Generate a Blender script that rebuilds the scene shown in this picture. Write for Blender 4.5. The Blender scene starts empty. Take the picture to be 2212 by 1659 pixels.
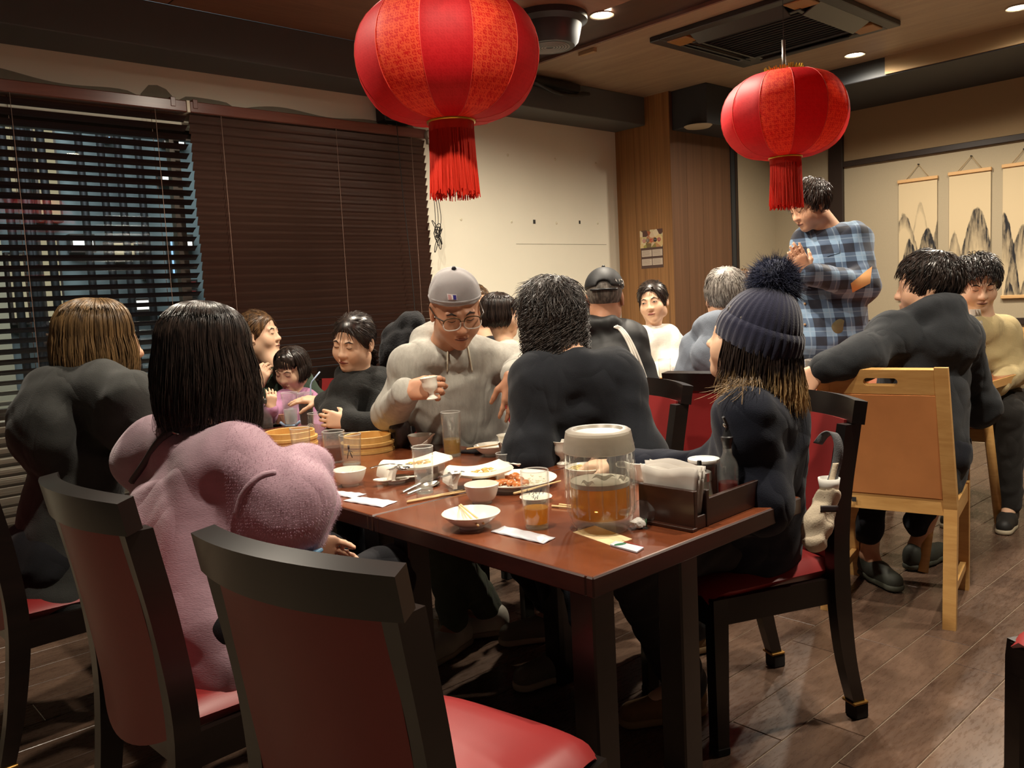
import bpy, bmesh, math, random
import numpy as np
from mathutils import Vector, Matrix
from mathutils.bvhtree import BVHTree
random.seed(7); RNG = np.random.default_rng(11)
S = bpy.context.scene
COL = S.collection
PI = math.pi
# ------------------------------------------------------------------ camera
H = 1.22; FPX = 1816.4
YAW, PIT, ROL = math.radians(42.388), math.radians(-5.864), math.radians(-2.894)
_w = Vector((math.sin(YAW)*math.cos(PIT), math.cos(YAW)*math.cos(PIT), math.sin(PIT)))
_r0 = Vector((math.cos(YAW), -math.sin(YAW), 0)); _u0 = _r0.cross(_w)
_r = _r0*math.cos(ROL) + _u0*math.sin(ROL); _u = -_r0*math.sin(ROL) + _u0*math.cos(ROL)
cam_d = bpy.data.cameras.new('camera'); cam_d.sensor_width = 36; cam_d.lens = 36*FPX/2212
cam_d.clip_start = 0.02
cam = bpy.data.objects.new('camera', cam_d); COL.objects.link(cam)
cam.matrix_world = Matrix(((_r.x, _u.x, -_w.x, 0), (_r.y, _u.y, -_w.y, 0), (_r.z, _u.z, -_w.z, H), (0, 0, 0, 1)))
S.camera = cam
# ------------------------------------------------------------------ view and world
vs = S.view_settings
vs.view_transform = 'Standard'; vs.look = 'None'; vs.gamma = 1; vs.use_curve_mapping = False
vs.exposure = 1.15
wd = bpy.data.worlds.new('night'); S.world = wd; wd.use_nodes = True
wd.node_tree.nodes['Background'].inputs[0].default_value = (1.0, 0.86, 0.70, 1)
wd.node_tree.nodes['Background'].inputs[1].default_value = 0.016
# ------------------------------------------------------------------ lamps of the room (recessed ceiling spots)
ZC = 2.646
LAMPS = [  # x, y, watts, half cone deg
    (1.00, 1.25, 62, 62), (2.05, 2.95, 60, 83), (0.85, 2.75, 44, 83), (2.30, 0.80, 66, 62), (3.15, 2.35, 46, 64),
    (5.41, 2.54, 46, 82), (5.29, 1.575, 46, 82), (4.77, 1.675, 40, 66), (3.7, 0.2, 60, 60), (3.45, 2.95, 66, 80)]
def lamp(x, y, w, half, z=ZC-0.03, col=(1.0, 0.89, 0.73)):
    d = bpy.data.lights.new('ceiling_spot_light', 'SPOT'); d.energy = w; d.color = col
    d.spot_size = math.radians(2*half); d.spot_blend = 0.75; d.shadow_soft_size = 0.035
    o = bpy.data.objects.new('ceiling_spot_light', d); o.location = (x, y, z); COL.objects.link(o); return o
for a in LAMPS: lamp(*a)
# added area light outside the window, unseen, brightens the house across
d = bpy.data.lights.new('facade_fill_light', 'AREA'); d.energy = 55; d.size = 2.0; d.color = (0.78, 0.9, 1.0)
o = bpy.data.objects.new('facade_fill_light', d); o.location = (1.5, 5.2, 3.6); COL.objects.link(o)
o.rotation_euler = (math.radians(58), 0, 0)
# ------------------------------------------------------------------ picking points while modelling
def ray(px, py): return _r*((px-1106)/FPX) - _u*((py-829.5)/FPX) + _w
def V(px, py, D): return Vector((0, 0, H)) + ray(px, py)*D          # at depth D
def onz(px, py, z):
    d = ray(px, py); return Vector((0, 0, H)) + d*((z-H)/d.z)
def ony(px, py, y):
    d = ray(px, py); return Vector((0, 0, H)) + d*(y/d.y)
def onx(px, py, x):
    d = ray(px, py); return Vector((0, 0, H)) + d*(x/d.x)
# ------------------------------------------------------------------ objects
ORG = {}
def put(o, label=None, cat=None, group=None, kind=None):
    if label: o['label'] = label
    if cat: o['category'] = cat
    if group: o['group'] = group
    if kind: o['kind'] = kind
    return o
def root(name, loc, label=None, cat=None, group=None, rz=0.0):
    o = bpy.data.objects.new(name, None); COL.objects.link(o); o.location = loc; o.rotation_euler = (0, 0, rz)
    o.empty_display_size = 0.1
    ORG[o.name] = Vector(loc); return put(o, label, cat, group)
def mk(name, vf, mat, parent=None, smooth=True, loc=None, local=False, sharp=None):
    """one mesh object from (verts, faces); verts in world metres unless local"""
    v, f = vf
    v = np.asarray(v, dtype=np.float64).reshape(-1, 3)
    if parent is not None: org = np.array(ORG.get(parent.name, (0, 0, 0)))
    elif loc is not None: org = np.array(loc)
    elif local: org = np.zeros(3)
    else: org = np.array([(v[:, 0].min()+v[:, 0].max())/2, (v[:, 1].min()+v[:, 1].max())/2, v[:, 2].min()])
    me = bpy.data.meshes.new(name)
    me.from_pydata((v if local else v-org).tolist(), [], f if isinstance(f, list) else f.tolist())
    me.validate()
    for m in (mat if isinstance(mat, (list, tuple)) else [mat]): me.materials.append(m)
    if smooth:
        me.polygons.foreach_set('use_smooth', [True]*len(me.polygons))
        if sharp is not None:
            me.set_sharp_from_angle(angle=math.radians(sharp))
    me.update()
    o = bpy.data.objects.new(name, me); COL.objects.link(o)
    if parent is not None: o.parent = parent; ORG[o.name] = Vector(org)
    else: o.location = org; ORG[o.name] = Vector(org)
    return o
def thing(name, vf, mat, label, cat, group=None, **k): return put(mk(name, vf, mat, **k), label, cat, group)
def struct(name, vf, mat, parent=None, **k):
    k.setdefault('smooth', False)
    o = mk(name, vf, mat, parent, **k)
    if parent is None: o['kind'] = 'structure'
    return o
def dup(o, parent=None, loc=None, rz=None):
    c = o.copy(); COL.objects.link(c)
    if parent is not None: c.parent = parent
    for ch in list(o.children): dup(ch, c)
    if loc is not None: c.location = loc; ORG[c.name] = Vector(loc)
    if rz is not None: c.rotation_euler = (0, 0, rz)
    return c
# ------------------------------------------------------------------ shapes: each returns (verts, faces)
def join(*parts):
    V_, F_ = [], []; n = 0
    for v, f in parts:
        v = [tuple(p) for p in v]; V_ += v; F_ += [[i+n for i in q] for q in f]; n += len(v)
    return V_, F_
def xf(vf, m):
    return [tuple(m @ Vector(p)) for p in vf[0]], vf[1]
def mv(vf, x=0, y=0, z=0, rz=0, s=1):
    return xf(vf, Matrix.Translation((x, y, z)) @ Matrix.Rotation(rz, 4, 'Z') @ Matrix.Scale(s, 4))
def from_bm(bm):
    bm.verts.index_update()
    r = ([tuple(v.co) for v in bm.verts], [[v.index for v in f.verts] for f in bm.faces]); bm.free(); return r
def box(x0, x1, y0, y1, z0, z1, bev=0.0, seg=1):
    v = [(x, y, z) for z in (z0, z1) for y in (y0, y1) for x in (x0, x1)]
    f = [[0, 2, 3, 1], [4, 5, 7, 6], [0, 1, 5, 4], [2, 6, 7, 3], [0, 4, 6, 2], [1, 3, 7, 5]]
    if bev <= 0: return v, f
    bm = bmesh.new(); vv = [bm.verts.new(p) for p in v]
    for q in f: bm.faces.new([vv[i] for i in q])
    bmesh.ops.bevel(bm, geom=list(bm.edges), offset=bev, segments=seg, profile=0.5, affect='EDGES')
    return from_bm(bm)
def cbox(c, sx, sy, sz, bev=0.0, seg=1, rz=0.0):
    return mv(box(-sx/2, sx/2, -sy/2, sy/2, -sz/2, sz/2, bev, seg), c[0], c[1], c[2], rz)
def hexa(p8):   # bottom ring of 4 then top ring of 4
    return [tuple(p) for p in p8], [[3, 2, 1, 0], [4, 5, 6, 7], [0, 1, 5, 4], [1, 2, 6, 5], [2, 3, 7, 6], [3, 0, 4, 7]]
def lathe(prof, n=32, c=(0, 0, 0), closed=False):
    v, f = [], []; ids = []
    for r, z in prof:
        if r < 1e-6: ids.append([len(v)]*n); v.append((c[0], c[1], c[2]+z))
        else:
            ids.append(list(range(len(v), len(v)+n)))
            v += [(c[0]+r*math.cos(2*PI*i/n), c[1]+r*math.sin(2*PI*i/n), c[2]+z) for i in range(n)]
    m = len(prof)
    for a in range(m if closed else m-1):
        A, B = ids[a], ids[(a+1) % m]
        for i in range(n):
            j = (i+1) % n
            q = [A[i], A[j], B[j], B[i]]
            q = [x for k, x in enumerate(q) if x not in q[:k]]
            if len(q) > 2: f.append(q)
    return v, f
def tube(path, r, n=8, caps=True, flat=None, up=None):
    P = [Vector(p) for p in path]; m = len(P)
    R = r if isinstance(r, (list, tuple)) else [r]*m
    v, f = [], []
    T = [(P[min(i+1, m-1)]-P[max(i-1, 0)]).normalized() for i in range(m)]
    a = Vector(up) if up else (Vector((0, 0, 1)) if abs(T[0].z) < .9 else Vector((1, 0, 0)))
    N = (a-T[0]*a.dot(T[0])).normalized()
    for i in range(m):
        N = (N-T[i]*N.dot(T[i])).normalized(); Bn = T[i].cross(N)
        for k in range(n):
            t = 2*PI*(k+.5)/n
            v.append(tuple(P[i]+N*(math.cos(t)*R[i])+Bn*(math.sin(t)*R[i]*(flat or 1))))
    for i in range(m-1):
        for k in range(n):
            f.append([i*n+k, i*n+(k+1) % n, (i+1)*n+(k+1) % n, (i+1)*n+k])
    if caps: f.append(list(range(n))[::-1]); f.append([(m-1)*n+k for k in range(n)])
    return v, f
def bez(p, n=12):
    """Catmull-Rom through points"""
    P = [Vector(q) for q in p]; P = [P[0]*2-P[1]] + P + [P[-1]*2-P[-2]]; out = []
    for i in range(1, len(P)-2):
        for k in range(n):
            t = k/n; a, b, c, d = P[i-1:i+3]
            out.append(0.5*((2*b)+(c-a)*t+(2*a-5*b+4*c-d)*t*t+(3*b-a-3*c+d)*t**3))
    out.append(P[-2].copy()); return out
def sheet(fn, nu, nv, thick, closed=False):
    """thick sheet over fn(u,v)->Vector, offset along -normal"""
    G = [[Vector(fn(i/nu, j/nv)) for j in range(nv+1)] for i in range(nu+1)]
    N = []
    for i in range(nu+1):
        row = []
        for j in range(nv+1):
            du = G[min(i+1, nu)][j]-G[max(i-1, 0)][j]; dv = G[i][min(j+1, nv)]-G[i][max(j-1, 0)]
            nn = du.cross(dv); row.append(nn.normalized() if nn.length > 1e-12 else Vector((0, 0, 1)))
        N.append(row)
    v = [tuple(G[i][j]) for i in range(nu+1) for j in range(nv+1)] + [tuple(G[i][j]-N[i][j]*thick) for i in range(nu+1) for j in range(nv+1)]
    o = (nu+1)*(nv+1); I = lambda i, j: i*(nv+1)+j; f = []
    for i in range(nu):
        for j in range(nv):
            f.append([I(i, j), I(i+1, j), I(i+1, j+1), I(i, j+1)]); f.append([o+I(i, j), o+I(i, j+1), o+I(i+1, j+1), o+I(i+1, j)])
    for i in range(nu):
        f.append([I(i, 0), o+I(i, 0), o+I(i+1, 0), I(i+1, 0)]); f.append([I(i, nv), I(i+1, nv), o+I(i+1, nv), o+I(i, nv)])
    for j in range(nv):
        f.append([I(0, j), I(0, j+1), o+I(0, j+1), o+I(0, j)]); f.append([I(nu, j), o+I(nu, j), o+I(nu, j+1), I(nu, j+1)])
    return v, f
def text_vf(s, size, depth=0.0005):
    cu = bpy.data.curves.new('t', 'FONT'); cu.body = s; cu.size = size; cu.extrude = depth; cu.align_x = 'CENTER'; cu.align_y = 'CENTER'
    cu.resolution_u = 2
    o = bpy.data.objects.new('t', cu); COL.objects.link(o)
    me = bpy.data.meshes.new_from_object(o.evaluated_get(bpy.context.evaluated_depsgraph_get()))
    r = ([tuple(v.co) for v in me.vertices], [list(p.vertices) for p in me.polygons])
    bpy.data.objects.remove(o); bpy.data.meshes.remove(me); bpy.data.curves.remove(cu); return r
# ------------------------------------------------------------------ materials
def s2l(c):
    f = lambda x: x/12.92 if x <= .04045 else ((x+.055)/1.055)**2.4
    return tuple(f(x/255) for x in c)
class NT:
    def __init__(s, name):
        s.m = bpy.data.materials.new(name); s.m.use_nodes = True; s.t = s.m.node_tree; s.t.nodes.clear()
        s.out = s.t.nodes.new('ShaderNodeOutputMaterial')
    def n(s, typ, **k):
        x = s.t.nodes.new('ShaderNode'+typ)
        for a, b in k.items():
            if a.startswith('i_'): x.inputs[int(a[2:]) if a[2:].isdigit() else a[2:].replace('_', ' ')].default_value = b
            else: setattr(x, a, b)
        return x
    def l(s, a, b): s.t.links.new(a, b)
    def val(s, x, inp):
        if isinstance(x, (int, float)): inp.default_value = x
        elif isinstance(x, (tuple, list)): inp.default_value = tuple(x) if len(x) == 4 or len(inp.default_value) == 3 else (*x, 1)
        else: s.l(x, inp)
    def math(s, op, a, b=0.0, c=0.0):
        x = s.n('Math', operation=op); s.val(a, x.inputs[0]); s.val(b, x.inputs[1]); s.val(c, x.inputs[2]); return x.outputs[0]
    def mix(s, fac, a, b):
        x = s.n('Mix', data_type='RGBA'); s.val(fac, x.inputs[0]); s.val(a, x.inputs[6]); s.val(b, x.inputs[7]); return x.outputs[2]
    def coord(s, scale=(1, 1, 1), rot=(0, 0, 0), kind='Object', loc=(0, 0, 0)):
        tc = s.n('TexCoord'); mp = s.n('Mapping'); mp.inputs['Scale'].default_value = scale; mp.inputs['Rotation'].default_value = rot
        mp.inputs['Location'].default_value = loc
        s.l(tc.outputs[kind], mp.inputs[0]); return mp.outputs[0]
    def noise(s, co, scale, detail=3, rough=.5, dist=0):
        x = s.n('TexNoise'); s.l(co, x.inputs['Vector']); x.inputs['Scale'].default_value = scale
        x.inputs['Detail'].default_value = detail; x.inputs['Roughness'].default_value = rough; x.inputs['Distortion'].default_value = dist
        return x.outputs[0]
    def ramp(s, x, stops):
        r = s.n('ValToRGB'); s.val(x, r.inputs[0]); e = r.color_ramp.elements
        while len(e) < len(stops): e.new(.5)
        for q, (p, c) in zip(e, stops):
            q.position = p; q.color = (*c, 1) if len(c) == 3 else c
        return r.outputs[0]
    def bump(s, h, strength=.3, dist=.002):
        b = s.n('Bump'); b.inputs['Strength'].default_value = strength; b.inputs['Distance'].default_value = dist; s.l(h, b.inputs['Height']); return b.outputs[0]
    def pbr(s, col, rough=.5, metal=0, normal=None, spec=.5, **k):
        p = s.n('BsdfPrincipled'); s.val(col, p.inputs['Base Color']); s.val(rough, p.inputs['Roughness']); p.inputs['Metallic'].default_value = metal
        p.inputs['Specular IOR Level'].default_value = spec
        if normal is not None: s.l(normal, p.inputs['Normal'])
        for a, b in k.items(): s.val(b, p.inputs[a.replace('_', ' ').title()])
        return p
    def done(s, sh): s.l(sh.outputs[0] if hasattr(sh, 'outputs') else sh, s.out.inputs[0]); return s.m
def plain(name, rgb, rough=.5, metal=0, spec=.5, var=0.0, vscale=8, bump=0.0, bscale=300, bdist=.001, **k):
    t = NT(name); c = s2l(rgb); nrm = None; col = c
    if var or bump: co = t.coord()
    if var:
        nz = t.noise(co, vscale, 4)
        col = t.mix(nz, tuple(x*(1-var) for x in c), tuple(min(1, x*(1+var)) for x in c))
    if bump: nrm = t.bump(t.noise(co, bscale, 2), bump, bdist)
    return t.done(t.pbr(col, rough, metal, nrm, spec, **k))
def wood(name, dark, light, scale=(3, 3, 60), rough=.35, rot=(0, 0, 0), spec=.5, coat=0.0, bump=.05):
    t = NT(name); co = t.coord(scale, rot); a = t.noise(co, 1.0, 6, .6, 1.2); b = t.noise(co, 5.0, 4, .7)
    f = t.math('ADD', t.math('MULTIPLY', a, .75), t.math('MULTIPLY', b, .25))
    col = t.ramp(f, [(.3, s2l(dark)), (.7, s2l(light))])
    p = t.pbr(col, rough, 0, t.bump(f, bump, .001), spec)
    if coat: p.inputs['Coat Weight'].default_value = coat; p.inputs['Coat Roughness'].default_value = .12
    return t.done(p)
def fabric(name, rgb, var=.25, rough=.9, scale=260, bump=.4, vscale=30, sheen=.08, second=None, stretch=(1, 1, 1), fold=.5):
    t = NT(name); co = t.coord(stretch); c = s2l(rgb); nz = t.noise(co, vscale, 6, .65); fine = t.noise(co, scale, 2)
    c2 = s2l(second) if second else tuple(min(1, x*(1+var)) for x in c)
    col = t.mix(nz, tuple(x*(1-var) for x in c), c2)
    h = t.math('ADD', fine, t.math('MULTIPLY', nz, .6)); nrm = t.bump(h, bump, .003)
    if fold:
        c3 = t.coord((1, 1, .55)); a = t.noise(c3, 6.5, 1, .4, 1.2); r_ = t.math('ABSOLUTE', t.math('SUBTRACT', a, .5)); r2 = t.math('SMOOTH_MIN', r_, .11, .06)
        b2 = t.n('Bump'); b2.inputs['Strength'].default_value = fold; b2.inputs['Distance'].default_value = .040; t.l(r2, b2.inputs['Height']); t.l(nrm, b2.inputs['Normal']); nrm = b2.outputs[0]
    p = t.pbr(col, rough, 0, nrm, .2)
    p.inputs['Sheen Weight'].default_value = sheen; p.inputs['Sheen Roughness'].default_value = .5
    return t.done(p)
def glassy(name, tint=(1, 1, 1), f0=.04, diffuse=0.0, dcol=(1, 1, 1), rough=.02, ior=1.45):
    """thin clear wall: transparent, with a fresnel reflection and a little haze"""
    t = NT(name); tr = t.n('BsdfTransparent'); tr.inputs[0].default_value = (*tint, 1)
    gl = t.n('BsdfGlossy'); gl.inputs['Roughness'].default_value = rough; gl.inputs['Color'].default_value = (1, 1, 1, 1)
    lw = t.n('LayerWeight'); lw.inputs[0].default_value = .5
    f0 = ((ior-1)/(ior+1))**2
    fr = t.n('Math', operation='MULTIPLY_ADD'); t.l(t.math('POWER', lw.outputs['Facing'], 4.0), fr.inputs[0]); fr.inputs[1].default_value = .8*(1-f0); fr.inputs[2].default_value = f0
    a = tr.outputs[0]
    if diffuse:
        df = t.n('BsdfTranslucent'); df.inputs[0].default_value = (*dcol, 1)
        d2 = t.n('BsdfDiffuse'); d2.inputs[0].default_value = (*dcol, 1)
        m0 = t.n('MixShader'); m0.inputs[0].default_value = .5; t.l(df.outputs[0], m0.inputs[1]); t.l(d2.outputs[0], m0.inputs[2])
        m1 = t.n('MixShader'); m1.inputs[0].default_value = diffuse; t.l(a, m1.inputs[1]); t.l(m0.outputs[0], m1.inputs[2]); a = m1.outputs[0]
    m2 = t.n('MixShader'); t.l(fr.outputs[0], m2.inputs[0]); t.l(a, m2.inputs[1]); t.l(gl.outputs[0], m2.inputs[2])
    return t.done(m2)
def emit(name, rgb, st):
    t = NT(name); e = t.n('Emission'); e.inputs[0].default_value = (*s2l(rgb), 1); e.inputs[1].default_value = st; return t.done(e)
def cloth_trans(name, rgb, trans=.4, rough=.6, **k):
    t = NT(name); c = s2l(rgb); p = t.pbr(c, rough, 0, None, .3); tl = t.n('BsdfTranslucent'); tl.inputs[0].default_value = (*c, 1)
    m = t.n('MixShader'); m.inputs[0].default_value = trans; t.l(p.outputs[0], m.inputs[1]); t.l(tl.outputs[0], m.inputs[2]); return t.done(m)
# ================================================================== ROOM
YW, XW, ZS = 4.3, 6.56, 2.442          # window wall, scroll wall, soffit underside
XP, YP = 5.127, 3.785                  # panelled pier: its left face and its front face
M = {}
M['plaster'] = plain('cream plaster', (224, 218, 198), .75, var=.05, vscale=3, bump=.08, bscale=40)
M['slate'] = plain('slate grey paint', (84, 87, 86), .6, var=.12, vscale=4)
M['slate2'] = plain('dark slate paint', (48, 50, 54), .6, var=.1, vscale=4)
M['ceil_red'] = wood('reddish ceiling board', (120, 84, 64), (146, 106, 82), (1.5, 14, 14), .45)
M['ceil'] = wood('brown ceiling board', (138, 116, 94), (168, 146, 120), (12, 1.2, 12), .4)
M['strip'] = wood('dark ceiling band wood', (52, 36, 32), (74, 52, 46), (14, 1.5, 14), .3)
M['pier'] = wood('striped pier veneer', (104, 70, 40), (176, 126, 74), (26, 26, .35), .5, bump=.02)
M['pier_shade'] = wood('shaded pier veneer', (84, 58, 40), (112, 78, 54), (30, 30, .3), .5, bump=.02)  # pier veneer again, darkened to paint the shade on the front face
M['wall_r'] = plain('grey beige wallpaper', (172, 158, 132), .9, var=.06, vscale=120, bump=.15, bscale=200)
M['wall_r2'] = plain('brown beige wallpaper', (160, 134, 100), .9, var=.06, vscale=120, bump=.15, bscale=200)
M['trim'] = plain('dark stained trim', (46, 34, 28), .45, var=.1)
M['black'] = plain('black plastic', (22, 22, 24), .4)
M['dgrey'] = plain('dark grey metal', (58, 60, 62), .45, .3)
M['grout'] = plain('pale grout', (150, 132, 112), .8)
def tile_mat():
    t = NT('brown stone tile'); co = t.coord((1.5, 9, 1), kind='Object'); oi = t.n('ObjectInfo'); tc = t.n('TexCoord')
    geo = t.n('NewGeometry'); mp = t.n('Mapping'); mp.inputs['Scale'].default_value = (1.6, 7, 1); t.l(geo.outputs['Position'], mp.inputs[0])
    a = t.noise(mp.outputs[0], 2.2, 7, .7, .6); b = t.noise(mp.outputs[0], 14, 4, .7)
    f = t.math('ADD', t.math('MULTIPLY', a, .7), t.math('MULTIPLY', b, .3))
    f = t.math('ADD', f, t.math('MULTIPLY', t.math('SUBTRACT', oi.outputs['Random'], .5), .16))
    col = t.ramp(f, [(.3, s2l((74, 56, 46))), (.72, s2l((118, 94, 78)))])
    rg = t.ramp(b, [(.3, (.2,)*3), (.75, (.42,)*3)])
    return t.done(t.pbr(col, rg, 0, t.bump(f, .06, .001), .5))
M['tile'] = tile_mat()
fl = struct('floor', box(-1.2, XW+.1, -1.6, YW+.1, -.12, -.0025), M['grout'])
TL, TW = .771, .1545
tv = box(0, TL-.003, 0, TW-.003, -.012, 0, .0012)
tile0 = mk('tile', tv, M['tile'], fl, local=True, smooth=False)
tiles = []
row0 = 0.977-TW*11
for r in range(34):
    y = row0 + r*TW
    off = 2.554 if (r % 2) else 2.554+.166
    if r % 4 == 3: off += .33
    k0 = math.ceil((-0.35-off)/TL)
    x = off + k0*TL
    while x < XW-.02 and y < YW:
        tiles.append((x, y)); x += TL
tiles.sort(key=lambda p: abs(p[0]*-.74+p[1]*.67)*.4 + (p[0]**2+p[1]**2)**.5)
for i, (x, y) in enumerate(tiles[:300]):
    o = tile0 if i == 0 else dup(tile0, fl)
    o.location = Vector((x, y, 0)) - Vector(ORG['floor'])
if len(tiles) > 300:
    put(mk('tile_field', join(*[mv(tv, x, y) for x, y in tiles[300:]]), M['tile'], fl, smooth=False), kind='stuff')
# window wall: built round the opening
WX0, WX1, WZ0, WZ1 = 0.05, 3.12, .78, 2.16
wl = struct('wall_left', join(box(-1.2, WX0, YW, YW+.18, 0, 2.7), box(WX1, XW, YW, YW+.18, 0, 2.7),
                              box(WX0, WX1, YW, YW+.18, 0, WZ0), box(WX0, WX1, YW, YW+.18, WZ1, 2.7)), M['plaster'])
wn = root('window_1', ((WX0+WX1)/2, YW+.1, WZ0)); wn['kind'] = 'structure'
M['alu'] = plain('brown window frame', (70, 62, 56), .4, .5)
fr = [box(WX0, WX1, YW+.08, YW+.13, WZ0, WZ0+.05), box(WX0, WX1, YW+.08, YW+.13, WZ1-.05, WZ1)]
for x in (WX0, 1.72, WX1-.05): fr.append(box(x, x+.05, YW+.08, YW+.13, WZ0+.05, WZ1-.05))
mk('window_frame', join(*fr), M['alu'], wn, smooth=False)
M['pane'] = glassy('window glass', (.96, .98, .97))
for a, b in ((WX0+.05, 1.72), (1.77, WX1-.05)):
    mk('window_pane', box(a, b, YW+.1, YW+.106, WZ0+.05, WZ1-.05), M['pane'], wn, smooth=False)
# white band of the upper wall has grey primer left along the blind rail: old adhesive strip
M['smear'] = plain('grey adhesive smear', (132, 128, 112), .9, var=.15, vscale=20)
def smear(x0, x1, zf, h):
    n = max(4, int((x1-x0)/.04)); v = []; f = []
    for i in range(n+1):
        x = x0+(x1-x0)*i/n; zz = zf(x); hh = h*(.45+.55*math.sin(PI*i/n)**.5)*(1+.25*math.sin(x*9))
        v += [(x, YW-.0015, zz), (x, YW-.0015, zz+hh), (x, YW, zz+hh), (x, YW, zz)]
    for i in range(n): f.append([4*i, 4*i+4, 4*i+5, 4*i+1]); f.append([4*i+1, 4*i+5, 4*i+6, 4*i+2])
    return v, f
RZ = 2.215                                   # underside of blind head rails
for a, b, h in ((.3, 1.55, .075), (1.57, 1.74, .085), (1.75, 2.05, .085), (2.06, 3.05, .06), (3.05, 3.22, .09)):
    mk('adhesive_smear', smear(a, b, lambda x: RZ+.035, h), M['smear'], wl, smooth=False)
# holes, plugs and tape scraps on the white wall
M['scrap'] = plain('dark tape scrap', (46, 44, 42), .7)
for px, py, w, h in ((1154, 479, .022, .028), (1252, 480, .016, .024)):
    p = ony(px, py, YW); mk('tape_scrap', cbox((p.x, YW-.001, p.z), w, .002, h), M['scrap'], wl, smooth=False)
M['plug'] = plain('filled screw hole', (214, 206, 180), .8)
for px, py in ((996, 474), (1105, 479), (1202, 482), (1291, 482), (1097, 335), (1199, 344), (1287, 353)):
    p = ony(px, py, YW); mk('filled_hole', xf(lathe([(.0001, .003), (.009, .0025), (.011, 0)], 10), Matrix.Translation((p.x, YW, p.z)) @ Matrix.Rotation(PI/2, 4, 'X')), M['plug'], wl)
a, b = ony(1115, 527, YW), ony(1310, 528, YW)
mk('wall_seam', box(a.x, b.x, YW-.001, YW, a.z-.0015, a.z+.0015), M['smear'], wl, smooth=False)
# soffit along the window wall
struct('trim_1', box(-1.2, XP, 4.005, YW, ZS, ZC, .004), M['slate'])
# pier with veneer boards
pr = struct('wall_pier', box(XP+.012, XW, YP+.012, YW, 0, ZC), M['trim'])
ys = [YP+.0, 3.93, 4.12, 4.3]
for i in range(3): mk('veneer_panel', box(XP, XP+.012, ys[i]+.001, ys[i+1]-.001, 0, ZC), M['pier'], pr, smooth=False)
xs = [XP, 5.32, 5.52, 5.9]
for i in range(3): mk('veneer_panel', box(xs[i]+.001, xs[i+1]-.001, YP, YP+.012, 0, ZC), M['pier_shade'], pr, smooth=False)
mk('corner_trim', box(5.9, 5.95, YP-.01, YP+.012, 0, ZC), M['dgrey'], pr, smooth=False)
mk('corner_trim', box(5.95, 5.985, YP-.015, YP+.012, 0, ZC), M['trim'], pr, smooth=False)
mk('wall_panel', box(5.985, XW, YP, YP+.012, 0, ZC), M['wall_r'], pr, smooth=False)
struct('trim_2', box(XP+.03, XW, YP-.3, YP, 2.37, ZC, .004), M['slate2'])
# scroll wall
wr = struct('wall_right', box(XW, XW+.15, -1.6, YW+.18, 0, 2.7), M['wall_r'])
T1 = onx(1823, 350, XW).z; T0 = onx(1823, 362, XW).z; TB = onx(1880, 691, XW).z
YPOST = onx(1825, 480, XW).y
mk('upper_wallpaper', box(XW-.004, XW, -1.6, YPOST, T1, 2.55), M['wall_r2'], wr, smooth=False)
mk('picture_rail', box(XW-.03, XW, -1.6, YPOST, T0, T1, .003), M['trim'], wr, smooth=False)
mk('wall_post', box(XW-.035, XW, YPOST, onx(1795, 480, XW).y, 0, 2.6, .003), M['trim'], wr, smooth=False)
mk('dado_rail', box(XW-.03, XW, -1.6, YPOST, TB-.045, TB, .003), M['trim'], wr, smooth=False)
q = onz(1966, 152, 2.527)
struct('trim_3', box(q.x, XW, -1.6, YP-.3, 2.527, ZC, .004), M['slate2'])
mk('tan_fascia', box(q.x-.012, q.x, -1.6, 2.45, 2.535, ZC), M['wall_r2'], bpy.data.objects['trim_3'], smooth=False)
# ceilings
struct('ceiling', join(box(-1.2, 3.41, -1.6, 4.005, ZC, ZC+.1)), M['ceil_red'])
c2 = struct('ceiling_lowered', box(3.80, XW, -1.6, YW, ZC, ZC+.1), M['ceil'])
c3 = struct('trim_4', box(3.41, 3.80, -1.6, 4.005, ZC+.012, ZC+.1), M['strip'])
mk('band_glint', box(3.785, 3.80, -1.6, 4.0, ZC-.008, ZC+.02, .002), plain('band glint brown', (120, 92, 80), .25), c3, smooth=False)  # lighter strip paints the highlight line along the band
mk('ceiling_joint', box(1.62, 1.626, -1.6, 4.0, ZC-.001, ZC), M['trim'], bpy.data.objects['ceiling'], smooth=False)
a = onz(1264, 107, ZC); mk('wood_offcut', cbox((a.x+.02, a.y, ZC-.012), .03, .12, .02), M['wall_r2'], c3, smooth=False)
# pipe and cable bundle lying along the soffit face
mk('pipe', tube([(3.2, 3.965, 2.60), (4.35, 3.965, 2.60)], .032, 14), M['black'], bpy.data.objects['trim_1'])
for k in range(4):
    mk('cable', tube(bez([(3.9, 3.955-.01*k, 2.585), (4.1, 3.95-.012*k, 2.555-.008*k), (4.3, 3.95, 2.55), (4.42+.02*k, 3.975, 2.585)], 6), .011, 8), M['black'], bpy.data.objects['trim_1'])
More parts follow.
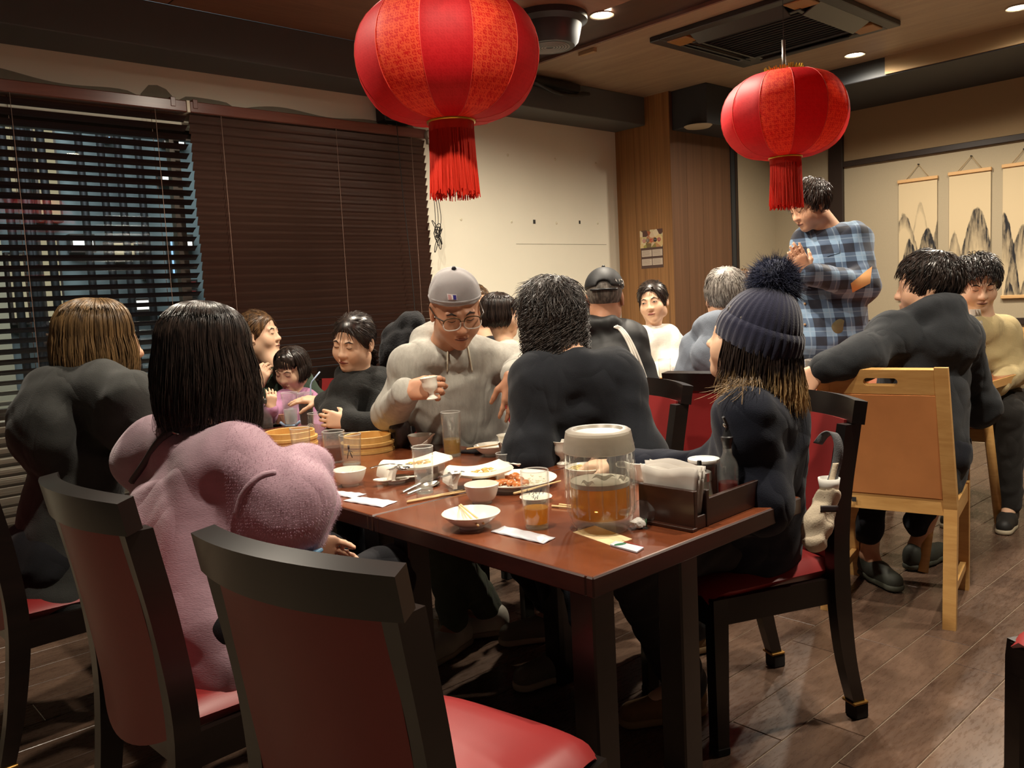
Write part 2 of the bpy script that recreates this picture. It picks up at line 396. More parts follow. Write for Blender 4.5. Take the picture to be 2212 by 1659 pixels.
# ------------------------------------------------------------------ ceiling fittings
M['lens'] = emit('spot lens', (255, 240, 205), 22)
M['white_ring'] = plain('white lamp ring', (206, 196, 178), .5)
SPOTTXT = ['nearest the lantern over the air conditioner', 'second one towards the frame edge', 'one closest to the camera of the three']
for i, (x, y, w, h) in enumerate(LAMPS):
    inview = i in (5, 6, 7)
    rt = root('ceiling_spot', (x, y, ZC), ('round lit ceiling spot, ' + SPOTTXT[i-5]) if inview else 'round lit ceiling spot '+['above the near table by the large lantern', 'above the girl at the window end of the tables', 'above the brown haired woman by the open blind', 'above the aisle right of the beanie wearer', 'above the back table beside the pier', '', '', '', 'above the empty floor to the right', 'close to the white wall and pier'][i], 'spotlight', 'ceiling spots')
    mk('ring', lathe([(.048, 0), (.060, -.003), (.064, -.008), (.064, 0)], 24, (x, y, ZC), True), M['white_ring'], rt)
    mk('lens', lathe([(0, -.0015), (.046, -.0015), (.048, -.0005)], 20, (x, y, ZC)), M['lens'], rt)
p = onz(1508, 272, 2.37)
put(mk('disc_lamp', join(lathe([(0, -.012), (.085, -.012), (.1, 0)], 28, (p.x, p.y, 2.37))), plain('pale unlit disc', (178, 166, 142), .6)), 'pale round disc lamp, unlit, under the dark soffit by the pier', 'ceiling lamp')
# black round ceiling speaker
p = onz(1186, 66, 2.58)
sp = root('ceiling_speaker', (p.x, p.y, ZC), 'black drum shaped speaker fixed under the ceiling beside the big lantern', 'speaker')
mk('drum', lathe([(0, 0), (.2, 0), (.2, -.03), (.17, -.05), (.15, -.13), (.13, -.15), (0.0, -.15)], 40, (p.x, p.y, ZC)), M['dgrey'], sp, sharp=35)
mk('grille', join(*[lathe([(.02+.015*k, -.1515), (.026+.015*k, -.154), (.03+.015*k, -.1515)], 32, (p.x, p.y, ZC)) for k in range(6)]), plain('pale grille rings', (130, 132, 130), .5), sp)
# cassette air conditioner
A0, A1, B0, B1 = 3.98, 4.95, 2.06, 3.06
ac = root('air_conditioner', ((A0+A1)/2, (B0+B1)/2, ZC), 'black square cassette air conditioner in the ceiling behind the small lantern', 'air conditioner')
M['ac'] = plain('black air conditioner plastic', (40, 42, 46), .35)
M['ac2'] = plain('air conditioner rim grey', (50, 52, 54), .3)
def ring(x0, x1, y0, y1, t, z0, z1): return join(box(x0, x1, y0, y0+t, z0, z1, .004), box(x0, x1, y1-t, y1, z0, z1, .004), box(x0, x0+t, y0+t, y1-t, z0, z1, .004), box(x1-t, x1, y0+t, y1-t, z0, z1, .004))
mk('panel', ring(A0, A1, B0, B1, .07, ZC-.03, ZC), M['ac'], ac, smooth=False)
for i in range(4):
    cx, cy = (A0+A1)/2, (B0+B1)/2
    mk('corner_cap', cbox((cx+(.36 if i & 1 else -.36), cy+(.36 if i & 2 else -.36), ZC-.027), .13, .13, .02, .004), plain('amber lit corner cap', (150, 104, 50), .4) if i in (0, 1, 2) else M['ac2'], ac, smooth=False)  # amber lamp glow painted into the colour of three caps
for k in range(4):
    m = Matrix.Translation(((A0+A1)/2, (B0+B1)/2, ZC-.038)) @ Matrix.Rotation(k*PI/2, 4, 'Z') @ Matrix.Translation((0, .37, 0)) @ Matrix.Rotation(math.radians(24), 4, 'X')
    mk('louvre', xf(box(-.28, .28, -.055, .055, -.005, .005, .003), m), M['ac2'], ac, smooth=False)
mk('intake_frame', ring(A0+.17, A1-.17, B0+.17, B1-.17, .03, ZC-.045, ZC-.02), M['ac2'], ac, smooth=False)
mk('intake_plate', box(A0+.18, A1-.18, B0+.18, B1-.18, ZC-.026, ZC-.005), M['black'], ac, smooth=False)
for k in range(14):
    x = A0+.22+k*(A1-A0-.44)/13
    mk('intake_bar', box(x-.003, x+.003, B0+.2, B1-.2, ZC-.034, ZC-.026), M['ac2'] if k % 4 == 2 else M['ac'], ac, smooth=False)
# ------------------------------------------------------------------ venetian blinds
M['slat'] = wood('dark brown slat', (50, 33, 27), (66, 45, 37), (2, 40, 40), .3, bump=.03)
M['rail'] = wood('red brown head rail', (96, 52, 42), (118, 70, 56), (2, 30, 30), .28)
M['cord'] = plain('brown blind cord', (118, 92, 78), .8)
M['brass'] = plain('brass', (170, 120, 40), .35, .8)
def blind(x0, x1, tilt, label, nslat=43, ladders=(), sag=0):
    yb = YW-.062
    rt = root('venetian_blind', ((x0+x1)/2, yb, RZ), label, 'blind')
    mk('head_rail', box(x0-.003, x1+.002, yb-.03, yb+.03, RZ, RZ+.055, .004), M['rail'], rt, smooth=False)
    c, s = math.cos(tilt), math.sin(tilt); L = x1-x0
    prof = [(-.025, 0), (-.012, .0022), (0, .003), (.012, .0022), (.025, 0), (.012, .0002), (0, .001), (-.012, .0002)]
    v = []; f = []
    for x in (0, L):
        for a, b in prof: v.append((x-L/2, a*c-b*s, a*s+b*c))
    for i in range(8): f.append([i, (i+1) % 8, 8+(i+1) % 8, 8+i])
    f += [list(range(8))[::-1], list(range(8, 16))]
    s0 = mk('slat', (v, f), M['slat'], rt, local=True, smooth=False)
    pitch = .0455
    for k in range(nslat):
        o = s0 if k == 0 else dup(s0, rt)
        o.location = (random.uniform(-.002, .002), 0, -.03-pitch*k)
        o.rotation_euler = (random.uniform(-.02, .02)+(.05*math.sin(k*.7) if sag else 0), 0, 0)
    zb = RZ-.03-pitch*nslat
    mk('bottom_rail', box(x0, x1, yb-.026, yb+.026, zb-.012, zb+.012, .003), M['rail'], rt, smooth=False)
    for x in ladders:
        for dy in (-.028, .028):
            mk('ladder_cord', tube([(x, yb+dy, RZ), (x, yb+dy, zb)], .0014, 5), M['cord'], rt)
    return rt
bl = blind(.25, 1.755, math.radians(-27), 'open slatted dark brown blind showing the street behind the brown haired woman', ladders=(.98, 1.60), sag=1)
br = blind(1.775, 3.235, math.radians(-64), 'closed dark brown blind behind the mother, toddler and girl', ladders=(1.93, 2.60, 3.12))
for x in (1.69, 1.80):
    for t in (bl, br)[(x > 1.76):(x > 1.76)+1]:
        mk('rail_bracket', box(x-.012, x+.012, YW-.095, YW, RZ+.02, RZ+.065, .002), M['rail'], t, smooth=False)
mk('white_spacer', box(1.757, 1.772, YW-.094, YW-.03, RZ, RZ+.056), M['plaster'], br, smooth=False)
p = ony(911, 308, YW-.06)
mk('tilt_gear', xf(join(lathe([(0, .02), (.028, .02), (.032, .014), (.032, -.014), (.028, -.02), (0, -.02)], 20), box(-.02, .02, -.055, -.02, -.015, .015, .004)), Matrix.Translation((3.25, YW-.10, RZ+.02)) @ Matrix.Rotation(PI/2, 4, 'X')), plain('grey beige tilt gear', (150, 138, 122), .5), br, sharp=40)
M['dcord'] = plain('dark pull cord', (30, 24, 20), .8)
for k in range(3):
    x = 3.235+.012*k; mk('pull_cord', tube(bez([(x, YW-.11, RZ), (x+.012, YW-.11, 1.95), (x+.02+.01*k, YW-.108, 1.74), (x+.012, YW-.108, 1.64)], 8), .002, 6), M['dcord'], br)
kn = []
for k in range(7):
    a = k*.9; r = .02+.012*(k % 3)
    kn.append(tube([(3.262+r*math.cos(t+a)*(.8), YW-.112-.006*math.sin(t*2+k), 1.645-.05*(k % 2)+1.7*r*math.sin(t)) for t in np.linspace(0, 2*PI, 15)], .0026, 5))
mk('cord_tangle', join(*kn), M['dcord'], br)
# black box on the wall and its hanging wire
p = ony(845, 243, YW-.05)
bb = root('wall_box', (p.x, YW-.05, p.z-.06), 'small black box on the wall above the closed blind, half behind the lantern', 'bracket')
mk('casing', box(p.x-.08, p.x+.14, YW-.1, YW-.001, p.z-.06, p.z+.055, .006), M['black'], bb, smooth=False)
mk('hanging_wire', tube(bez([(p.x-.005, YW-.105, p.z-.06), (p.x+.0, YW-.115, 1.9), (p.x+.03, YW-.115, 1.4), (p.x+.04, YW-.115, .9)], 6), .0025, 6), M['dcord'], bb)
# ------------------------------------------------------------------ the street outside
M['conc'] = plain('grey house wall', (120, 130, 128), .9, var=.15, vscale=2)
M['conc2'] = plain('pale house wall', (168, 156, 128), .9, var=.12, vscale=3)
ho = root('street_house', (2.4, 7.6, -1), 'night street house seen in strips through the open blind', 'house')
mk('facade', box(-3, 7.5, 7.5, 8.2, -2, 6), M['conc'], ho, smooth=False)
mk('pale_front', join(box(.15, 1.55, 7.38, 7.5, -1, 5.2)), M['conc2'], ho, smooth=False)
M['lit'] = emit('lit window', (236, 240, 236), 1.1); M['lit2'] = emit('bluish lit sign', (140, 180, 215), .8); M['warm'] = emit('dim warm window', (196, 184, 150), .32)
M['redp'] = plain('red poster', (168, 52, 46), .7)
def hw(px0, py0, px1, py1, m, nm='window', y=7.36):
    a, b = ony(px0, py0, y), ony(px1, py1, y)
    fo = mk(nm, box(a.x, b.x, y, y+.1, b.z, a.z), M['alu'], ho, smooth=False)
    mk('pane', box(a.x+.02, b.x-.02, y-.012, y, b.z+.02, a.z-.02), m, fo, smooth=False)
for q in ((150, 505, 208, 545, 'lit'), (350, 292, 402, 318, 'lit'), (345, 372, 385, 398, 'lit'), (228, 290, 243, 304, 'lit2'), (365, 512, 380, 602, 'lit2'),
          (306, 512, 328, 598, 'lit2'), (10, 545, 70, 700, 'warm'), (80, 508, 146, 700, 'warm'), (284, 645, 340, 672, 'lit'), (384, 506, 420, 540, 'lit'), (230, 520, 296, 560, 'warm'),
          (-10, 250, 45, 420, 'warm'), (62, 255, 138, 480, 'warm')):
    hw(*q[:4], M[q[4]])
for k in range(4): hw(402, 604+k*20, 428, 622+k*20, M['redp'], 'poster')
M['dk'] = plain('dark street rail', (20, 20, 20), .6)
for px in (48, 85, 92, 132, 215, 262, 300, 344):
    a = ony(px, 500, 7.0); mk('downpipe', tube([(a.x, 7.3, -1), (a.x, 7.3, 4)], .03, 8), M['dk'], ho)
mk('road', box(-4, 9, 4.6, 7.5, -1.2, -1.0), M['slate2'], ho, smooth=False)
# ------------------------------------------------------------------ hanging scrolls, flyer
def scroll_mat(name, peaks):
    """ink landscape: dark ridges fading downwards; peaks = (y, z, half width, height, darkness) in metres from the scroll centre"""
    t = NT(name); tc = t.n('TexCoord'); sx = t.n('SeparateXYZ'); t.l(tc.outputs['Object'], sx.inputs[0])
    mpn = t.n('Mapping'); mpn.inputs['Scale'].default_value = (14, 14, 14); t.l(tc.outputs['Object'], mpn.inputs[0])
    n1 = t.noise(mpn.outputs[0], 1, 6, .6); mp2 = t.n('Mapping'); mp2.inputs['Scale'].default_value = (60, 60, 9); t.l(tc.outputs['Object'], mp2.inputs[0]); n2 = t.noise(mp2.outputs[0], 1, 4, .6)
    ink = None
    for y0, z0, hw_, hh, dk in peaks:
        u = t.math('DIVIDE', t.math('ABSOLUTE', t.math('SUBTRACT', sx.outputs['Y'], y0)), hw_)
        top = t.math('SUBTRACT', z0, t.math('MULTIPLY', t.math('POWER', u, 1.7), hh))
        top = t.math('ADD', top, t.math('MULTIPLY', t.math('SUBTRACT', n1, .5), .09))
        below = t.math('SUBTRACT', top, sx.outputs['Z'])
        on = t.math('MINIMUM', t.math('MAXIMUM', t.math('DIVIDE', below, .018), 0), 1)
        fade = t.math('MINIMUM', t.math('SUBTRACT', 1.0, t.math('DIVIDE', below, hh*1.05)), .85); fade = t.math('MAXIMUM', fade, 0)
        k = t.math('MULTIPLY', t.math('MULTIPLY', on, fade), dk)
        k = t.math('MULTIPLY', k, t.math('ADD', t.math('MULTIPLY', t.math('SUBTRACT', n2, .5), 3.2), 1.1))
        ink = k if ink is None else t.math('MAXIMUM', ink, k)
    ink = t.math('MINIMUM', ink, 1)
    col = t.mix(ink, s2l((206, 186, 150)), s2l((36, 36, 40)))
    return t.done(t.pbr(col, .9))
M['swood'] = plain('pale scroll batten', (214, 170, 116), .5)
M['string'] = plain('jute string', (176, 150, 110), .9)
def scroll(px0, px1, py, pyb, hookpx, hookpy, peaks, label):
    a = onx(px0, py, XW); b = onx(px1, py-8, XW); y1, y0 = a.y, b.y; zt = a.z; zb = onx((px0+px1)/2, pyb, XW).z
    yc, zc = (y0+y1)/2, (zt+zb)/2; w = y1-y0
    rt = root('hanging_scroll', (XW-.012, yc, zb), label, 'scroll')
    o = mk('picture', box(-.0015, .0015, -w/2+.006, w/2-.006, (zb-zt)/2+.01, (zt-zb)/2-.01), scroll_mat('ink landscape', peaks), rt, local=True, smooth=False)
    o.location = (0, 0, zc-zb)
    for nm, z in (('top_batten', zt), ('bottom_batten', zb)):
        mk(nm, box(XW-.026, XW-.004, y0, y1, z-.012, z+.012, .003), M['swood'], rt, smooth=False)
    h = onx(hookpx, hookpy, XW-.012)
    mk('cord', join(tube([(XW-.014, y0+w*.22, zt+.01), h], .0022, 6), tube([(XW-.014, y1-w*.22, zt+.01), h], .0022, 6)), M['string'], rt)
    mk('nail', tube([(XW-.02, h.y, h.z), (XW, h.y, h.z)], .005, 8), M['black'], rt)
scroll(1941, 2028, 394, 640, 1984, 355, [(.10, .20, .06, .12, .8), (-.02, .27, .03, .08, .35), (.06, .01, .07, .26, 1.0), (-.07, .08, .09, .30, 1.0), (-.16, .16, .07, .34, .9)], 'ink scroll with three dark peaks, next to the dark wall post')
scroll(2050, 2144, 377, 640, 2098, 337, [(-.05, .20, .11, .36, .85), (.10, .03, .05, .2, .6), (-.17, .12, .05, .3, .8)], 'ink scroll with one broad misty mountain, the middle scroll of the three')
scroll(2166, 2262, 360, 640, 2212, 322, [(.12, .14, .09, .42, 1.0), (.0, .05, .09, .3, .8), (.08, -.34, .05, .2, .9), (-.02, -.30, .05, .25, .8)], 'ink scroll cut by the picture edge, dark cliff above a pond')
# flyer on the pier
fa, fb = onx(1382, 494, XP), onx(1432, 578, XP)
fy1, fz1 = fa.y, onx(1382, 499, XP).z; fy0, fz0 = onx(1431, 494, XP).y, onx(1386, 581, XP).z
fw, fh = fy1-fy0, fz1-fz0
ft = root('menu_flyer', (XP, (fy0+fy1)/2, fz0), 'small colourful menu flyer with four white boxes on the veneered pier', 'flyer')
def fl_box(u0, u1, v0, v1, m, nm, d):     # u from the left edge, v from the top, 0..1
    return mk(nm, box(XP-d, XP-d+.0006, fy1-u1*fw, fy1-u0*fw, fz1-v1*fh, fz1-v0*fh), m, ft, smooth=False)
M['fl_dark'] = plain('flyer brown print', (88, 66, 60), .7); M['fl_white'] = plain('flyer white box', (208, 192, 176), .7); M['fl_line'] = plain('flyer grey line print', (150, 134, 122), .7)
def photo_mat():
    t = NT('flyer food photos'); co = t.coord((22, 22, 22)); vor = t.n('TexVoronoi'); t.l(co, vor.inputs[0]); vor.inputs['Scale'].default_value = 1.1
    sh = t.n('SeparateColor'); t.l(vor.outputs['Color'], sh.inputs[0])
    return t.done(t.pbr(t.ramp(sh.outputs[0], [(.1, s2l((222, 196, 140))), (.4, s2l((164, 84, 52))), (.6, s2l((230, 214, 180))), (.8, s2l((170, 160, 84))), (.95, s2l((90, 60, 54)))]), .6))
fl_box(0, 1, 0, .46, photo_mat(), 'photo_print', .0014)
fl_box(.02, 1, .46, 1, M['fl_dark'], 'brown_ground', .0012)
for u in (0, .47):
    for v in (.52, .75):
        fl_box(.06+u, .5+u, v, v+.17, M['fl_white'], 'menu_box', .002)
        for k in range(5): fl_box(.09+u, .46+u-.05*(k % 2), v+.02+k*.028, v+.03+k*.028, M['fl_line'], 'menu_line', .0024)
for i, ch in enumerate('宴会コース'):
    u = .18+.165*i; cc = [(196, 110, 100), (60, 50, 46), (190, 70, 40), (50, 44, 50), (170, 70, 60)][i]
    mk('badge', xf(lathe([(0, .0006), (.082*fw, .0006), (.082*fw, 0)], 6), Matrix.Translation((XP-.0014, fy1-u*fw, fz1-.27*fh)) @ Matrix.Rotation(-PI/2, 4, 'Y')), plain('badge print', cc, .6), ft, smooth=False)
    tx = text_vf(ch, .13*fw, .0002)
    mk('letter', xf(tx, Matrix.Translation((XP-.0026, fy1-u*fw, fz1-.27*fh)) @ Matrix(((0, 0, -1, 0), (-1, 0, 0, 0), (0, 1, 0, 0), (0, 0, 0, 1)))), M['fl_white'], ft, smooth=False)
# ================================================================== FURNITURE
M['dark'] = wood('espresso chair wood', (15, 10, 8), (27, 17, 13), (3, 3, 30), .32, coat=.12, bump=.02)
M['red'] = plain('oxblood leatherette', (142, 40, 40), .42, var=.1, vscale=14, bump=.12, bscale=420, bdist=.0006)
M['cap'] = plain('dark felt foot', (30, 26, 24), .9)
M['gold'] = plain('brass ring', (150, 110, 50), .4, .7)
def frame_bar(p, w, d):      # rectangular bar along a path in the local x-z plane, w across y, d across x
    v = []; f = []
    for i, (x, y, z) in enumerate(p):
        k = d[i] if isinstance(d, (list, tuple)) else d
        for a, b in ((-1, -1), (1, -1), (1, 1), (-1, 1)): v.append((x+a*k/2, y+b*w/2, z))
    n = len(p)
    for i in range(n-1):
        for q in range(4): f.append([i*4+q, i*4+(q+1) % 4, i*4+4+(q+1) % 4, i*4+4+q])
    return v, f + [[3, 2, 1, 0], [n*4-4, n*4-3, n*4-2, n*4-1]]
def red_chair():
    rt = root('dining_chair', (0, 0, 0), 'x', 'chair', 'red and dark wood dining chairs')
    W2 = .182
    # seat cushion, wider at the front, domed
    def seat(u, v):
        x = -.20+.42*u; hw = (.17+.035*u); e = 2*v-1
        r = 1-.10*max(0, (u-.72)/.28)**2.2
        y = hw*e*r
        return Vector((x-.012*abs(e)**4*u, y, .455+.014*(1-e**4)*(1-(2*u-1)**4)-.028*max(0, (u-.86)/.14)**2-.02*max(0, (abs(e)-.85)/.15)**2))
    mk('seat', sheet(seat, 14, 14, .045), M['red'], rt, local=True, sharp=60)
    mk('apron', join(box(-.19, .195, -.19, -.168, .345, .415), box(-.19, .195, .168, .19, .345, .415),
                     hexa([(.17, -.19, .345), (.205, -.19, .345), (.205, .19, .345), (.17, .19, .345), (.17, -.19, .415), (.205, -.19, .415), (.205, .19, .415), (.17, .19, .415)]),
                     box(-.205, -.18, -.19, .19, .345, .415)), M['dark'], rt, local=True, smooth=False)
    for s in (-1, 1):
        mk('leg', frame_bar([(.185, s*.185, .02), (.182, s*.183, .38), (.18, s*.18, .42)], .042, [.034, .044, .044]), M['dark'], rt, local=True, smooth=False)
        mk('foot_cap', cbox((.185, s*.185, .011), .04, .046, .022, .003), M['cap'], rt, local=True, smooth=False)
        pth = bez([(-.265, s*.182, .03), (-.225, s*.184, .2), (-.2, s*.19, .42), (-.213, s*W2, .62), (-.250, s*W2, .835)], 6)
        mk('leg', frame_bar([tuple(p) for p in pth], .036, [.036+.016*min(1, i/10) for i in range(len(pth))]), M['dark'], rt, local=True, smooth=False)
        mk('foot_cap', cbox((-.267, s*.182, .022), .046, .046, .044, .004), M['cap'], rt, local=True, smooth=False)
        mk('foot_ring', cbox((-.262, s*.182, .047), .05, .05, .008, .002), M['gold'], rt, local=True, smooth=False)
    bx = lambda z, e: -.2-.062*max(0, (z-.42)/.44)**1.3-.038*(1-e*e)
    def rail(u, v):
        e = 2*u-1; z = .838+.062*v+(.006*(1-e*e) if v > .5 else 0); return Vector((bx(z, e)+.016, e*(W2+.018), z))
    mk('top_rail', sheet(rail, 16, 5, .036), M['dark'], rt, local=True, sharp=50)
    def panel(u, v):
        e = 2*u-1; z0 = .37+.05*e*e; z = z0+(.844-z0)*v; return Vector((bx(z, e)+.012+.006*(1-e**4), e*(W2-.016), z))
    mk('back_panel', sheet(panel, 14, 12, .03), M['red'], rt, local=True, sharp=50)
    return rt
ch0 = red_chair(); _used = []
def chair(x, y, deg, label):
    c = ch0 if not _used else dup(ch0)
    _used.append(1); c.location = (x, y, 0); c.rotation_euler = (0, 0, math.radians(deg)); c['label'] = label; return c
def chair_by_rail(pa, pb, label, z=.88, flip=False):
    """rail end points given: a is the sitter's right end"""
    a, b = Vector(pa), Vector(pb); m = (a+b)/2; t = (b-a); h = math.atan2(-t.x, t.y)
    chair(m.x+.262*math.cos(h), m.y+.262*math.sin(h), math.degrees(h), label)
chair(.79, 1.09, 11, 'empty red dining chair in the foreground, its dark back to the viewer')
chair(.735, 1.775, 3, 'red dining chair under the woman in the pink sweater')
chair(.66, 2.71, 2, 'red dining chair under the brown haired woman in the grey hoodie')
chair(2.03, 1.317, 157, 'red dining chair under the woman in the pompom beanie, tote strap on its back')
chair(2.13, 1.95, 162, 'red dining chair under the curly haired man in the dark sweater')
chair(2.10, 2.50, 180, 'red dining chair under the man in the grey cap')
chair(2.98, 1.88, 10, 'red dining chair under the grey haired man, dark rail across the middle of the room')
chair(2.08, 3.10, 195, 'red dining chair under the girl in the black fleece')
chair(2.06, 3.74, 195, 'red dining chair under the woman in green holding the toddler')
chair(2.80, 2.40, 4, 'red dining chair under the man in the black cap')
chair(2.74, 2.90, 2, "red dining chair under the woman with the dark bob, cap wearer's hand on its back")
chair(4.10, 2.97, 178, 'red dining chair under the woman in the white sweater')
chair(2.06, .325, 150, 'red dining chair cut off by the right picture edge, only a seat corner showing')
chair(3.40, 3.66, 272, 'red dining chair at the far table end, behind the man in the grey cap')
chair(4.12, 2.46, 180, 'red dining chair behind the beanie, under the person in denim')
# ------------------------------------------------------------------ orange chairs
M['beech'] = wood('honey beech', (190, 140, 78), (220, 174, 108), (4, 4, 26), .4)
M['orange'] = plain('tan orange vinyl', (216, 146, 88), .45, var=.12, vscale=12, bump=.1, bscale=350)
def slot_board(w, h, t, sw, sh_, n=10):
    """board in local y-z, thickness t in x, with a rounded slot"""
    inn = []; out = []
    for k in range(4*n):
        a = 2*PI*k/(4*n); c, s = math.cos(a), math.sin(a)
        inn.append(((sw/2-sh_/2)*(1 if c > 0 else -1)+sh_/2*c, sh_/2*s))
        m = max(abs(c), abs(s)); out.append((w/2*c/m, h/2*s/m))
    N = 4*n; v = []; f = []
    for x in (t/2, -t/2): v += [(x, a, b) for a, b in out] + [(x, a, b) for a, b in inn]
    for k in range(N):
        j = (k+1) % N
        f += [[k, j, N+j, N+k], [2*N+k, 3*N+k, 3*N+j, 2*N+j], [k, 2*N+k, 2*N+j, j], [N+k, N+j, 3*N+j, 3*N+k]]
    return v, f
def orange_chair(label, x, y, deg):
    rt = root('orange_chair', (0, 0, 0), label, 'chair', 'orange vinyl chairs with beech frames')
    hx = lambda z: -.2-.12*max(0, (z-.42)/.5)
    for s in (-1, 1):
        mk('leg', frame_bar([(-.235, s*.205, 0), (-.2, s*.205, .42), (hx(.92), s*.188, .92)], .042, [.034, .05, .028]), M['beech'], rt, local=True, smooth=False)
        mk('leg', frame_bar([(.21, s*.2, 0), (.2, s*.2, .43)], .038, .04), M['beech'], rt, local=True, smooth=False)
        mk('seat_rail', box(-.19, .2, s*.2-.016, s*.2+.016, .36, .425), M['beech'], rt, local=True, smooth=False)
        mk('stretcher', box(-.22, .2, s*.2-.01, s*.2+.01, .085, .115), M['beech'], rt, local=True, smooth=False)
    tl = Matrix.Rotation(math.atan2(.12, .5), 4, 'Y').inverted()
    mk('top_rail', xf(slot_board(.345, .088, .024, .11, .028), Matrix.Translation((hx(.872), 0, .872)) @ Matrix.Rotation(-.235, 4, 'Y')), M['beech'], rt, local=True, smooth=False)
    mk('bottom_rail', xf(box(-.014, .014, -.185, .185, -.035, .035), Matrix.Translation((hx(.44), 0, .43))), M['beech'], rt, local=True, smooth=False)
    mk('back_panel', sheet(lambda u, v: Vector((hx(.46+.37*v)+.012+.006*math.sin(PI*u)*math.sin(PI*v), -.18+.36*u, .46+.37*v)), 8, 8, .026), M['orange'], rt, local=True, sharp=50)
    mk('seat', box(-.2, .22, -.195, .195, .425, .475, .016, 3), M['orange'], rt, local=True, sharp=40)
    mk('front_rail', box(.185, .215, -.18, .18, .36, .425), M['beech'], rt, local=True, smooth=False)
    mk('grey_tag', box(-.232, -.2295, .10, .115, .42, .437), M['dgrey'], rt, local=True, smooth=False)
    rt.location = (x, y, 0); rt.rotation_euler = (0, 0, math.radians(deg)); return rt
orange_chair('orange vinyl chair with slotted beech back under the man in the dark hoodie', 3.17, 1.335, 13)
orange_chair('orange vinyl chair by the scroll wall under the man in the beige cardigan', 4.87, 1.50, 192)
orange_chair('orange vinyl chair at the right picture edge with only legs and seat side showing', 5.45, 1.22, 170)
# ------------------------------------------------------------------ tables
M['ttop'] = wood('red brown lacquer table top', (92, 46, 27), (128, 68, 40), (5, 1.2, 5), .22, coat=.5, bump=.01)
M['tedge'] = wood('dark table edge', (44, 22, 16), (66, 34, 24), (2, 6, 20), .35)
TZ = .70
TG = 'red brown tables pushed together in a row'
def table(name_label, x0, x1, y0, y1, z, top, edge, legm, group, splay=False):
    rt = root('table', ((x0+x1)/2, (y0+y1)/2, 0), name_label, 'table', group)
    mk('tabletop', box(x0+.003, x1-.003, y0+.003, y1-.003, z-.008, z, .002), top, rt, smooth=False)
    mk('edge_band', join(*[box(a, b, c, d, z-.042, z-.0015, .003) for a, b, c, d in ((x0, x1, y0, y0+.02), (x0, x1, y1-.02, y1), (x0, x0+.02, y0+.02, y1-.02), (x1-.02, x1, y0+.02, y1-.02))]), edge, rt, smooth=False)
    mk('underside', box(x0+.02, x1-.02, y0+.02, y1-.02, z-.036, z-.009), edge, rt, smooth=False)
    for sx in (0, 1):
        for sy in (0, 1):
            lx = x1-(.42 if y0 < 1.1 and not sy else .065) if sx else x0+.065; ly = y1-.065 if sy else y0+.065
            if splay: mk('leg', tube([(lx+(.05 if sx else -.05), ly, 0), (lx-(.18 if sx else -.18), ly, z-.04)], .022, 6), legm, rt)
            else: mk('leg', box(lx-.032, lx+.032, ly-.032, ly+.032, 0, z-.036, .004), legm, rt, smooth=False)
    return rt
table('red brown table nearest the camera, beer pitcher and condiment tray on it', 1.11, 1.872, 1.022, 1.752, TZ, M['ttop'], M['tedge'], M['dark'], TG)
table('red brown table in the middle of the row, steamers and white platters on it', 1.11, 1.872, 1.757, 2.68, TZ, M['ttop'], M['tedge'], M['dark'], TG)
table('red brown table at the window end of the row, in front of the toddler', 1.11, 1.872, 2.685, 3.45, TZ, M['ttop'], M['tedge'], M['dark'], TG)
M['otop'] = wood('orange red table top', (150, 62, 34), (186, 88, 52), (1.2, 5, 5), .25, coat=.4)
table('orange topped table with beech edge and slanted legs, by the scroll wall', 3.5, 4.45, 1.315, 1.97, .74, M['otop'], M['beech'], M['beech'], 'other tables', True)
table('table of the back group between the black capped man and the woman in white', 3.28, 3.82, 2.0, 3.30, .74, M['ttop'], M['tedge'], M['dark'], 'other tables')
# ------------------------------------------------------------------ lanterns
def lantern_mat():
    t = NT('red brocade lantern silk'); tc = t.n('TexCoord'); sx = t.n('SeparateXYZ'); t.l(tc.outputs['Object'], sx.inputs[0])
    ang = t.math('ARCTAN2', sx.outputs['Y'], sx.outputs['X'])
    u = t.math('MULTIPLY', t.math('ADD', ang, PI), 12/(2*PI)); cell = t.math('FLOOR', u); par = t.math('MODULO', cell, 6.0)
    co = t.n('CombineXYZ'); t.l(t.math('MULTIPLY', u, 3.0), co.inputs[0]); t.l(t.math('MULTIPLY', sx.outputs['Z'], 22), co.inputs[1])
    mg = t.n('TexMagic', turbulence_depth=4); t.l(co.outputs[0], mg.inputs[0]); mg.inputs['Scale'].default_value = 1.8; mg.inputs['Distortion'].default_value = 2.2
    nz = t.noise(co.outputs[0], 2.4, 3, .6)
    fig = t.math('GREATER_THAN', t.math('ADD', t.math('MULTIPLY', mg.outputs[1], .6), t.math('MULTIPLY', nz, .7)), .62)
    bright = t.math('MAXIMUM', t.math('COMPARE', par, 1.0, .2), t.math('COMPARE', par, 3.0, .2))
    base = t.mix(bright, s2l((196, 14, 26)), s2l((214, 30, 28)))
    figc = t.mix(bright, s2l((206, 26, 34)), s2l((244, 92, 56)))
    col = t.mix(fig, base, figc)
    p = t.pbr(col, .6, 0, None, .35)
    tl = t.n('BsdfTranslucent'); t.l(col, tl.inputs[0]); m = t.n('MixShader'); m.inputs[0].default_value = .35; t.l(p.outputs[0], m.inputs[1]); t.l(tl.outputs[0], m.inputs[2])
    return t.done(m)
M['lant'] = lantern_mat()
M['lseam'] = plain('lantern seam thread', (226, 70, 54), .5)
M['fringe'] = cloth_trans('red silk fringe', (238, 60, 40), .35, .5)
M['foil'] = plain('gold foil', (196, 150, 52), .3, .9)
M['steel'] = plain('brushed steel', (190, 186, 178), .28, 1)
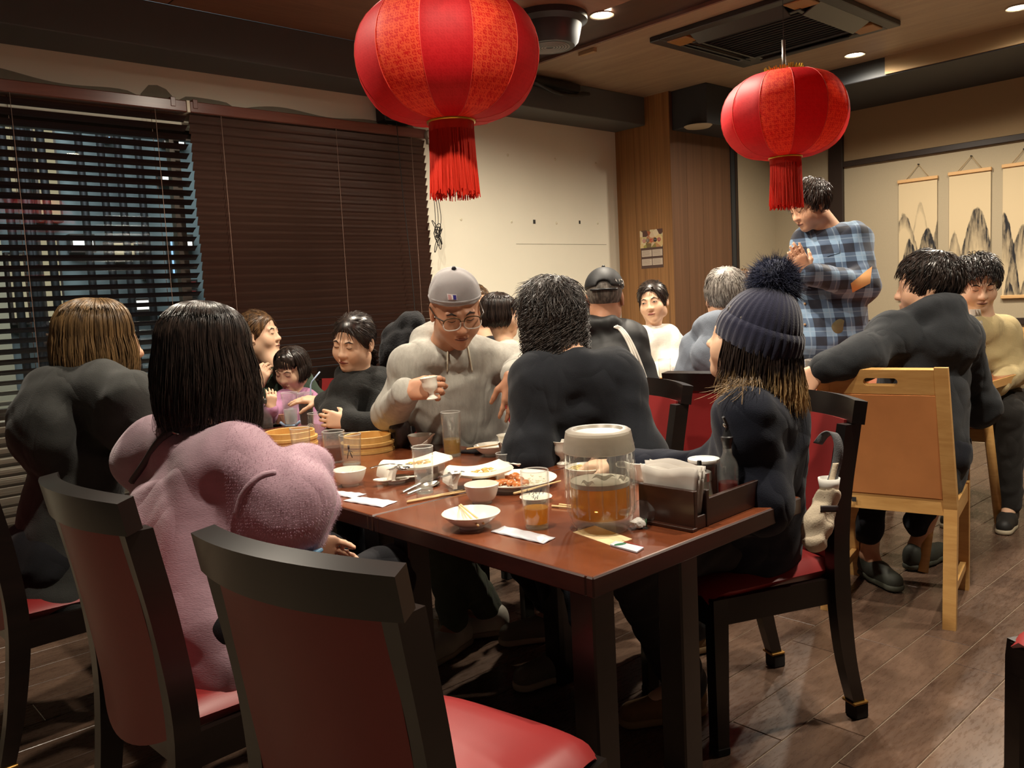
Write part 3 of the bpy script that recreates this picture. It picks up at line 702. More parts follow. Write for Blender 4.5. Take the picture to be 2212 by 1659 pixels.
def lantern(c, R, label, rot, rodlen):
    rt = root('paper_lantern', (c.x, c.y, c.z-R*1.3), label, 'lantern', 'red hanging lanterns')
    n = 12; HH = .655*R; nz = 18; ns = 60; v = []; f = []
    prof = lambda t: (.25+.75*max(0, math.cos(t*PI/2))**.82, math.sin(t*PI/2))
    for i in range(nz+1):
        t = -1+2*i/nz; rr, zz = prof(t)
        for k in range(ns):
            a = 2*PI*k/ns; ph = (k % 5)/5
            r = R*rr*(1-.018*math.sin(PI*ph)*(1 if rr > .4 else 0))
            v.append((r*math.cos(a), r*math.sin(a), HH*zz))
    for i in range(nz):
        for k in range(ns): f.append([i*ns+k, i*ns+(k+1) % ns, (i+1)*ns+(k+1) % ns, (i+1)*ns+k])
    o = mk('shade', (v, f), M['lant'], rt, local=True); o.location = (0, 0, R*1.3); o.rotation_euler = (0, 0, rot)
    sm = []
    for k in range(12):
        a = 2*PI*k/12; sm.append(tube([(R*prof(-1+2*i/nz)[0]*1.002*math.cos(a), R*prof(-1+2*i/nz)[0]*1.002*math.sin(a), HH*prof(-1+2*i/nz)[1]) for i in range(nz+1)], .0012, 4))
    o = mk('seam_rib', join(*sm), M['lseam'], rt, local=True); o.location = (0, 0, R*1.3); o.rotation_euler = (0, 0, rot); o['kind'] = 'stuff'
    for nm, z, rr in (('gold_collar', HH*1.0, .30), ('gold_ring', -HH*1.0, .27)):
        o = mk(nm, lathe([(R*rr*.86, -.004), (R*rr*.98, -.006), (R*rr, 0), (R*rr*.97, .007), (R*rr*.86, .006)], 40, (0, 0, z), True), M['foil'], rt, local=True); o.location = (0, 0, R*1.3)
    tf = []
    for k in range(56):
        a = 2*PI*k/56; x, y = R*.27*math.cos(a), R*.27*math.sin(a); h = random.uniform(.012, .03)
        tf.append(hexa([(x-.003, y-.003, HH), (x+.003, y-.003, HH), (x+.003, y+.003, HH), (x-.003, y+.003, HH)] + [(x*1.1-.002, y*1.1-.002, HH+h), (x*1.1+.002, y*1.1-.002, HH+h), (x*1.1+.002, y*1.1+.002, HH+h), (x*1.1-.002, y*1.1+.002, HH+h)]))
    o = mk('foil_frill', join(*tf), M['foil'], rt, local=True, smooth=False); o.location = (0, 0, R*1.3); o['kind'] = 'stuff'
    # fringe: several hundred threads in three rings
    rr = R*.235; fr = []; Lf = R*.80
    for ring_, cnt in ((1.0, 150), (.9, 110), (.75, 70)):
        for k in range(cnt):
            a = 2*PI*(k+random.random())/cnt; x, y = rr*ring_*math.cos(a), rr*ring_*math.sin(a)
            L = Lf*random.uniform(.93, 1.04); dx, dy = random.uniform(-.006, .006), random.uniform(-.006, .006); w = random.uniform(.0022, .0036)
            sp = 1.08
            fr.append(tube([(x, y, -HH), (x*1.02+dx*.4, y*1.02+dy*.4, -HH-L*.5), (x*sp+dx, y*sp+dy, -HH-L)], [w, w, w*.6], 3, False))
    o = mk('tassel', join(*fr), M['fringe'], rt, local=True); o.location = (0, 0, R*1.3); o['kind'] = 'stuff'
    o = mk('tassel_band', lathe([(R*.245, -HH-.03), (R*.25, -HH)], 40), M['fringe'], rt, local=True); o.location = (0, 0, R*1.3)
    o = mk('rod', tube([(0, 0, HH-.02), (0, 0, HH+rodlen)], .008, 10), M['steel'], rt, local=True); o.location = (0, 0, R*1.3)
    o = mk('wire', tube([(0, 0, HH+rodlen), (0, 0, ZC-c.z)], .0012, 5), M['black'], rt, local=True); o.location = (0, 0, R*1.3)
    return rt
D1, D2 = 2.5, 3.62
lantern(V(967, 128, D1), 200/FPX*D1, 'larger red brocade lantern hanging nearest the camera over the tables', math.radians(-24), .16)
lantern(V(1695, 250, D2), 134/FPX*D2, 'smaller looking red brocade lantern further back, before the man in plaid', math.radians(-22), .14)
# ================================================================== THINGS ON THE TABLES
M['china'] = plain('white china', (236, 230, 216), .18, spec=.5)
M['china2'] = plain('bluish white china', (224, 226, 224), .18)
M['glass'] = glassy('clear drinking glass', (.97, .98, .97), diffuse=.05, dcol=(.9, .9, .86))
M['rim_glint'] = glassy('painted rim highlight', (.95, .95, .94), diffuse=.45, dcol=(.9, .9, .86)); M['footg'] = glassy('thick glass foot', (.92, .93, .92), diffuse=.2, dcol=(.85, .85, .8))
M['beer'] = glassy('amber beer', (.95, .72, .24), diffuse=.5, dcol=s2l((232, 170, 44)), ior=1.33)
M['beer2'] = glassy('pale beer', (.92, .74, .30), diffuse=.30, dcol=s2l((214, 176, 76)), ior=1.33)
M['foam'] = plain('thin beer foam', (214, 204, 186), .8)
M['tea'] = glassy('brown tea', (.52, .24, .10), diffuse=.45, dcol=s2l((140, 78, 46)), ior=1.33)
M['cola'] = glassy('cola', (.16, .06, .03), diffuse=.45, dcol=s2l((66, 30, 20)), ior=1.33)
M['ice'] = glassy('ice cube', (.94, .97, .98), diffuse=.25, dcol=(.9, .92, .92), ior=1.31)
M['melt'] = glassy('icy water', (.93, .95, .95), diffuse=.3, dcol=(.86, .88, .86), ior=1.33)
M['cutlery'] = plain('stainless steel', (200, 198, 192), .2, 1)
M['chop'] = plain('pale disposable chopstick wood', (226, 190, 136), .6, var=.08, vscale=60)
M['paper'] = plain('white paper', (232, 228, 220), .8)
M['packet'] = plain('white plastic film packet', (214, 214, 222), .3, var=.05, vscale=60, bump=.25, bscale=60, bdist=.002)
M['bamboo'] = wood('steamer bamboo', (196, 148, 78), (224, 182, 112), (20, 20, 3), .5, bump=.02)
M['tray'] = wood('dark lacquered box', (44, 22, 16), (62, 34, 24), (3, 3, 18), .3, coat=.3)
M['napkin'] = cloth_trans('white napkin paper', (228, 222, 214), .25, .9)
def bowl(px, py, r, h, label, group='white china', foot=.45, mat='china', z=TZ, flare=.75, name='bowl', cat='bowl'):
    c = onz(px, py, z); f = r*foot; t = .004
    pr = [(0, .004), (f*.8, .004), (f*.86, 0), (f, 0), (f, .006)]
    out = [(f+(r-f)*(k/8)**flare, .006+(h-.006)*(k/8)**1.25) for k in range(1, 9)]
    inn = [(max(0, a-t), max(.010, b)) for a, b in out[::-1]]; inn[0] = (r-t*.5, h+.0015)
    return put(mk(name, lathe(pr+out+inn+[(f*.8, .0095), (0, .0095)], 36, tuple(c)), M[mat], sharp=40), label, cat, group)
def spoon(p0, p1, label, z=None, china=True, group='spoons', dip=.0):
    """ladle-end at p1"""
    a, b = Vector(p0), Vector(p1); L = (b-a).length; d = (b-a)/L; sd = d.cross(Vector((0, 0, 1))).normalized(); up = sd.cross(d)
    def fn(u, v):
        e = 2*v-1; w = (.0055+.001*u if u < .5 else .0065+(.0135 if china else .016)*math.sin(PI*min(1, (u-.5)/.5*.93+.0))**.8)
        if u > .99: w *= .25
        dep = 0 if u < .5 else .009*math.sin(PI*(u-.5)/.5)*(1-e*e)
        return a+d*(L*u)+sd*(w*e)+up*(-dep+(.002*(1-e*e) if u < .5 else 0))
    return thing('spoon' if china else 'metal_spoon', sheet(fn, 20, 6, .0025 if china else .0014), M['china'] if china else M['cutlery'], label, 'spoon', group, sharp=60)
def fork(p0, p1, label):
    a, b = Vector(p0), Vector(p1); L = (b-a).length; d = (b-a)/L; sd = d.cross(Vector((0, 0, 1))).normalized()
    def fn(u, v):
        e = 2*v-1; w = .004+(.009 if u > .75 else .009*max(0, (u-.6)/.15)); return a+d*(L*.78*u)+sd*(w*e)+Vector((0, 0, .006*math.sin(PI*u)))
    e0 = a+d*(L*.78); parts = [sheet(fn, 14, 3, .0014)]
    for k in range(4): parts.append(tube([e0+sd*(-.0105+.007*k), e0+d*(L*.12)+sd*(-.0105+.007*k)-Vector((0, 0, .004)), b+sd*(-.0095+.0063*k)], .0014, 5))
    return thing('fork', join(*parts), M['cutlery'], label, 'fork', 'steel cutlery on the platters')
def glass(px, py, rb, rt_, h, label, fill=0, fmat='beer', z=TZ, group='drinking glasses', flute=None, foam=False, name='drinking_glass', base=.012):
    c = onz(px, py, z); rf = flute or (lambda t: rb+(rt_-rb)*t)
    n = 10; out = [(rf(k/n), h*k/n) for k in range(n+1)]; t = .0018
    inn = [(rf(k/n)-t, h*k/n) for k in range(n, -1, -1) if h*k/n > base] + [(rf(0)-t*1.5, base)]
    o = mk(name, lathe([(0, 0.0005), (rb*.9, 0)]+out+[(rt_-t*.5, h+.001)]+inn+[(0, base-.001)], 36, tuple(c)), M['glass'], sharp=50)
    put(o, label, 'glass', group)
    mk('rim', lathe([(rt_-t*.9, h-.001), (rt_-t*.5, h+.0016), (rt_+.0004, h)], 36, tuple(c)), M['rim_glint'], o)  # added pale ring, a highlight painted along the glass edge
    mk('foot', lathe([(0, .0006), (rb*.97, .0008), (rb*1.0, .004), (rb*.9, base*.8), (0, base*.8)], 30, tuple(c)), M['footg'], o)
    if fill:
        m = 8; pr = [(0, base+.0005)] + [(rf((base+(fill-base)*k/m)/h)-t-.0006, base+.0006+(fill-base)*k/m) for k in range(m+1)] + [(0, fill+.0006)]
        mk('drink', lathe(pr, 32, tuple(c)), M[fmat], o, sharp=40)
        if foam: mk('foam', lathe([(0, fill+.001), (rf(fill/h)-t-.001, fill+.001), (rf(fill/h)-t-.001, fill+.004), (0, fill+.0035)], 32, tuple(c)), M['foam'], o, sharp=40)
    return o
def stick(a, b, label, r=.003):
    return thing('chopstick', tube([a, b], [r, r*.72], 6), M['chop'], label, 'chopstick', 'pale wooden chopsticks')
U = Vector((0, 0, 1))
def at(px, py, h=0.0): return onz(px, py, TZ+h)
# --- beer pitcher
c = onz(1300, 1140, TZ); pt = root('beer_pitcher', c, 'clear beer pitcher with frosted lid, a third full of beer', 'pitcher')
def pr_(t): return .058+.018*min(1, t*4)**.6
hh = .19
out = [(0, .0005), (.05, 0)] + [(pr_(k/14)+.0008*(k % 2), hh*k/14) for k in range(15)]
inn = [(pr_(k/14)-.009, hh*k/14) for k in range(14, 1, -1)] + [(.052, .026), (.03, .021), (0, .02)]
mk('jug', lathe(out+inn, 44, tuple(c)), M['glass'], pt, sharp=50)
mk('flute', join(*[tube([(c.x+(pr_(k/10)+.0006)*math.cos(a), c.y+(pr_(k/10)+.0006)*math.sin(a), c.z+hh*k/10) for k in range(2, 11)], .0022, 5) for a in np.linspace(0, 2*PI, 17)[:-1]]), M['glass'], pt)
fl_ = .098
mk('beer', lathe([(0, .0215), (.03, .0225), (.0515, .0275)] + [(pr_(z/hh)-.0098, z) for z in np.linspace(.03, fl_, 8)] + [(0, fl_)], 40, tuple(c)), M['beer'], pt, sharp=40)
mk('foam', lathe([(0, fl_+.0005), (pr_(.5)-.0105, fl_+.0005), (pr_(.5)-.0105, fl_+.011), (.05, fl_+.008), (0, fl_+.008)], 40, tuple(c)), M['foam'], pt, sharp=40)
M['frost'] = glassy('frosted lid plastic', (.8, .79, .76), diffuse=.62, dcol=s2l((206, 198, 184)), rough=.35)
mk('lid', lathe([(.0, hh+.028), (.05, hh+.028), (.055, hh+.034), (.066, hh+.034), (.072, hh+.03), (.079, hh-.008), (.08, hh-.014), (.077, hh-.016), (.074, hh-.01), (.069, hh+.024), (0, hh+.022)], 48, tuple(c)), M['frost'], pt, sharp=35)
hd = Vector((-.70, -.71, 0))*.0; vd = Vector((_w.x, _w.y, 0)).normalized()*-1; rd = Vector((vd.y, -vd.x, 0))*-1
hdir = (vd*.86+rd*-.5).normalized()
hdir = (vd*.86 + Vector((_r.x, _r.y, 0)).normalized()*.5).normalized()
hp = [c+hdir*.072+U*.155, c+hdir*.10+U*.157, c+hdir*.116+U*.145, c+hdir*.116+U*.09, c+hdir*.108+U*.06, c+hdir*.074+U*.05]
mk('handle', tube(bez(hp, 5), .0075, 8, flat=1.25), M['glass'], pt)
M['drip'] = glassy('dried foam film', (.9, .9, .86), diffuse=.5, dcol=(.85, .84, .8))
mk('foam_trace', join(*[sheet(lambda u, v, a0=a0, w=w, z0=z0: Vector((c.x+.0655*math.cos(a0+w*u), c.y+.0655*math.sin(a0+w*u), c.z+z0+.010*v*math.sin(PI*u)+.004*math.sin(9*u))), 10, 2, .0005) for a0, w, z0 in ((3.6, .8, .125), (4.5, .5, .118), (3.2, .5, .112), (5.1, .6, .12))]), M['drip'], pt)
# paper and wrapper by the pitcher
M['kraft'] = plain('cream paper wrapper', (222, 198, 152), .7)
a, b, d_, e = at(1236, 1152), at(1300, 1118), at(1405, 1165), at(1330, 1196)
def flat_poly(pts, t, mat, name, label, cat, h0=.0006, group=None):
    n = len(pts); v = [tuple(p+U*h0) for p in pts] + [tuple(p+U*(h0+t)) for p in pts]
    f = [list(range(n))[::-1], list(range(n, 2*n))] + [[i, (i+1) % n, n+(i+1) % n, n+i] for i in range(n)]
    return thing(name, (v, f), mat, label, cat, group, smooth=False)
flat_poly([at(1238, 1150), at(1322, 1180), at(1366, 1165), at(1285, 1136)], .0008, M['kraft'], 'paper_wrapper', 'cream paper wrapper lying under the beer pitcher', 'wrapper', 0)
pk = flat_poly([at(1330, 1172), at(1318, 1180), at(1376, 1196), at(1391, 1186)], .003, M['packet'], 'straw_packet', 'narrow white packet with a green oval in front of the pitcher', 'packet', .001)
mk('green_oval', xf(lathe([(0, .0006), (.014, .0006), (.014, 0)], 20), Matrix.Translation(at(1340, 1180)+U*.0042) @ Matrix.Rotation(-.35, 4, 'Z') @ Matrix.Diagonal((1, .42, 1, 1))), plain('green print', (44, 108, 76), .5), pk, smooth=False)
mk('red_line', tube([at(1345, 1172)+U*.0045, at(1391, 1186)+U*.0045], .0005, 4), plain('red print', (190, 50, 60), .5), pk)
def crumple(px, py, R, seed, mat, name, label, cat, squash=.75, n=14, rough=.35):
    rg = np.random.default_rng(seed); K = rg.normal(size=(14, 3)); K /= np.linalg.norm(K, axis=1)[:, None]; ofs = rg.uniform(.55, 1.0, 14)
    bm = bmesh.new(); bmesh.ops.create_icosphere(bm, subdivisions=3, radius=1)
    for v in bm.verts:
        p = np.array(v.co); r = min((o_/max(1e-3, p@k)) if p@k > .05 else 9 for k, o_ in zip(K, ofs)); r = min(r, 1.25)
        r *= 1-rough*.25*abs(math.sin(7*p[0]+seed)*math.sin(6*p[1]+2*p[2]))
        v.co = Vector(p*r*R)
    z0 = min(v.co.z for v in bm.verts); zs = squash
    c_ = at(px, py)
    for v in bm.verts: v.co = Vector((v.co.x, v.co.y, (v.co.z-z0)*zs))+c_
    return thing(name, from_bm(bm), mat, label, cat, None, smooth=False)
M['film'] = glassy('clear crumpled film', (.93, .94, .94), diffuse=.10, dcol=(.9, .9, .9), rough=.08)
o = crumple(1392, 1128, .036, 5, M['film'], 'film_wrapper', 'crumpled clear film wrapper with white paper, right of the pitcher', 'wrapper')
oo = crumple(1378, 1140, .017, 9, M['paper'], 'crumpled_paper', 'x', 'x'); del oo['label'], oo['category']
oo.parent = o; oo.location = oo.location - o.location
M['greenp'] = plain('green print stripe', (60, 128, 84), .5)
p = at(1418, 1130); mk('green_stripe', tube([p+U*.006, p+U*.03+Vector((.014, .002, 0))], .0018, 5), M['greenp'], o)
p = at(1396, 1142); mk('green_stripe', tube([p+U*.004, p+U*.02+Vector((.006, .004, 0))], .0018, 5), M['greenp'], o)
# --- condiment box and napkin stand
def tpt(u, v): return Vector((1.482+.40*u, 1.058+.012*u+.13*v, TZ))
ux = (tpt(1, 0)-tpt(0, 0)).normalized(); uy = U.cross(ux)
def tbox(x0, x1, y0, y1, z0, z1, bev=.0015):
    o_ = Vector((1.475, 1.050, TZ)); m = Matrix.Translation(o_) @ Matrix.Rotation(math.atan2(ux.y, ux.x), 4, 'Z')
    return xf(box(x0, x1, y0, y1, z0, z1, bev), m)
TO = Matrix.Translation(Vector((1.475, 1.050, TZ))) @ Matrix.Rotation(math.atan2(ux.y, ux.x), 4, 'Z')
tr = root('condiment_box', TO @ Vector((.25, .07, 0)), 'dark lacquered condiment box with napkin slot on the near table', 'condiment box')
mk('front_board', tbox(.05, .39, 0, .010, 0, .062), M['tray'], tr, smooth=False)
mk('back_board', tbox(.05, .39, .135, .145, 0, .062), M['tray'], tr, smooth=False)
mk('end_board', tbox(.38, .39, .010, .135, 0, .062), M['tray'], tr, smooth=False)
mk('bottom_board', tbox(.05, .38, .010, .135, .002, .010, 0), M['tray'], tr, smooth=False)
mk('napkin_slot', join(tbox(.038, .05, -.002, .147, 0, .082), tbox(-.008, .004, -.002, .147, 0, .088), tbox(.004, .038, .0, .008, 0, .03), tbox(.004, .038, .137, .145, 0, .03), tbox(-.02, .0, -.003, .148, 0, .008)), M['tray'], tr, smooth=False)
nk = []
for k in range(13):
    y0 = .004+.0005*k; x = .007+.0024*k; rr_ = random.uniform
    top = .118+.012*math.sin(k*1.3)+(.02 if k in (7, 8) else 0); tl = rr_(-.004, .004)
    def nf(u, v, x=x, top=top, tl=tl, k=k):
        e = 2*u-1
        return TO @ Vector((x+tl*v*v*1.6+.0022*math.sin(9*u+k)*v, .072+e*(.058+.018*v), .006+(top-.006)*v+.006*math.sin(6*u+k*.7)*v))
    nk.append(sheet(nf, 14, 6, .0007))
npk = mk('napkin', nk[0], M['napkin'], loc=TO @ Vector((.02, .07, .02))); put(npk, 'white paper napkins standing in the slot of the condiment box', 'napkin', 'paper napkins in the condiment box')
for v_ in nk[1:]: put(mk('napkin', v_, M['napkin'], loc=TO @ Vector((.02, .07, .02))), 'white paper napkins standing in the slot of the condiment box', 'napkin', 'paper napkins in the condiment box')
def on_tray(x, y): return TO @ Vector((x, y, .0102))
# vinegar dispenser
c = on_tray(.112, .062); vd_ = root('oil_dispenser', c, 'squat glass dispenser with steel collar and pale yellow vinegar', 'dispenser')
mk('glass_body', lathe([(0, .0003), (.032, 0), (.033, .006), (.024, .072), (.0225, .072), (.031, .008), (0, .006)], 32, tuple(c)), M['glass'], vd_, sharp=40)
mk('vinegar', lathe([(0, .0065), (.0302, .0085), (.0275, .034), (0, .034)], 28, tuple(c)), glassy('yellow vinegar', (.93, .86, .42), diffuse=.25, dcol=s2l((214, 196, 110)), ior=1.33), vd_, sharp=40)
mk('steel_collar', lathe([(0, .0725), (.026, .0725), (.026, .092), (.022, .094), (0, .094)], 32, tuple(c)), M['steel'], vd_, sharp=35)
mk('black_spout', join(lathe([(0, .0945), (.015, .0945), (.015, .098), (.006, .1), (.005, .118), (0, .118)], 20, tuple(c))), M['black'], vd_, sharp=35)
# chili jar
c = on_tray(.185, .098); cj = root('chili_jar', c, 'glass jar of dark red chili paste under a white plastic lid', 'jar')
mk('glass_body', lathe([(0, .0003), (.03, 0), (.033, .01), (.033, .098), (.031, .098), (.031, .012), (0, .006)], 32, tuple(c)), M['glass'], cj, sharp=40)
mk('chili_paste', lathe([(0, .0065), (.0303, .0125), (.0303, .09), (0, .09)], 28, tuple(c)), plain('dark chili paste', (110, 44, 22), .5, var=.25, vscale=90), cj, sharp=40)
mk('white_lid', lathe([(0, .099), (.037, .099), (.038, .103), (.037, .107), (.033, .107), (.031, .105), (0, .105)], 36, tuple(c)), plain('translucent white lid', (226, 222, 214), .45), cj, sharp=35)
# chili oil bottle
c = on_tray(.215, .052); cb = root('oil_bottle', c, 'slim glass bottle of red chili oil with black pour spout', 'bottle')
mk('glass_body', lathe([(0, .0003), (.024, 0), (.025, .004), (.025, .086), (.022, .1), (.0125, .114), (.011, .122), (.011, .146), (.0095, .146), (.0095, .12), (.02, .1), (.023, .086), (.023, .006), (0, .005)], 32, tuple(c)), M['glass'], cb, sharp=40)
mk('chili_oil', lathe([(0, .0055), (.0224, .0065), (.0224, .05), (0, .05)], 28, tuple(c)), glassy('red chili oil', (.80, .10, .03), diffuse=.25, dcol=s2l((190, 40, 16)), ior=1.4), cb, sharp=40)
mk('pour_spout', join(lathe([(0, .13), (.009, .13), (.013, .147), (.0145, .15), (.0145, .158), (.011, .16), (.006, .175), (0, .175)], 20, tuple(c)), tube([c+U*.172, c+U*.186, c+U*.196-ux*.006, c+U*.207-ux*.014], [.005, .0045, .004, .0035], 8)), M['black'], cb, sharp=40)
mk('spout_lever', tube([c+U*.178, c+U*.19-ux*.012], .003, 6), M['steel'], cb)
thing('paper_slip', xf(box(.235, .36, .03, .12, .0105, .012), TO), M['paper'], 'white paper slip lying in the condiment box', 'paper', smooth=False)
thing('black_remote', mv(lathe([(0, .001), (.018, 0), (.022, .008), (.019, .02), (.01, .026), (0, .027)], 24), *at(1407, 1098)), plain('glossy black plastic', (24, 24, 26), .2), 'small round black gadget behind the napkin stand', 'gadget')
# --- near table
glass(1160, 1140, .026, .032, .132, 'ribbed beer glass with a little amber beer, left of the pitcher', .047, 'beer', flute=lambda t: .026+.0065*min(1, t*1.7)**.8, group='drinking glasses')
g = bpy.data.objects['drinking_glass']; c = Vector(g.location)
mk('print', join(*[tube([(c.x+.0335*math.cos(a), c.y+.0335*math.sin(a), c.z+.088+.004*math.sin(k*2.3)-(.012 if k > 13 else 0)), (c.x+.0335*math.cos(a+.06), c.y+.0335*math.sin(a+.06), c.z+.092+.004*math.cos(k*1.7)-(.012 if k > 13 else 0))], .0007, 4) for k, a in enumerate([3.35+.085*i for i in range(14)]+[3.7+.09*i for i in range(5)])]), plain('dark lettering print', (60, 50, 70), .5), g)
bowl(1019, 1138, .068, .034, 'shallow white bowl with chopsticks laid in it', foot=.42)
stick(at(1033, 1136, .020), at(992, 1092, .037), 'chopstick in the shallow bowl, nearer one of the pair')
stick(at(1045, 1131, .020), at(995, 1090, .0395), 'chopstick in the shallow bowl, farther one of the pair')
M['crumb'] = plain('orange sauce', (214, 138, 70), .35)
def blob(px, py, r, h, lift, seed, sx=1, rz=0):
    rg = np.random.default_rng(seed); bm = bmesh.new(); bmesh.ops.create_icosphere(bm, subdivisions=2, radius=r); k = rg.normal(size=3)*60
    for v in bm.verts:
        n_ = v.co.normalized(); v.co = Vector((v.co.x*sx, v.co.y, v.co.z*h))*(1+.18*math.sin(n_.x*4+k[0])*math.sin(n_.y*5+k[1]))
    return xf(from_bm(bm), Matrix.Translation(at(px, py)+U*lift) @ Matrix.Rotation(rz, 4, 'Z'))
put(mk('sauce_crumb', join(blob(1001, 1124, .006, .5, .0105, 3), blob(1031, 1114, .005, .6, .014, 4)), M['crumb']), 'orange sauce crumbs in the shallow bowl', 'food', kind='stuff')
bowl(1042, 1085, .045, .048, 'deep white bowl in front of the plate of prawns', foot=.55, flare=.5)
bowl(1158, 1082, .042, .012, 'small white saucer behind the ribbed beer glass', name='saucer', cat='saucer', foot=.6)
# big plate of prawns
c = onz(1112, 1050, TZ); bp = thing('plate', lathe([(0, .003), (.06, .003), (.065, 0), (.072, 0), (.074, .006), (.115, .021), (.118, .0235), (.113, .0235), (.072, .0115), (.06, .0095), (0, .0095)], 48, tuple(c)), M['china'], 'large round white plate with prawns in orange sauce and rice', 'plate', 'white china', sharp=40)
M['prawn'] = plain('prawn in chili sauce', (188, 112, 58), .3, var=.2, vscale=50, subsurface_weight=.15)
PR = [(1062, 1050), (1080, 1043), (1098, 1046), (1112, 1040), (1124, 1049), (1088, 1054), (1104, 1056), (1118, 1060), (1074, 1057), (1134, 1056)]
for i, (px, py) in enumerate(PR):
    put(mk('prawn', blob(px, py, .012, .75, .017, 20+i, 1.5, i*1.1), M['prawn']), 'orange sauced prawn on the large white plate', 'prawn', 'prawns on the plate')
M['ricem'] = plain('white shredded cabbage', (226, 214, 176), .6)
rc = []
for k in range(170):
    a = random.uniform(0, 2*PI); rr = random.uniform(.03, .088); p = c+Vector((rr*math.cos(a), rr*math.sin(a), .012+random.uniform(0, .006)+max(0, (rr-.07)*.3)))
    if math.sin(a-2.2) < -.2 and random.random() < .8: continue
    dd = Vector((random.uniform(-1, 1), random.uniform(-1, 1), random.uniform(-.2, .3)))*.008
    rc.append(tube([p, p+dd], .0011, 4))
put(mk('cabbage_shreds', join(*rc), M['ricem']), 'pale cabbage shreds scattered on the large white plate', 'food', kind='stuff')
stick(at(1110, 1066, .024), at(1211, 1039, .022), 'chopstick resting over the right rim of the prawn plate')
stick(at(1208, 1090, .0035), at(1262, 1096, .0035), 'short visible chopstick left of the pitcher, upper one')
stick(at(1192, 1093, .0035), at(1258, 1099, .0035), 'short visible chopstick left of the pitcher, lower one')
stick(at(879, 1085, .0035), at(1012, 1060, .0035), 'long chopstick between the tall empty glass and the deep bowl, nearer one')
stick(at(881, 1083, .0035), at(1016, 1056, .0035), 'long chopstick between the tall empty glass and the deep bowl, farther one')
def packet(pts, label):
    P = [at(*p) for p in pts]
    def fn(u, v):
        p = (P[0]*(1-u)+P[1]*u)*(1-v)+(P[3]*(1-u)+P[2]*u)*v; e = min(u, 1-u)
        return p+U*(.0012+.005*math.sin(PI*v)**.6*min(1, max(0, e-.07)*9)+.0006*math.sin(23*u+9*v))
    o_ = thing('towel_packet', sheet(fn, 22, 8, -.0009), M['packet'], label, 'packet', 'wet towel packets')
    return o_
o = packet([(1060, 1150), (1174, 1176), (1200, 1163), (1090, 1138)], 'white wet towel packet in front of the ribbed beer glass')
packet([(741, 1083), (826, 1097), (859, 1084), (770, 1074)], 'white wet towel packet at the table edge by the pink sleeve, nearer one')
packet([(700, 1066), (760, 1077), (792, 1068), (728, 1063)], 'white wet towel packet by the pink sleeve, farther one under the bowl')
glass(918, 1064, .0235, .030, .128, 'tall empty glass in front of the white platters', .0, base=.016)
# --- spoons by the tall glass, lotus spoon saucer
spoon(at(868, 1063, .004), at(950, 1022, .012), 'steel spoon leaning behind the tall empty glass, upper one', china=False, group='steel cutlery on the platters')
spoon(at(878, 1067, .004), at(945, 1040, .006), 'steel spoon on the table behind the tall empty glass, lower one', china=False, group='steel cutlery on the platters')
bowl(857, 1042, .042, .014, 'small white saucer left of the tall empty glass', name='saucer', cat='saucer', foot=.6)
spoon(at(900, 1030, .014), at(806, 1038, .018), 'white china spoon across the small saucer', group='white china spoons')
bowl(757, 1048, .049, .047, 'white soup bowl beside the pink sleeve', foot=.5, flare=.55)
spoon(at(762, 1010, .052), at(748, 1040, .016), 'white china spoon standing in the bowl beside the pink sleeve', group='white china spoons')
# --- long curved platters
def platter(p_foot, p_far, w, label):
    a, b = onz(*p_foot, TZ), onz(p_far[0], p_far[1], TZ+.05); b.z = TZ; L = (b-a).length; d = (b-a)/L; sd = U.cross(d)
    def fn(u, v):
        e = 2*v-1
        if u < .2:
            t = u/.2; x = .13*L*(1-math.cos(t*PI/2)); z = .012+.038*math.sin(t*PI/2)
        else:
            t = (u-.2)/.8; x = .13*L+t*L*.87; z = .050-.011*math.sin(PI*t)
        k_ = min(1, u/.2); rim = max(.008*max(0, (abs(e)-.8)/.2)**1.2*k_, .008*max(0, (u-.93)/.07)**1.2)
        return a+d*x+sd*(w*e)+U*(z+rim)
    o_ = thing('platter', sheet(fn, 44, 14, .011), M['china'], label, 'platter', 'white curved platters', sharp=60)
    f2 = b-d*.03
    mk('foot', xf(box(-.012, .012, -w*.8, w*.8, 0, .038, .003), Matrix.Translation(f2) @ Matrix.Rotation(math.atan2(d.y, d.x), 4, 'Z')), M['china'], o_, smooth=False)
    return o_, a, d, sd, L
def leftovers(A, label, seed):
    o_, a, d, sd, L = A; rg = random.Random(seed); parts = []
    for k in range(26):
        p = a+d*(L*rg.uniform(.42, .8))+sd*rg.uniform(-.03, .03)+U*.0405
        bm = bmesh.new(); bmesh.ops.create_icosphere(bm, subdivisions=1, radius=rg.uniform(.003, .009))
        for v in bm.verts: v.co = Vector((v.co.x*1.3, v.co.y, v.co.z*.5))+p
        parts.append(from_bm(bm))
    put(mk('food_scraps', join(*parts), plain('yellow brown food scraps', (206, 160, 84), .5, var=.25, vscale=60)), label, 'food', kind='stuff')
A1 = platter((830, 1043), (958, 985), .052, 'white curved platter with fork, left of the tall empty glass')
A2 = platter((968, 1058), (1092, 1004), .054, 'white curved platter with food scraps, right of the tall empty glass')
leftovers(A1, 'yellow brown scraps on the platter left of the tall glass', 3); leftovers(A2, 'yellow brown scraps on the platter right of the tall glass', 4)
fork(at(800, 1012, .062), at(886, 1002, .05), 'steel fork lying over the left platter')
spoon(at(838, 1016, .056), at(880, 1008, .052), 'steel spoon lying across the left platter', china=False, group='steel cutlery on the platters')
spoon(at(950, 1032, .060), at(995, 1018, .050), 'steel spoon lying across the right platter', china=False, group='steel cutlery on the platters')
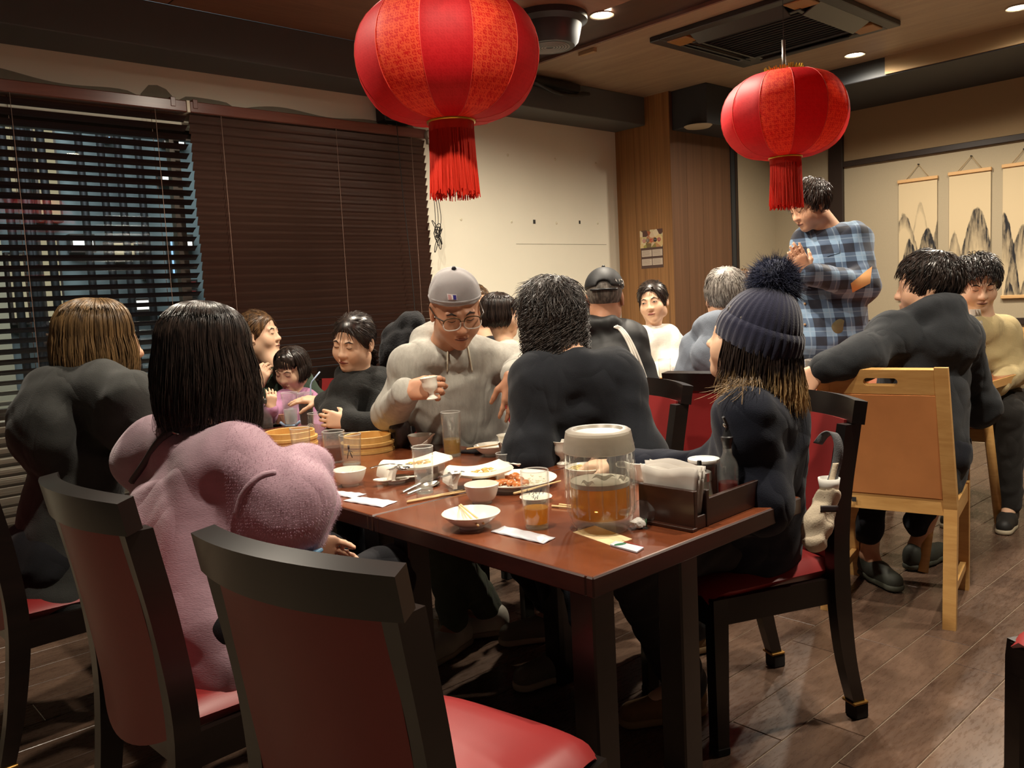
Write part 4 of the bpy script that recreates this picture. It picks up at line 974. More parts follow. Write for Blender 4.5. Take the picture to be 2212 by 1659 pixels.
# --- middle table
glass(978, 985, .0285, .034, .15, 'tall beer glass in front of the man in the grey cap', .058, 'beer2', flute=lambda t: .0285+.0055*t)
thing('coaster', mv(lathe([(0, .0), (.045, 0), (.046, .0015), (.044, .003), (0, .003)], 30), *at(975, 992)), M['china2'], 'thin white saucer under the tall beer glass', 'saucer') if False else None
ph = at(1035, 972); thing('smartphone', xf(box(-.075, .075, -.037, .037, .0005, .0085, .003, 2), Matrix.Translation(ph) @ Matrix.Rotation(.4, 4, 'Z')), plain('black phone', (26, 28, 34), .2), 'black smartphone lying behind the tall beer glass', 'phone')
thing('black_pouch', blob(938, 992, .022, .6, .0125, 31, 1.3, .5), plain('black rubbery pouch', (24, 24, 28), .5), 'small black pouch beside the tall beer glass', 'pouch')
bowl(910, 968, .047, .048, 'white bowl with spoon beside the dark sake bottle', foot=.5, flare=.55)
spoon(at(938, 938, .064), at(912, 964, .02), 'white china spoon in the bowl beside the sake bottle', group='white china spoons')
bowl(1064, 983, .062, .034, 'white bowl of leftovers with chopsticks and spoon across it', foot=.45)
stick(at(1008, 970, .038), at(1078, 960, .046), 'chopstick across the leftovers bowl near the phone')
spoon(at(1134, 956, .052), at(1082, 970, .03), 'white china spoon on the right rim of the leftovers bowl', group='white china spoons')
def cup(px, py, label, s=1.0):
    c_ = onz(px, py, TZ); pr = [(0, .0005), (.021, 0), (.0225, .003), (.022, .022), (.0225, .04), (.0265, .056), (.031, .062), (.029, .0625), (.0245, .056), (.0205, .04), (.02, .01), (0, .007)]
    return thing('cup', lathe([(r*s, z*s) for r, z in pr], 32, tuple(c_)), M['china'], label, 'cup', 'small white cups', sharp=60)
cup(1094, 978, 'white flared cup behind the sauce glass', 1.0)
cup(1162, 1007, 'white flared cup between the prawn plate and the goblet', 1.02)
c = onz(1216, 1003, TZ)
def goblet(c_, label, m=None):
    pr = [(0, .0005), (.019, 0), (.0195, .003), (.012, .009), (.008, .016), (.010, .024), (.023, .034), (.0265, .048), (.0255, .062), (.031, .074), (.0295, .0745), (.0235, .062), (.0245, .048), (.02, .036), (0, .03)]
    vf = lathe(pr, 32)
    return thing('goblet', xf(vf, (m or Matrix.Translation(c_))), M['china'], label, 'goblet', 'white footed sake cups', sharp=60)
goblet(c, 'white footed sake cup just left of the pitcher')
g = glass(1089, 1010, .022, .025, .045, 'tiny glass with orange sauce and a spoon', .018, 'tea', name='sauce_glass', base=.005)
spoon(at(1080, 958, .058), at(1092, 1008, .012), 'small steel spoon standing in the sauce glass', china=False, group='steel cutlery on the platters')
a = onz(1128, 1010, TZ)
def sq(u, v):
    e, f_ = 2*u-1, 2*v-1; m_ = max(abs(e), abs(f_)); return a+Vector((.045*e, .032*f_, .006+.014*max(0, (m_-.6)/.4)**1.3))
thing('square_dish', sheet(sq, 12, 12, -.004), M['china'], 'small square white dish left of the flared cup', 'dish', 'white china', sharp=50)
bowl(1268, 1030, .062, .03, 'white bowl of noodles seen through the pitcher', foot=.45)
M['noodle'] = plain('pale noodles', (222, 196, 120), .4)
c = onz(1268, 1030, TZ); nd = []
for k in range(40):
    p = c+Vector((random.gauss(0, .02), random.gauss(0, .02), .022)); q = p+Vector((random.gauss(0, .02), random.gauss(0, .02), random.uniform(-.004, .006)))
    nd.append(tube(bez([p, (p+q)/2+U*.008, q], 4), .0018, 5))
put(mk('noodle_leftovers', join(*nd), M['noodle']), 'pale noodles heaped in the bowl behind the pitcher', 'food', kind='stuff')
bowl(1268, 1053, .04, .012, 'small white saucer seen through the pitcher', name='saucer', cat='saucer', foot=.6)
bowl(1391, 1040, .052, .058, 'tall white bowl between the pitcher and the napkins', foot=.5, flare=.55)
flat_poly([at(1385, 1052), at(1412, 1060), at(1420, 1050), at(1395, 1044)], .0008, M['paper'], 'paper_scrap', 'white paper scrap under the bowl beside the napkins', 'paper', .0004)
# sake bottle
c = onz(866, 965, TZ)
thing('sake_bottle', lathe([(0, .001), (.033, 0), (.036, .006)] + [(.039+.0012*(k % 2)-.00002*(k-6)**2*12*.3, .012+.008*k) for k in range(9)] + [(.034, .09), (.026, .106), (.015, .122), (.0125, .132), (.0155, .142), (.022, .152), (.0245, .16), (.022, .16), (.014, .148), (.01, .13), (0, .128)], 36, tuple(c)),
      plain('dark ribbed glaze', (44, 34, 32), .25, var=.3, vscale=60), 'dark brown ribbed sake bottle in front of the man in the grey cap', 'bottle', sharp=40)
bowl(803, 922, .056, .046, 'white bowl with a china spoon in front of the girl', foot=.55, flare=.55)
spoon(at(772, 905, .062), at(800, 922, .026), 'white china spoon in the bowl in front of the girl', group='white china spoons')
bowl(735, 938, .06, .026, 'pale dish of noodles behind the two tumblers', foot=.5)
c = onz(735, 938, TZ); nd = []
for k in range(30):
    p = c+Vector((random.gauss(0, .018), random.gauss(0, .018), .024)); q = p+Vector((random.gauss(0, .02), random.gauss(0, .02), random.uniform(-.004, .008)))
    nd.append(tube(bez([p, (p+q)/2+U*.01, q], 4), .002, 5))
put(mk('noodle_leftovers', join(*nd), M['noodle']), 'pale noodles in the dish behind the two tumblers', 'food', kind='stuff')
spoon(at(760, 905, .05), at(742, 935, .028), 'cream china spoon in the noodle dish', group='white china spoons')
thing('small_box', mv(box(-.028, .028, -.02, .02, 0, .032, .004), *at(772, 935)), M['china'], 'small white sauce box beside the noodle dish', 'box', smooth=False)
# steamers
def steamer(px, py, R, label):
    c_ = onz(px, py, TZ); rt = root('bamboo_steamer', c_, label, 'steamer', 'bamboo steamers')
    mk('body', lathe([(0, .004), (R-.006, .004), (R-.004, 0), (R, 0), (R, .034), (R-.002, .036), (R-.006, .036), (R-.006, .012), (0, .012)], 48, tuple(c_)), M['bamboo'], rt, sharp=35)
    mk('upper_hoop', lathe([(R-.0075, .012), (R-.0065, .056), (R-.009, .058), (R-.013, .056), (R-.013, .012)], 48, tuple(c_), True), M['bamboo'], rt, sharp=35)
    for z0, z1 in ((.001, .009), (.025, .035)): mk('hoop', lathe([(R, z0), (R+.0035, z0), (R+.0035, z1), (R, z1)], 48, tuple(c_), True), M['bamboo'], rt, sharp=35)
    mk('bottom_slat', join(*[mv(box(-math.sqrt(max(0, (R-.012)**2-y*y)), math.sqrt(max(0, (R-.012)**2-y*y)), y-.006, y+.006, .0125, .0145), *c_) for y in np.arange(-R+.02, R-.015, .016)]), M['bamboo'], rt, smooth=False)
steamer(795, 973, .092, 'bamboo steamer behind the clear printed tumbler')
steamer(628, 962, .10, 'bamboo steamer by the pink sleeve, left of the other')
# tumblers
glass(760, 1003, .030, .037, .10, 'clear printed tumbler behind the soup bowl', base=.008)
g = [o_ for o_ in bpy.data.objects if o_.name.startswith('drinking_glass')][-1]; c = Vector(g.location); q = (Vector((-_w.x, -_w.y, 0)).normalized())
fp = c+q*.0345+U*.04
mk('print', join(tube([fp+U*.03, fp+U*.018], .003, 6), tube([fp+U*.018, fp+Vector((_r.x, _r.y, 0))*.010-U*.012], .0016, 5), tube([fp+U*.018, fp-Vector((_r.x, _r.y, 0))*.006-U*.014], .0014, 5), tube([fp+U*.014, fp+Vector((_r.x, _r.y, 0))*.012+U*.006], .001, 5)), plain('dark figure print', (70, 60, 60), .5), g)
glass(724, 998, .030, .038, .105, 'tumbler of brown tea left of the printed tumbler', .052, 'tea', base=.008)
glass(652, 985, .030, .036, .10, 'empty tumbler standing before the left bamboo steamer', base=.008)
glass(686, 946, .030, .0345, .10, 'empty tumbler with a white round mark near the girl', flute=lambda t: .030+.0045*t+.002*math.sin(PI*t*1.6), base=.01)
g = [o_ for o_ in bpy.data.objects if o_.name.startswith('drinking_glass')][-1]; c = Vector(g.location); fp = c+(Vector((-_w.x, -_w.y, 0)).normalized()*.030-Vector((_r.x, _r.y, 0))*.018)+U*.05
mk('print', join(*[tube([fp+Vector((_r.x, _r.y, 0))*(r_*math.cos(t))+U*(r_*math.sin(t)) for t in np.linspace(0, 2*PI, 18)], .0008, 4) for r_ in (.013, .008)]), plain('white print', (220, 216, 206), .6), g)
glass(727, 943, .030, .0345, .10, 'empty tumbler with white marks, right of its twin near the girl', flute=lambda t: .030+.0045*t+.002*math.sin(PI*t*1.6), base=.01)
c0 = glass(630, 920, .027, .038, .15, 'tall glass of ice water before the toddler', .075, 'melt', base=.012)
c = Vector(c0.location)
for k, (dx, dy, dz) in enumerate(((.006, .004, .072), (-.010, .002, .060), (.004, -.008, .052), (-.004, .010, .042), (.008, .0, .032))):
    mk('ice_cube', xf(box(-.009, .009, -.009, .009, -.009, .009, .002), Matrix.Translation(c+Vector((dx, dy, dz))) @ Matrix.Rotation(k*.8, 4, 'Z') @ Matrix.Rotation(.5*k, 4, 'X')), M['ice'], c0, smooth=False)
c1 = glass(664, 922, .028, .036, .15, 'tall glass of cola with ice and a bent straw', .112, 'cola', base=.012)
c = Vector(c1.location)
for k, (dx, dy, dz) in enumerate(((-.012, -.016, .112), (.008, .004, .118), (-.004, .012, .116))):
    mk('ice_cube', xf(box(-.010, .010, -.010, .010, -.010, .010, .002), Matrix.Translation(c+Vector((dx, dy, dz))) @ Matrix.Rotation(k*.8+.4, 4, 'Z') @ Matrix.Rotation(.3*k, 4, 'X')), M['ice'], c1, smooth=False)
D_ = (c-Vector((0, 0, H))).dot(_w)
thing('straw', tube([c+U*.02, V(671, 868, D_), V(671, 832, D_), V(674, 824, D_), V(691, 803, D_)], .0033, 8), plain('pale blue straw', (182, 200, 226), .4), 'pale blue bent straw in the cola glass', 'straw')
# coaster wings under the ice water: folded blue paper
p = Vector(c0.location)
thing('blue_coaster', join(*[tube([p+Vector((_r.x, _r.y, 0))*(s*.024)+U*.004+Vector((-_w.x, -_w.y, 0))*.02, p+Vector((_r.x, _r.y, 0))*(s*.045)+U*.022+Vector((-_w.x, -_w.y, 0))*.02], .006, 8) for s in (-1, 1)]+[tube([p+Vector((_r.x, _r.y, 0))*(s*.024)+U*.004+Vector((-_w.x, -_w.y, 0))*.02 for s in (-1, 1)], .005, 8)]), plain('pale blue bow clip', (150, 172, 200), .5), 'pale blue clip holder at the foot of the ice water glass', 'holder')
# far end of the row
c = onz(577, 925, TZ); sb = root('soy_bottle', c, 'small soy sauce bottle by the dark hair of the woman in pink', 'bottle')
mk('glass_body', lathe([(0, .0003), (.026, 0), (.027, .005), (.027, .05), (.02, .075), (.011, .085), (.011, .11), (.009, .11), (.009, .084), (.025, .05), (.025, .006), (0, .005)], 28, tuple(c)), M['glass'], sb, sharp=40)
mk('soy_sauce', lathe([(0, .0055), (.0243, .0065), (.0243, .02), (0, .02)], 24, tuple(c)), M['cola'], sb, sharp=40)
mk('red_cap', lathe([(0, .111), (.012, .111), (.0125, .128), (.006, .134), (0, .134)], 20, tuple(c)), plain('dark grey cap', (70, 66, 62), .5), sb, sharp=40)
thing('sauce_tub', mv(lathe([(0, .001), (.034, 0), (.044, .045), (.042, .046), (.033, .004), (0, .004)], 32), *at(607, 914)), plain('salmon tub', (214, 160, 132), .5), 'salmon coloured tub beside the ice water glass', 'tub', sharp=50)
for px, py, lb in ((596, 905, 'white paper box lid behind the salmon tub'), (592, 915, 'white folded paper left of the salmon tub')):
    c = at(px, py); thing('paper_box', mv(box(-.03, .03, -.035, .035, .0005, .014, .002), *c), M['paper'], lb, 'paper', 'papers by the soy bottle', smooth=False)
bowl(560, 1000, .05, .04, 'white bowl behind the pink sleeve, beside the left steamer', foot=.5, flare=.55)
cc = V(328, 862, 2.75); cc.z = TZ
thing('drink_can', lathe([(0, .001), (.03, 0), (.033, .006), (.033, .118), (.028, .125), (.0, .123)], 28, (1.28, 2.95, TZ)), plain('orange red can', (200, 66, 40), .4), 'orange red can between the two women seen from behind', 'can', sharp=40)
# --- other tables
c = Vector((3.56, 1.88, .74)); glass(1106, 800, .028, .034, .132, 'ribbed water glass beside the sleeve of the man in the dark hoodie', .07, 'melt', base=.01)
g = [o_ for o_ in bpy.data.objects if o_.name.startswith('drinking_glass')][-1]; g.location = c
c = Vector((4.17, 1.42, .756)); ft_ = thing('steel_flask', lathe([(0, .0), (.036, 0), (.037, .004), (.037, .022), (.0362, .024), (.0362, .086), (.037, .088), (.037, .13), (.034, .133), (0, .133)], 32, tuple(c)), M['steel'], 'brushed steel flask on the white tray by the man in beige', 'flask', sharp=35)
mk('dark_band', lathe([(.0366, .026), (.0368, .026), (.0368, .085), (.0366, .085)], 32, tuple(c), True), plain('dark mirrored band', (36, 38, 42), .15, .9), ft_)
a = Vector((4.2, 1.46, .74))
thing('small_tray', sheet(lambda u, v: a+Vector((.10*(2*u-1), .075*(2*v-1), .004+.010*max(0, (max(abs(2*u-1), abs(2*v-1))-.75)/.25)**1.4)), 14, 12, -.004), M['china'], 'small white tray under the steel flask', 'tray', sharp=50)
thing('wooden_slip', xf(box(-.05, .05, -.012, .012, .0, .006, .001), Matrix.Translation((3.98, 1.36, .7405)) @ Matrix.Rotation(.1, 4, 'Z')), M['paper'], 'narrow white slip on the orange topped table', 'paper', smooth=False)
c = Vector((3.60, 1.96-.09, .74))
bt = root('bamboo_steamer', (3.66, 1.76, .74), 'bamboo steamer on the orange topped table, half behind the beanie', 'steamer', 'bamboo steamers'); R = .085; c_ = (3.66, 1.76, .74)
mk('body', lathe([(0, .004), (R-.006, .004), (R-.004, 0), (R, 0), (R, .05), (R-.006, .052), (R-.006, .012), (0, .012)], 40, c_), M['bamboo'], bt, sharp=35)
mk('hoop', lathe([(R, .03), (R+.0035, .03), (R+.0035, .045), (R, .045)], 40, c_, True), M['bamboo'], bt, sharp=35)
glass(1106, 800, .026, .033, .14, 'beer glass on the back table before the woman in white', .05, 'beer', base=.01)
g = [o_ for o_ in bpy.data.objects if o_.name.startswith('drinking_glass')][-1]; p = V(1436, 800, 4.15); g.location = (p.x, p.y, .74)
p = V(1422, 800, 4.4); o = bowl(1106, 900, .08, .016, 'white plate on the back table before the woman in white', name='plate', cat='plate', foot=.6); o.location = (p.x, p.y, .74)
# ================================================================== SOFT BODIES: signed distance fields meshed by surface nets
def A3(p): return np.array(tuple(p), dtype=np.float64)
class Blob:
    def __init__(s, h=.007, k=.02): s.h = h; s.k = k; s.p = []
    def ell(s, c, r, R=None, k=None, sub=False): s.p.append(('e', A3(c), np.array(r, float), None if R is None else np.array(R, float), k or s.k, sub)); return s
    def cone(s, a, b, ra, rb=None, k=None, sub=False): s.p.append(('c', A3(a), A3(b), ra, ra if rb is None else rb, k or s.k, sub)); return s
    def chain(s, pts, rs, k=None):
        for i in range(len(pts)-1): s.cone(pts[i], pts[i+1], rs[i], rs[i+1], k)
        return s
    def slab(s, a, b, lat, prof, k=None, sub=False): s.p.append(('s', A3(a), A3(b), A3(lat), np.array(prof, float), k or s.k, sub)); return s
    def half(s, c, n): s.p.append(('h', A3(c), A3(n)/np.linalg.norm(A3(n)), None, None, .004, True)); return s     # cut away the side n points to
    def bounds(s, q):
        if q[0] == 'e':
            m = q[2].max() if q[3] is not None else q[2]; return q[1]-m, q[1]+m
        if q[0] == 'c': m = max(q[3], q[4]); return np.minimum(q[1], q[2])-m, np.maximum(q[1], q[2])+m
        if q[0] == 's': m = q[4][:, 1:].max(); return np.minimum(q[1], q[2])-m, np.maximum(q[1], q[2])+m
        return None
    def dist(s, q, X, Y, Z):
        if q[0] == 'e':
            dx, dy, dz = X-q[1][0], Y-q[1][1], Z-q[1][2]; r = q[2]
            if q[3] is not None:
                R = q[3]; dx, dy, dz = R[0, 0]*dx+R[1, 0]*dy+R[2, 0]*dz, R[0, 1]*dx+R[1, 1]*dy+R[2, 1]*dz, R[0, 2]*dx+R[1, 2]*dy+R[2, 2]*dz
            k0 = np.sqrt((dx/r[0])**2+(dy/r[1])**2+(dz/r[2])**2); k1 = np.sqrt((dx/r[0]**2)**2+(dy/r[1]**2)**2+(dz/r[2]**2)**2)+1e-9
            return k0*(k0-1)/k1
        if q[0] == 'c':
            a, b = q[1], q[2]; ab = b-a; L2 = ab@ab+1e-12
            t = np.clip(((X-a[0])*ab[0]+(Y-a[1])*ab[1]+(Z-a[2])*ab[2])/L2, 0, 1)
            return np.sqrt((X-a[0]-t*ab[0])**2+(Y-a[1]-t*ab[1])**2+(Z-a[2]-t*ab[2])**2)-(q[3]+(q[4]-q[3])*t)
        if q[0] == 's':
            a, b = q[1], q[2]; ab = b-a; L = np.linalg.norm(ab); w = ab/L; u = q[3]-w*(q[3]@w); u /= np.linalg.norm(u); v = np.cross(w, u)
            dx, dy, dz = X-a[0], Y-a[1], Z-a[2]
            T = (dx*w[0]+dy*w[1]+dz*w[2])/L; tc = np.clip(T, 0, 1)
            ra = np.interp(tc, q[4][:, 0], q[4][:, 1]); rb = np.interp(tc, q[4][:, 0], q[4][:, 2])
            pu = dx*u[0]+dy*u[1]+dz*u[2]; pv = dx*v[0]+dy*v[1]+dz*v[2]; pw = (T-tc)*L
            k0 = np.sqrt((pu/ra)**2+(pv/rb)**2+(pw/rb)**2); k1 = np.sqrt((pu/ra**2)**2+(pv/rb**2)**2+(pw/rb**2)**2)+1e-9
            return k0*(k0-1)/k1
        if q[0] == 'h': return -((X-q[1][0])*q[2][0]+(Y-q[1][1])*q[2][1]+(Z-q[1][2])*q[2][2])
    def mesh(s, waves=(), grow=0.0, relax=1):
        h = s.h; bs = [s.bounds(q) for q in s.p if not q[5 if q[0] in 'e' else 6] and q[0] != 'h'] if False else [s.bounds(q) for q in s.p if q[0] != 'h' and not q[-1]]
        pad = 3*h+grow+sum(abs(w[0]) for w in waves)
        lo = np.min([b[0] for b in bs], 0)-pad; hi = np.max([b[1] for b in bs], 0)+pad
        n = np.ceil((hi-lo)/h).astype(int)+1
        F = np.full(tuple(n), .06, np.float32)
        ax = [lo[i]+h*np.arange(n[i]) for i in range(3)]
        for q in s.p:
            k = q[-2]; b = s.bounds(q)
            if b is None: i0 = np.zeros(3, int); i1 = n
            else:
                m = .05+k; i0 = np.maximum(0, np.floor((b[0]-m-lo)/h).astype(int)); i1 = np.minimum(n, np.ceil((b[1]+m-lo)/h).astype(int)+1)
            if np.any(i1 <= i0): continue
            sl = tuple(slice(i0[i], i1[i]) for i in range(3))
            X = ax[0][sl[0]][:, None, None]; Y = ax[1][sl[1]][None, :, None]; Z = ax[2][sl[2]][None, None, :]
            d = s.dist(q, X, Y, Z).astype(np.float32); D = F[sl]
            if q[-1]:
                d = -d; hh_ = np.clip(.5-.5*(D-d)/k, 0, 1); F[sl] = D+(d-D)*hh_+k*hh_*(1-hh_)
            else:
                hh_ = np.clip(.5+.5*(D-d)/k, 0, 1); F[sl] = D+(d-D)*hh_-k*hh_*(1-hh_)
        if waves or grow:
            m = np.abs(F) < .05
            I = np.nonzero(m); P = np.stack([ax[i][I[i]] for i in range(3)], 1); dd = np.zeros(len(P))
            for amp, kv, ph in waves: dd += amp*np.sin(P@np.array(kv)+ph+1.3*np.sin(P@(np.array(kv)[[1, 2, 0]]*.6)+ph*2))
            F[I] -= (dd+grow).astype(np.float32)
        return s.nets(F, lo, h, relax)
    def nets(s, F, lo, h, relax):
        ins = F < 0
        c = np.zeros(tuple(np.array(F.shape)-1), np.uint8)
        for i in (0, 1):
            for j in (0, 1):
                for k in (0, 1): c += ins[i:F.shape[0]-1+i, j:F.shape[1]-1+j, k:F.shape[2]-1+k]
        idx = np.argwhere((c > 0) & (c < 8)); N = len(idx)
        vid = np.full(c.shape, -1, np.int32); vid[tuple(idx.T)] = np.arange(N)
        acc = np.zeros((N, 3)); cnt = np.zeros(N)
        cor = [(i, j, k) for i in (0, 1) for j in (0, 1) for k in (0, 1)]
        val = {q: F[idx[:, 0]+q[0], idx[:, 1]+q[1], idx[:, 2]+q[2]].astype(float) for q in cor}
        for p in cor:
            for a in range(3):
                if p[a] == 0:
                    q = tuple(1 if i == a else p[i] for i in range(3)); f0, f1 = val[p], val[q]; m = (f0 < 0) != (f1 < 0)
                    t = np.where(m, f0/np.where(m, f0-f1, 1), 0); e = np.tile(np.array(p, float), (N, 1)); e[:, a] += t
                    acc += e*m[:, None]; cnt += m
        Vv = lo+h*(idx+acc/cnt[:, None]); faces = []
        for a in range(3):
            b, d = (a+1) % 3, (a+2) % 3
            s0 = [slice(None)]*3; s1 = [slice(None)]*3; s0[a] = slice(0, -1); s1[a] = slice(1, None)
            x = ins[tuple(s0)] != ins[tuple(s1)]
            E = np.argwhere(x); E = E[(E[:, b] > 0) & (E[:, d] > 0) & (E[:, b] < F.shape[b]-1) & (E[:, d] < F.shape[d]-1)]
            def g(db, dd_):
                o = E.copy(); o[:, b] -= db; o[:, d] -= dd_; return vid[o[:, 0], o[:, 1], o[:, 2]]
            Q = np.stack([g(1, 1), g(0, 1), g(0, 0), g(1, 0)], 1)
            fl_ = ~ins[E[:, 0], E[:, 1], E[:, 2]]
            Q[fl_] = Q[fl_][:, ::-1]; faces.append(Q)
        faces = np.concatenate(faces); faces = faces[(faces >= 0).all(1)]
        for _ in range(relax):
            a = np.zeros_like(Vv); n_ = np.zeros(N)
            for i in range(4):
                u, v = faces[:, i], faces[:, (i+1) % 4]
                for d in range(3): a[:, d] += np.bincount(u, Vv[v, d], N)+np.bincount(v, Vv[u, d], N)
                n_ += np.bincount(u, minlength=N)+np.bincount(v, minlength=N)
            Vv = Vv*.45+.55*a/np.maximum(n_, 1)[:, None]
        return Vv, faces
def mkb(name, vf, mat, parent=None, loc=None):
    """fast mesh object from arrays of quads"""
    v, f = vf; org = np.array(ORG[parent.name]) if parent is not None else np.array(loc if loc is not None else v.mean(0))
    me = bpy.data.meshes.new(name); n = len(f)
    me.vertices.add(len(v)); me.vertices.foreach_set('co', (v-org).ravel().astype(np.float32))
    me.loops.add(4*n); me.loops.foreach_set('vertex_index', f.ravel().astype(np.int32))
    me.polygons.add(n); me.polygons.foreach_set('loop_start', np.arange(0, 4*n, 4, dtype=np.int32))
    me.polygons.foreach_set('use_smooth', np.ones(n, bool)); me.update(calc_edges=True); me.validate()
    me.materials.append(mat); o = bpy.data.objects.new(name, me); COL.objects.link(o)
    if parent is not None: o.parent = parent
    else: o.location = org
    ORG[o.name] = Vector(org); return o
# ------------------------------------------------------------------ heads, hands
def frame_of(heading, pitch=0.0, roll=0.0):
    """columns: right hand of the person, forward, up; heading in degrees from +x, pitch down positive, roll to own right"""
    a, p, r = math.radians(heading), math.radians(pitch), math.radians(roll)
    f = Vector((math.cos(a)*math.cos(p), math.sin(a)*math.cos(p), -math.sin(p)))
    rt = Vector((math.sin(a), -math.cos(a), 0)); up = rt.cross(f)
    r2 = rt*math.cos(r)-up*math.sin(r); u2 = rt*math.sin(r)+up*math.cos(r)
    return Matrix((r2, f, u2)).transposed()
class Head:
    def __init__(s, c, heading, pitch=0, roll=0, sc=1.0, wide=1.0):
        s.c = Vector(c); s.R = frame_of(heading, pitch, roll); s.s = sc; s.w = wide
    def P(s, x, y, z): return s.c + s.R @ Vector((x*s.s*s.w, y*s.s, z*s.s))
    def add(s, B, female=False, child=False):
        R = np.array(s.R); k = s.s; w = s.w
        e = lambda c, r, kk=.014, sub=False: B.ell(s.P(*c), (r[0]*k*w, r[1]*k, r[2]*k), R, kk*k, sub)
        jaw = .9 if female else 1.0
        if child: jaw = .92
        e((0, -.012, .032), (.076, .094, .086))
        e((0, .026, -.034), (.0665*jaw+.002, .060, .070), .025)
        e((0, .050, -.086), (.036*jaw, .036, .030), .028)
        e((0, .072, -.100), (.017, .013, .013), .02)
        for q in (-1, 1):
            e((q*.036, .056, -.036), (.030, .028, .034), .025)
            e((q*.052, .0, -.064), (.018, .036, .028), .025)
            e((q*.031, .0985, .003), (.016, .012, .009), .014, True)
            e((q*.031, .0755, .001), (.0165, .0125, .0115), .008)
            e((q*.0125, .0925, -.037), (.0080, .0095, .0070), .008)
            B.cone(s.P(q*.014, .086, .021), s.P(q*.044, .076, .020), .0075*k*(.6 if female or child else 1), .006*k, .014*k)
            e((q*.0785, -.012, -.004), (.008, .019, .031), .006)
            e((q*.0845, -.006, .0), (.005, .010, .018), .004, True)
            e((q*.079, -.002, -.03), (.006, .010, .010), .006)
        nl = .45 if child else (.75 if female else .95)
        B.cone(s.P(0, .083, .012), s.P(0, .090+.010*nl, -.028), .0070*k, .0100*k, .014*k)
        e((0, .096+.007*nl, -.034), (.0115, .010, .0095), .010)
        e((0, .0885, -.0630), (.021, .0095, .0060), .007)
        e((0, .0865, -.0720), (.018, .0100, .0066), .007)
        e((0, .101, -.0674), (.024, .010, .0013), .003, True)
        return B
    def neck(s, B, base, r=.052):
        B.cone(s.P(0, -.022, -.055), base, r*s.s, r*1.08*s.s, .03)
def hand(B, w, tip_dir, palm_n, s=1.0, curl=.5, spread=.12, thumb=1, th_open=.7, fk=None):
    """w wrist, tip_dir towards the fingers, palm_n out of the palm; thumb: +1 on the side tip x palm"""
    d = Vector(tip_dir).normalized(); n = Vector(palm_n); n = (n-d*n.dot(d)).normalized(); sd = d.cross(n)*thumb
    w = Vector(w); k = .008*s
    kn = [w+d*(.088*s-.006*s*abs(i-1.2))+sd*((.030-.0195*i)*s) for i in range(4)]
    for i, q in enumerate(kn): B.cone(w+sd*((.016-.010*i)*s), q-n*(.002*s), .0155*s, .0115*s, .014*s)
    ln = (.068, .076, .071, .056)
    for i in range(4):
        c = curl if not isinstance(curl, (list, tuple)) else curl[i]
        dd = (d+sd*(spread*(1-.67*i))).normalized(); p = kn[i]; a = 0
        for j, fr_ in enumerate((.46, .30, .24)):
            a += c*(.75, 1.0, .7)[j]
            v = dd*math.cos(a)+n*math.sin(a); q = p+v*(ln[i]*fr_*s); r0 = (.0092, .0084, .0076, .0068)
            B.cone(p, q, r0[j]*s, r0[j+1]*s, .004*s); p = q
    t0 = w+sd*.022*s+d*.022*s; v1 = (d*.62+sd*th_open+n*.35).normalized(); v2 = (d*.85+sd*(th_open*.35)+n*.55).normalized()
    t1 = t0+v1*.040*s; t2 = t1+v2*.032*s; t3 = t2+(v2+n*.2).normalized()*.024*s
    B.cone(t0, t1, .0155*s, .011*s, .012*s); B.cone(t1, t2, .0105*s, .0095*s, .005*s); B.cone(t2, t3, .0092*s, .0075*s, .004*s)
    return B
# ------------------------------------------------------------------ hair strands
def strands(paths, r0, n=4):
    """many tapered fibres as one quad mesh; paths: list of (m,3) arrays of equal length, r0 list"""
    P = np.array(paths); S_, m, _ = P.shape; r0 = np.broadcast_to(np.asarray(r0, float), (S_,))
    T = np.gradient(P, axis=1); T /= np.linalg.norm(T, axis=2, keepdims=True)+1e-9
    a = np.where(np.abs(T[:, :, 2:3]) < .8, np.array([0, 0, 1.0]), np.array([1.0, 0, 0])); N = np.cross(T, a); N /= np.linalg.norm(N, axis=2, keepdims=True)+1e-9; Bn = np.cross(T, N)
    tp = np.sin(np.clip(np.linspace(.12, 1.0, m), 0, 1)*PI)**.5*.75+.25; tp[-1] = .15
    R = r0[:, None]*tp[None]
    V_ = np.stack([P+(N*math.cos(2*PI*i/n)+Bn*math.sin(2*PI*i/n))*R[:, :, None] for i in range(n)], 2)
    ids = np.arange(S_*m*n).reshape(S_, m, n)
    q = np.stack([ids[:, :-1, :], np.roll(ids, -1, 2)[:, :-1, :], np.roll(ids, -1, 2)[:, 1:, :], ids[:, 1:, :]], -1).reshape(-1, 4)
    return V_.reshape(-1, 3), q
def qjoin(*p):
    V_ = []; F_ = []; n = 0
    for v, f in p: V_.append(np.asarray(v, float)); F_.append(np.asarray(f)+n); n += len(v)
    return np.concatenate(V_), np.concatenate(F_)
def hair_mat(name, rgb, hi, rough=.32, streak=.5, sc=(90, 90, 6)):
    t = NT(name); co = t.coord(sc); a = t.noise(co, 1.0, 4, .6); oi = None
    col = t.ramp(a, [(.5-.25*streak, s2l(rgb)), (.5+.3*streak, s2l(hi))])
    p = t.pbr(col, rough, 0, t.bump(a, .25, .003), .5); p.inputs['Anisotropic'].default_value = .4
    return t.done(p)
